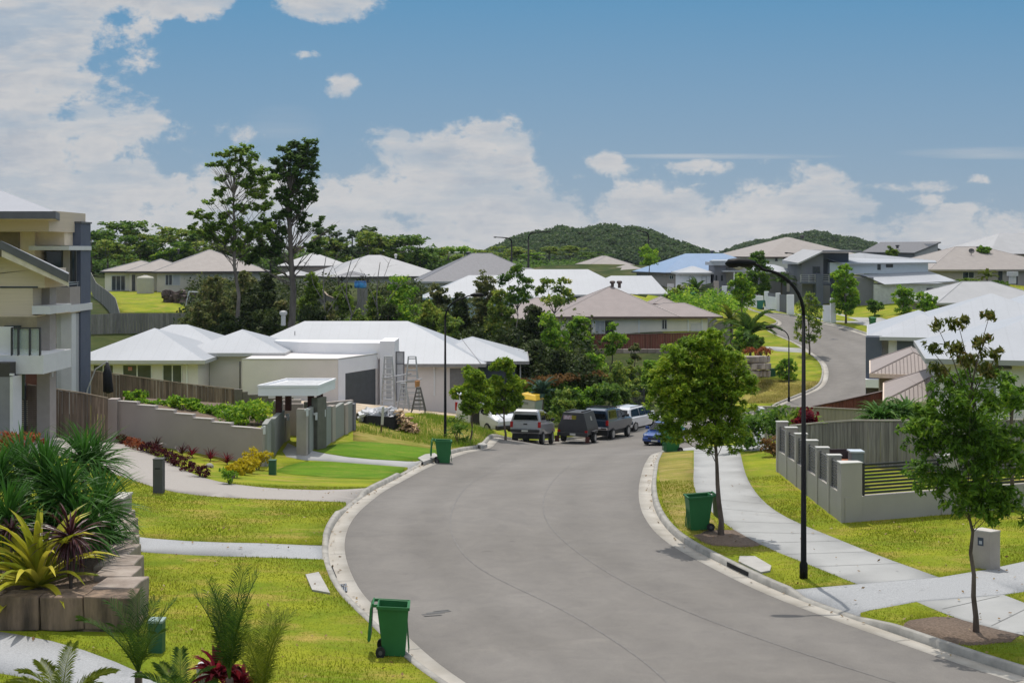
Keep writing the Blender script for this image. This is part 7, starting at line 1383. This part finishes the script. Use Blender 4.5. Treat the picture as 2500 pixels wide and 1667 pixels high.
for px, top_, d, L_, lb2, m in ((1832,770,122,3.3,'big palm beside the sandstone wall, with drooping fronds',pf),(1785,755,130,2.2,'arching golden palm at the end of the brown roof',palmY),(1700,690,168,2.4,'broad leaved green palm above the upper road garden',pf),(1908,668,176,2.2,'dark palm before the dark grey house',pf),(1323,935,93,1.6,'blue green spiky palm between the portable toilet and the trailer',leafmat('leaf_blue_green',[(.03,.07,.05),(.06,.12,.08),(.10,.17,.12)],.2)),(2410,662,195,1.8,'yellow green palm before the far brown roofed house',palmY),(1655,735,160,1.5,'small yellow palm by the upper road',palmY)):
    x = xat(px,d); z = g(x,d); palm('palm', lb2, (x,d,z), 18, L_, max(.6, zat(top_,d)-z-L_*.55), m, int(px), nl=24, ll=.8*L_/2.4, w=.13, elev=(.0,1.4), bend=1.2, stem_r=.12)
p = P(1848,865,117); bush('shrub', 'orange flowering groundcover on top of the sandstone wall', 'shrub', (p.x,p.y,p.z-.2), 1.6, 1.0, .4, 700, .2, orangeL)
# ---------------------------------------------------------------- vehicles (local +x is forward, origin on the ground under the centre)
def paint(name, c, metal=.3): return mat(name, c, .28, .03, 1, metal=metal, coat=.6, spec=.5)
tyreM = mat('tyre', (.018,.018,.018), .85); rimM = mat('rim_alloy', (.35,.36,.38), .35, .1, 8, metal=.7); cglass = mat('car_glass', (.012,.016,.02), .06, .2, 1, spec=.8); redlamp = mat('tail_lamp', (.35,.01,.01), .25); clrlamp = mat('head_lamp', (.55,.57,.6), .12); blkP = mat('black_plastic', (.02,.02,.021), .6); plateM = mat('number_plate', (.5,.5,.46), .5); chromeM = mat('chrome', (.5,.5,.52), .15, metal=1)
def body(st, m, par, name='body', nside=1):
    """st: stations (x, z_low, z_belt, z_top, half width low, half width belt, half width top)"""
    b = MB(); n = len(st); vs = []
    for (x,zl,zb,zt,wl,wb,wt) in st:
        zm = (zl+zb)/2; vs += [(x,-wl,zl),(x,-wb*1.0,zm),(x,-wb,zb),(x,-wt,zt-.04),(x,-wt*.86,zt),(x,wt*.86,zt),(x,wt,zt-.04),(x,wb,zb),(x,wb,zm),(x,wl,zl)]
    k = 10; fs = []
    for i in range(n-1):
        for j in range(k): fs.append((i*k+j, i*k+(j+1)%k, (i+1)*k+(j+1)%k, (i+1)*k+j))
    fs += [tuple(range(k))[::-1], tuple(range((n-1)*k, n*k))]; b.add(vs, fs); o = b.build(name, m, par, smooth=False, bevel=.03)
    # stations run rear to front, so faces point outward
    return o
def wheels(t, xs, half, r, w=.22, rim=None):
    for x in xs:
        for s in (-1,1):
            b = MB(); b.tube([(x,s*(half-w),r),(x,s*(half-w*.15),r),(x,s*half,r)], [r,r,r*.93], 20); o = b.build('wheel', tyreM, t)
            b = MB(); b.tube([(x,s*(half-.02),r),(x,s*(half+.012),r)], r*.62, 14); b.build('rim', rim or rimM, o)
            b = MB()   # arch lip
            for k in range(9):
                a0 = PI*k/9; a1 = PI*(k+1)/9; R1 = r*1.14
                b.add([(x+R1*math.cos(a0),s*(half-.05),r+R1*math.sin(a0)),(x+R1*math.cos(a1),s*(half-.05),r+R1*math.sin(a1)),(x+r*.9*math.cos(a1),s*(half-.045),r+r*.9*math.sin(a1)),(x+r*.9*math.cos(a0),s*(half-.045),r+r*.9*math.sin(a0))], [(0,1,2,3),(3,2,1,0)])
            b.build('wheel_arch', blkP, t)
def quadp(name, pts, m, par, two=True): b = MB(); b.add(pts, [(0,1,2,3)]+([(3,2,1,0)] if two else [])); return b.build(name, m, par)
def sidewin(t, pts, hw0, hw1):
    """window polygon (x,z) on both sides; half width hw0 at the lowest z, hw1 at the highest"""
    zs = [p[1] for p in pts]; z0, z1 = min(zs), max(zs)
    for s in (-1,1):
        b = MB(); b.add([(x, s*(hw0+(hw1-hw0)*(z-z0)/(z1-z0)+.012), z) for x,z in pts], [tuple(range(len(pts))), tuple(range(len(pts)))[::-1]]); b.build('side_window', cglass, t)
def place(t, p, rz, pitch=0, roll=0): t.location = p; t.rotation_euler = (roll, pitch, rz); return t
def mirrors(t, x, half, z, m):
    for s in (-1,1): b = MB(); b.box(x-.06,x+.08,s*half,s*(half+.22),z,z+.17); b.build('mirror', m, t, bevel=.03)
def ute(label, col, p, rz, pitch, canopy=None, rack=False, plate=True):
    t = T('parked_ute', label, 'ute', (0,0,0)); L_ = 2.6; m = paint('paint_'+col[0], col[1], col[2]); up = .18
    st = [(-2.58,.62,1.0,1.14,.80,.88,.86),(-2.5,.52,1.0,1.16,.84,.91,.88),(-.55,.50,1.02,1.18,.86,.92,.88),(1.05,.50,1.05,1.20,.86,.92,.86),(2.1,.50,1.02,1.16,.84,.90,.78),(2.5,.58,.95,1.04,.74,.82,.70),(2.58,.66,.88,.96,.66,.74,.64)]
    st = [(a,b_+up*.6,c+up,d+up,e,f,g_) for a,b_,c,d,e,f,g_ in st]; body(st, m, t)
    zc = 1.18+up
    cab = [(-.60,zc-.1,zc,1.70+up,.84,.86,.66),(-.45,zc-.1,zc,1.76+up,.85,.87,.68),(.35,zc-.1,zc,1.76+up,.85,.87,.68),(.62,zc-.1,zc,1.70+up,.84,.86,.66),(1.28,zc-.1,zc-.02,zc+.04,.82,.84,.78)]; body(cab, m, t, 'cab')
    quadp('windscreen', [(.68,-.62,1.66+up),(1.24,-.74,zc+.05),(1.24,.74,zc+.05),(.68,.62,1.66+up)], cglass, t)
    sidewin(t, [(-.5,zc+.03),(.18,zc+.03),(.18,1.66+up),(-.42,1.66+up)], .862, .70); sidewin(t, [(.24,zc+.03),(1.02,zc+.03),(.60,1.66+up),(.24,1.66+up)], .862, .70)
    if canopy:
        cm = m if canopy == 'same' else paint('paint_canopy', (.02,.03,.05)); c2 = [(-2.52,zc-.08,zc,1.74+up,.86,.88,.70),(-2.3,zc-.08,zc,1.86+up,.86,.88,.74),(-.68,zc-.08,zc,1.86+up,.86,.88,.74)]; body(c2, cm, t, 'canopy')
        quadp('rear_window', [(-2.535,-.74,zc+.06),(-2.40,-.62,1.70+up),(-2.40,.62,1.70+up),(-2.535,.74,zc+.06)], cglass, t); b = MB(); b.add([(-2.56,-.74,zc+.06),(-2.50,-.62,1.70+up),(-2.50,.62,1.70+up),(-2.56,.74,zc+.06)], [(0,1,2,3),(3,2,1,0)]); b.build('canopy_glass', cglass, t)
        sidewin(t, [(-2.2,zc+.08),(-.85,zc+.08),(-.85,1.72+up),(-2.1,1.72+up)], .882, .78)
    if rack: b = MB(); [b.box(x,x+.05,-.7,.7,1.93+up,1.97+up) for x in (-2.2,-1.5,-.9)]; [b.box(-2.25,-.8,s*.7-.02,s*.7+.02,1.88+up,1.93+up) for s in (-1,1)]; [b.box(-.3,-.25,-.68,.68,1.82+up,1.86+up), b.box(.3,.35,-.68,.68,1.82+up,1.86+up)]; b.build('roof_rack', blkP, t)
    b = MB(); b.box(-2.72,-2.52,-.86,.86,.52+up,.70+up); b.box(-2.74,-2.68,-.45,.45,.56+up,.66+up); b.build('rear_bumper', blkP if col[0] == 'silver' else chromeM, t, bevel=.03)
    b = MB(); b.box(2.5,2.66,-.84,.84,.50+up,.74+up); b.build('front_bumper', m, t, bevel=.04); b = MB(); b.box(2.55,2.62,-.5,.5,.78+up,.92+up); b.build('grille', blkP, t)
    for s in (-1,1):
        b = MB(); b.box(-2.60,-2.50,s*.74,s*.91,.80+up,1.14+up); b.build('tail_light', redlamp, t, bevel=.015); b = MB(); b.box(2.38,2.56,s*.58,s*.80,.86+up,1.0+up); b.build('headlight', clrlamp, t, bevel=.02)
        b = MB(); b.box(-1.85,-1.55,s*.8,s*.86,.15,.60); b.build('mudflap', blkP, t) if False else None
    b = MB(); b.box(-2.597,-2.585,-.66,.66,.76+up,1.10+up); b.build('tailgate', m, t, bevel=.01); b = MB(); b.box(-2.612,-2.599,-.12,.12,.96+up,1.04+up); b.build('tailgate_handle', blkP, t)
    b = MB(); b.box(-2.745,-2.742,-.19,.19,.56+up,.66+up); b.build('number_plate', plateM, t); b = MB(); b.box(-2.3,2.3,-.75,.75,.32,.62); b.build('chassis', blkP, t)
    b = MB(); b.tube([(-2.2,-.13,.50),(-2.2,.13,.50)], .34, 16); b.build('spare_wheel', tyreM, t) if col[0] == 'silver' else None
    mirrors(t, .95, .88, zc+.02, blkP); wheels(t, (-1.55,1.5), .92, .39); return place(t, p, rz, pitch)
def hd(ax, ay): return math.atan2(ay, ax)
def slope_pitch(p, rz, k=1.0): e = .9; return -math.atan2(g(p[0]+math.cos(rz)*e,p[1]+math.sin(rz)*e)-g(p[0]-math.cos(rz)*e,p[1]-math.sin(rz)*e), 2*e)*k
def carpos(px, d): p = at(px, d); return (p.x, p.y, p.z+.01)
p = carpos(1302,79); rz = R(78); ute('silver ute with a canopy parked at the left kerb, rear toward the viewer', ('silver',(.42,.42,.44),.4), p, rz, slope_pitch(p,rz)*.8, 'same')
p = carpos(1485,87); rz = R(66); ute('dark blue ute with canopy and roof racks parked ahead of the trailer', ('dark_blue',(.012,.030,.060),.3), p, rz, slope_pitch(p,rz)*.8, 'same', True)
# enclosed black trailer
t = T('box_trailer', 'charcoal sloped box trailer with a colourful sticker between the two utes', 'trailer', (0,0,0)); tm = mat('trailer_charcoal', (.028,.028,.030), .5, .1, 2); b = MB(); vs = []
for x, k in ((-1.25,0),(1.15,1)): vs += [(x,-.95,.55),(x,.95,.55),(x,.95,.95),(x+(.12 if k == 0 else -.1),.66,1.95),(x+(.12 if k == 0 else -.1),-.66,1.95),(x,-.95,.95)]
b.add(vs, [(0,5,4,3,2,1),(6,7,8,9,10,11)]+[(i,(i+1)%6,(i+1)%6+6,i+6) for i in range(6)]); b.build('box_body', tm, t, bevel=.03)
b = MB(); b.box(-1.35,-1.2,-.98,.98,.50,.72); b.box(-.45,.55,-1.14,-.96,.70,.78); b.box(-.45,.55,.96,1.14,.70,.78); b.build('bumper_and_guards', tm, t, bevel=.02); b = MB(); b.tube([(1.1,0,.5),(2.3,0,.48)], .05, 6); b.build('drawbar', blkP, t)
quadp('sticker', [(-1.20,.62,1.52),(-1.185,.10,1.52),(-1.155,.10,1.76),(-1.165,.62,1.76)], mat('sticker_pale',(.45,.42,.46),.5,.4,9,c2=(.25,.12,.12)), t); quadp('sticker', [(-1.20,.09,1.52),(-1.20,-.20,1.52),(-1.165,-.20,1.76),(-1.165,.09,1.76)], mat('sticker_yellow',(.42,.36,.03),.5), t)
b = MB(); b.box(-1.37,-1.355,-.22,.14,.56,.68); b.build('number_plate', plateM, t); b = MB(); b.add([(.2,-.84,1.40),(-.1,-.84,1.40),(-.1,-.76,1.66),(.2,-.76,1.66)], [(0,1,2,3),(3,2,1,0)]); b.build('side_sticker', plateM, t)
for s in (-1,1): b = MB(); b.box(-1.30,-1.24,s*.80,s*.97,.74,.86); b.build('tail_light', redlamp, t); b = MB(); b.box(-1.33,-1.31,s*1.12,s*.85,.12,.50); b.build('mudflap', mat('mudflap_rust',(.07,.02,.015),.8), t)
wheels(t, (.05,), 1.10, .33); b = MB(); b.tube([(-1.0,-.5,1.99),(.9,-.5,1.99)], .04, 6); b.tube([(-1.0,.5,1.99),(.9,.5,1.99)], .04, 6); b.build('roof_rail', blkP, t); p = carpos(1412,82.3); rz = R(70); place(t, p, rz, slope_pitch(p,rz)*.7)
# white wagon
def suv(label, m, p, rz, low=0.0, name='parked_car', cat='car', sedan=False, pitch=0):
    t = T(name, label, cat, (0,0,0)); h = 0 if not sedan else -.28
    if not sedan:
        st = [(-2.32,.48,.92,1.00,.78,.86,.80),(-2.2,.34,.98,1.06,.84,.91,.84),(-1.4,.28,.98,1.08,.87,.93,.85),(1.1,.28,.96,1.06,.87,.93,.84),(1.95,.30,.88,.98,.82,.88,.72),(2.30,.42,.70,.80,.66,.74,.60)]
        cab = [(-2.22,.95,1.0,1.10,.82,.83,.78),(-1.95,.95,1.02,1.56,.84,.85,.62),(-1.5,.95,1.02,1.64,.85,.86,.66),(.1,.95,1.02,1.66,.85,.86,.66),(.5,.95,1.02,1.58,.85,.86,.64),(1.35,.93,1.0,1.06,.80,.82,.72)]
    else:
        st = [(-2.25,.40,.72,.80,.72,.80,.70),(-2.05,.26,.80,.90,.80,.86,.76),(-1.2,.22,.80,.92,.83,.87,.76),(.9,.22,.78,.88,.83,.87,.76),(1.9,.24,.68,.76,.76,.82,.66),(2.22,.34,.56,.64,.58,.68,.54)]
        cab = [(-1.75,.80,.86,.92,.76,.78,.68),(-1.0,.80,.86,1.30,.77,.79,.56),(.1,.80,.86,1.36,.77,.79,.58),(.35,.80,.86,1.32,.77,.79,.57),(1.2,.78,.84,.90,.74,.77,.66)]
    body(st, m, t); body(cab, m, t, 'cabin')
    if not sedan:
        quadp('rear_window', [(-2.225,-.70,1.12),(-1.99,-.56,1.50),(-1.99,.56,1.50),(-2.225,.70,1.12)], cglass, t); quadp('windscreen', [(.57,-.60,1.55),(1.36,-.70,1.08),(1.36,.70,1.08),(.57,.60,1.55)], cglass, t)
        sidewin(t, [(-1.95,1.08),(-.75,1.06),(-.75,1.56),(-1.75,1.52)], .852, .675); sidewin(t, [(-.70,1.06),(.10,1.06),(.10,1.57),(-.70,1.57)], .862, .675); sidewin(t, [(.15,1.06),(1.1,1.05),(.48,1.53),(.15,1.56)], .862, .675)
        for s in (-1,1): b = MB(); b.box(-2.33,-2.12,s*.55,s*.91,.86,1.0); b.build('tail_light', redlamp, t, bevel=.02); b = MB(); b.box(-1.6,.3,s*.56-.02,s*.56+.02,1.66,1.70); b.build('roof_rail', chromeM, t); b = MB(); b.box(2.0,2.22,s*.5,s*.74,.70,.82); b.build('headlight', clrlamp, t, bevel=.03)
        b = MB(); b.box(-2.40,-2.2,-.85,.85,.36,.62); b.build('rear_bumper', m, t, bevel=.05); b = MB(); b.box(-2.345,-2.33,-.25,.25,.70,.82); b.build('number_plate', plateM, t); b = MB(); b.box(2.2,2.36,-.8,.8,.36,.58); b.build('front_bumper', m, t, bevel=.05)
        mirrors(t, .95, .86, 1.08, m); wheels(t, (-1.42,1.42), .93, .36); b = MB(); b.box(-2.1,2.1,-.8,.8,.22,.4); b.build('underbody', blkP, t)
    else:
        quadp('rear_window', [(-1.72,-.62,.95),(-1.04,-.52,1.27),(-1.04,.52,1.27),(-1.72,.62,.95)], cglass, t); quadp('windscreen', [(.42,-.54,1.30),(1.22,-.66,.925),(1.22,.66,.925),(.42,.54,1.30)], cglass, t)
        sidewin(t, [(-1.4,.92),(-.35,.90),(-.35,1.28),(-.98,1.24)], .792, .60); sidewin(t, [(-.30,.90),(.95,.90),(.34,1.27),(-.30,1.30)], .792, .60)
        for s in (-1,1): b = MB(); b.box(1.98,2.16,s*.42,s*.70,.56,.68); b.build('headlight', clrlamp, t, bevel=.03); b = MB(); b.box(-2.24,-2.05,s*.45,s*.80,.68,.82); b.build('tail_light', redlamp, t, bevel=.02)
        b = MB(); b.box(2.08,2.30,-.76,.76,.26,.50); b.build('front_bumper', m, t, bevel=.06); b = MB(); b.box(2.2,2.302,-.40,.40,.40,.50); b.build('grille', blkP, t); b = MB(); b.box(2.303,2.31,-.20,.20,.28,.37); b.build('number_plate', plateM, t); b = MB(); b.box(-2.3,-2.1,-.78,.78,.30,.52); b.build('rear_bumper', m, t, bevel=.05)
        mirrors(t, .72, .79, .90, m); wheels(t, (-1.28,1.36), .86, .31); b = MB(); b.box(-2.0,2.0,-.75,.75,.16,.34); b.build('underbody', blkP, t)
    return place(t, p, rz, pitch)
p = carpos(1548,93); rz = R(56); suv('white wagon parked furthest along the left kerb past the blue ute', paint('paint_white',(.66,.66,.67),.0), p, rz, pitch=slope_pitch(p,rz)*.8)
p = carpos(1622,81); rz = R(-112); suv('blue sedan driving toward the viewer beside the rounded street tree', paint('paint_blue',(.01,.05,.22),.4), p, rz, name='parked_car', sedan=True, pitch=slope_pitch(p,rz)*.8)
# white van with open side door and raised tailgate
t = T('parked_van', 'white van with its side door open and rear hatch raised on the sloping lot', 'van', (0,0,0)); wm = paint('paint_van_white',(.62,.63,.65),.0)
st = [(-2.35,.45,1.10,1.80,.82,.88,.76),(-2.2,.35,1.15,1.93,.86,.92,.78),(-1.0,.30,1.15,1.96,.88,.94,.79),(.8,.30,1.15,1.94,.88,.94,.78),(1.25,.30,1.12,1.72,.88,.93,.72),(1.85,.30,1.06,1.22,.86,.91,.80),(2.35,.36,.92,1.02,.76,.84,.72),(2.52,.45,.78,.86,.66,.74,.64)]
body(st, wm, t); quadp('windscreen', [(1.30,-.68,1.72),(1.87,-.78,1.24),(1.87,.78,1.24),(1.30,.68,1.72)], cglass, t); sidewin(t, [(.75,1.20),(1.60,1.20),(1.22,1.68),(.75,1.74)], .945, .80)
for s in (-1,): b = MB(); b.box(-.35,.62,s*.90,s*.952,.40,1.72); o = b.build('door_opening', mat('van_interior',(.02,.02,.018),.9), t); b = MB(); b.box(-1.35,-.40,s*.97,s*1.01,.40,1.70); b.build('sliding_door', wm, t, bevel=.02)
b = MB(); b.obox((-2.75,0,2.05), (1.05,1.5,.06), 0, 0, .12); b.build('tailgate', wm, t, bevel=.02); b = MB(); b.obox((-2.40,0,1.35), (.05,1.45,1.0)); b.build('rear_opening', MATS['van_interior'], t)
for s in (-1,1): b = MB(); b.box(-2.40,-2.22,s*.80,s*.95,.95,1.5); b.build('tail_light', redlamp, t, bevel=.02); b = MB(); b.box(2.2,2.48,s*.5,s*.8,.78,.92); b.build('headlight', clrlamp, t, bevel=.03)
b = MB(); b.box(2.35,2.62,-.86,.86,.34,.60); b.build('front_bumper', blkP, t, bevel=.04); b = MB(); b.box(-2.55,-2.3,-.86,.86,.36,.58); b.build('rear_bumper', wm, t, bevel=.04)
mirrors(t, 1.35, .94, 1.18, blkP); wheels(t, (-1.45,1.5), .94, .34, rim=rimM); a_, c_ = P(1122,1036,85), P(1232,1066,80.5); rz = math.atan2(c_.y-a_.y, c_.x-a_.x); mid = (a_+c_)/2; L2 = (c_-a_); place(t, (mid.x+.3, mid.y+1.0, mid.z-.05), rz, -math.atan2(L2.z, math.hypot(L2.x,L2.y)))
# portable toilet
p = at(1288,96); zt_ = zat(961,94); t = T('portable_toilet', 'tilted grey portable toilet with a bright yellow roof behind the silver ute', 'portable toilet', (0,0,0)); cg = mat('toilet_grey', (.36,.36,.37), .6, .05, 1)
b = MB(); b.box(-.62,.55,-.6,.6,0,2.0); b.build('cabin', cg, t, bevel=.03); b = MB()
b.add([(-.7,-.68,1.98),(.64,-.68,1.98),(.64,.68,1.98),(-.7,.68,1.98),(-.5,-.4,2.34),(.44,-.4,2.34),(.44,.4,2.34),(-.5,.4,2.34)], [(0,3,2,1),(4,5,6,7),(0,1,5,4),(1,2,6,5),(2,3,7,6),(3,0,4,7)]); b.build('roof', mat('toilet_yellow',(.60,.38,.01),.45), t, bevel=.05)
b = MB(); b.box(.552,.58,-.45,.45,.12,1.9); b.build('door', mat('toilet_door',(.27,.33,.31),.5), t, bevel=.02); b = MB(); b.box(-.3,.1,-.615,-.603,1.62,1.80); b.build('vent_panel', mat('vent_dark',(.2,.2,.2),.7), t)
t.location = (xat(1291,92), 92, zat(961,92)-2.30); t.rotation_euler = (0, R(6), R(-28)); t.scale = (1.1,1.05,1.0)
# ---- ladders, planks, rubble pile, timber stack, stake
alM = mat('ladder_aluminium', (.42,.42,.43), .45, .1, 3, metal=.3)
def ladder(lb2, px, d, top_row, bot_row, wtop, wbot, spread, m=alM, rungs=9, rz=0):
    base = P(px, bot_row, d); base.z = min(base.z, g(base.x, base.y)+.15) if False else base.z; H = zat(top_row,d)-base.z; t = T('step_ladder', lb2, 'ladder', tuple(base), 'step ladders by the entry block'); k = d/F
    for s, nm in ((-1,'front_frame'),(1,'rear_frame')):
        b = MB(); 
        for q in (-1,1): b.tube([(base.x+q*wbot*k/2, base.y+s*spread, base.z),(base.x+q*wtop*k/2, base.y+s*.06, base.z+H)], .04, 5)
        for i in range(1, rungs+1): f = i/(rungs+.4); w = (wbot+(wtop-wbot)*f)*k/2; y = base.y+s*(spread+(.06-spread)*f); z = base.z+H*f; (b.box(base.x-w,base.x+w,y-.045,y+.045,z-.02,z+.025) if s < 0 or i%2 else b.tube([(base.x-w,y,z),(base.x+w,y,z)], .02, 5))
        b.build(nm, m, t)
    b = MB(); b.box(base.x-wtop*k/2,base.x+wtop*k/2,base.y-.1,base.y+.1,base.z+H-.03,base.z+H+.02); b.build('top_cap', m, t); return t
ladder('tall aluminium step ladder in front of the white entry pier', 948, 80, 870, 990, 18, 34, .55); ladder('tall aluminium step ladder to the right of the entry screen', 1006, 80, 870, 1000, 18, 40, .6)
ladder('shorter aluminium ladder between the two tall ones', 985, 78, 935, 1000, 10, 30, .4, rungs=6); ladder('low dark trestle ladder leaning below the right ladder', 1022, 77, 945, 1005, 8, 34, .4, mat('ladder_dark',(.12,.11,.10),.6), 6)
for k, (a, c, lb2) in enumerate((((932,923,80.2),(1005,912,80.2),'upper plank laid across the step ladders'),((968,933,79.6),(1030,925,79.6),'lower plank laid across the step ladders'))):
    A_, B_ = P(*a), P(*c); t = T('plank', lb2, 'plank', tuple(A_)); b = MB(); d = (B_-A_); b.obox((A_+B_)/2, (d.length,.25,.06), 0, 0, -math.atan2(d.z, d.x)); b.build('board', alM, t)
b = MB(); p = P(1019,938,79.3); t = T('bucket', 'small orange tin standing on the lower plank', 'bucket', (p.x,p.y,p.z-.4)); b.tube([(p.x,p.y,zat(945,79.3)),(p.x,p.y,zat(929,79.3))], [.14,.16], 12); b.build('tin', mat('tin_orange',(.45,.22,.08),.6), t); b = MB(); b.tube([(p.x-.15,p.y,zat(930,79.3)),(p.x,p.y,zat(925,79.3)),(p.x+.15,p.y,zat(930,79.3))], .01, 4); b.build('handle', alM, t)
# rubble crate
p = at(925,69.5); zt_ = zat(998,69.5); z0 = p.z; x0, x1 = xat(869,69.5), xat(966,69.5)
t = T('rubble_skip', 'black mesh waste enclosure heaped with white wrapping', 'waste enclosure', (p.x,p.y,z0)); b = MB(); pts2 = [(x0,69.8),(x0+.7,68.8),(x1,68.6),(x1+.15,70.8),(x0+.2,71.3)]
for a, c in zip(pts2, pts2[1:]+pts2[:1]): b.seg(a, c, z0-.2, zt_-.25, .05, z0-.2, zt_-.32)
b.build('mesh_sides', mat('black_mesh',(.012,.012,.016),.8,.4,12,bump=.8), t); q = random.Random(3); b = MB()
for i in range(70): b.obox((q.uniform(x0+.3,x1-.1), q.uniform(69,70.9), zt_-.35+q.uniform(-.15,.25)), (q.uniform(.2,.6),q.uniform(.2,.5),q.uniform(.05,.25)), q.uniform(0,3), q.uniform(-.7,.7), q.uniform(-.7,.7))
b.build('wrapping', mat('white_wrap',(.55,.55,.56),.6,.15,4), t)
t = T('timber_stack', 'loose pile of sawn timber offcuts leaning against the waste enclosure', 'timber pile', (xat(995,69),69,g(xat(995,69),69))); b = MB(); z0 = g(xat(995,69),69)
for i in range(120):
    f = q.random(); x = xat(972,69)+f*1.0; h_ = (1-f*.8)*1.2*q.random(); b.obox((x, 68.9+q.uniform(-.2,.8), z0+.08+h_), (.09,q.uniform(.5,1.1),.05), q.uniform(-.5,.5), q.uniform(-.2,.2), q.uniform(-1,1))
b.build('offcuts', mat('offcut_timber',(.36,.23,.12),.85,c2=(.55,.40,.25),scale=3,island=.3), t)
p = at(930,66); t = T('stake_sign', 'thin leaning stake with a pale strip in front of the waste enclosure', 'stake', tuple(p)); b = MB(); zt_ = zat(993,66); b.tube([(p.x,p.y,p.z-.1),(p.x+.12,p.y,zt_)], .03, 5); b.tube([(p.x-.03,p.y+.02,p.z-.1),(p.x+.04,p.y+.02,zt_-.3)], .025, 5); b.build('stake', mat('stake_brown',(.12,.08,.05),.9), t); b = MB(); b.obox((p.x+.09,p.y-.03,zt_-.45), (.13,.02,.9), 0, 0, .06); b.build('strip', plateM, t)
# meter boxes and taps on the wall of the wide house
q_ = hit(1668,950); p = at(1858,117.5)
t = T('road_bollard', 'short dark post on the dry grass of the far corner', 'post', tuple(hit(1858,925))); pp = hit(1858,925); b = MB(); b.tube([(pp.x,pp.y,pp.z),(pp.x,pp.y,pp.z+.75)], .09, 8); b.build('post_body', blackM, t); b = MB(); b.tube([(pp.x,pp.y,pp.z+.75),(pp.x,pp.y,pp.z+.82)], [.11,.06], 8); b.build('cap', blackM, t)
# flat rocks, litter
# tall unmown grass on the vacant verge and dry grass on the far corner
def tuft_field(name, poly, n, h0, h1, m, w, seed, lab):
    r = np.random.default_rng(seed); pa = np.array(poly); x = r.uniform(pa[:,0].min(), pa[:,0].max(), n*3); y = r.uniform(pa[:,1].min(), pa[:,1].max(), n*3); k = pip(poly, x, y) & ~pip(corr_poly, x, y); x, y = x[k][:n], y[k][:n]; z = G(x,y)+.08; n = len(x)
    h = r.uniform(h0,h1,n)*(.6+.5*np.sin(x*.9+1)*np.cos(y*.7)+.3); a = r.uniform(0,2*PI,n); lx = r.normal(0,.3,n)*h; ly = r.normal(0,.3,n)*h; dx = np.cos(a)*w; dy = np.sin(a)*w
    V = np.stack([np.stack([x-dx,y-dy,z],-1), np.stack([x+dx,y+dy,z],-1), np.stack([x+lx,y+ly,z+h],-1)],1).reshape(-1,3); return struct(npmesh(name, V, np.arange(3*n).reshape(-1,3), m), lab, 'stuff')
tallM = leafmat('grass_tall', [(.10,.20,.015),(.18,.30,.025),(.42,.40,.09)], .5, .6, .1); strawM = leafmat('grass_straw', [(.22,.23,.04),(.40,.34,.10),(.55,.46,.18)], .5, .6, .1)
tuft_field('tall_grass', [W(*q) for q in [(868,1060),(868,1048),(1000,1026),(1120,1030),(1230,1072),(1200,1088),(1100,1100)]], 12000, .10, .38, tallM, .02, 1, 'unmown grass on the vacant verge')
tuft_field('dry_grass', [W(*q) for q in [(1820,990),(1860,930),(2005,938),(1985,955),(1905,985)]], 9000, .08, .28, strawM, .03, 2, 'dry straw grass on the far corner')
bladeM = leafmat('grass_blade', [(.15,.21,.012),(.25,.28,.020),(.38,.34,.08)], .45, .7, .1)
blades(170000, None, 20, 46, .02, .06, 'grass', bladeM, 5)
# scattered dry leaves on the lawns and road edge
r = np.random.default_rng(77); xs_, ys_ = r.uniform(-9,16,900), r.uniform(22,46,900); ok = ~pip(corr_poly, xs_, ys_); xs_, ys_ = xs_[ok], ys_[ok]; gl_ = np.concatenate([offs(Lr,.36,1)[:70], offs(Rr,.36,-1)[:80]]); gi_ = r.integers(0,len(gl_),260); xs_ = np.concatenate([xs_, gl_[gi_,0]+r.normal(0,.09,260)]); ys_ = np.concatenate([ys_, gl_[gi_,1]+r.normal(0,.2,260)]); C = np.stack([xs_, ys_, G(xs_,ys_)+np.where(np.arange(len(xs_)) < len(xs_)-260, .17, .02)], -1); V = leaves(C, .09, r, 1.5, 0, .5); struct(npmesh('fallen_leaves', V, np.arange(len(V)).reshape(-1,4), leafmat('leaf_litter',[(.10,.05,.02),(.22,.14,.06),(.40,.32,.2)],.1,.8)), 'dry fallen leaves scattered on the lawns', 'stuff')

# ---------------------------------------------------------------- thin summer haze
hb = MB(); hb.box(-420, 520, -14, 980, -9, 42); hz = bpy.data.materials.new('haze_air'); hz.use_nodes = True; nt = hz.node_tree; nt.nodes.remove(nt.nodes['Principled BSDF'])
pv = nt.nodes.new('ShaderNodeVolumePrincipled'); pv.inputs['Color'].default_value = (.80,.88,1,1); pv.inputs['Density'].default_value = .00007; nt.links.new(pv.outputs[0], nt.nodes['Material Output'].inputs['Volume'])
struct(hb.build('haze', hz), 'thin bluish summer haze', 'stuff')
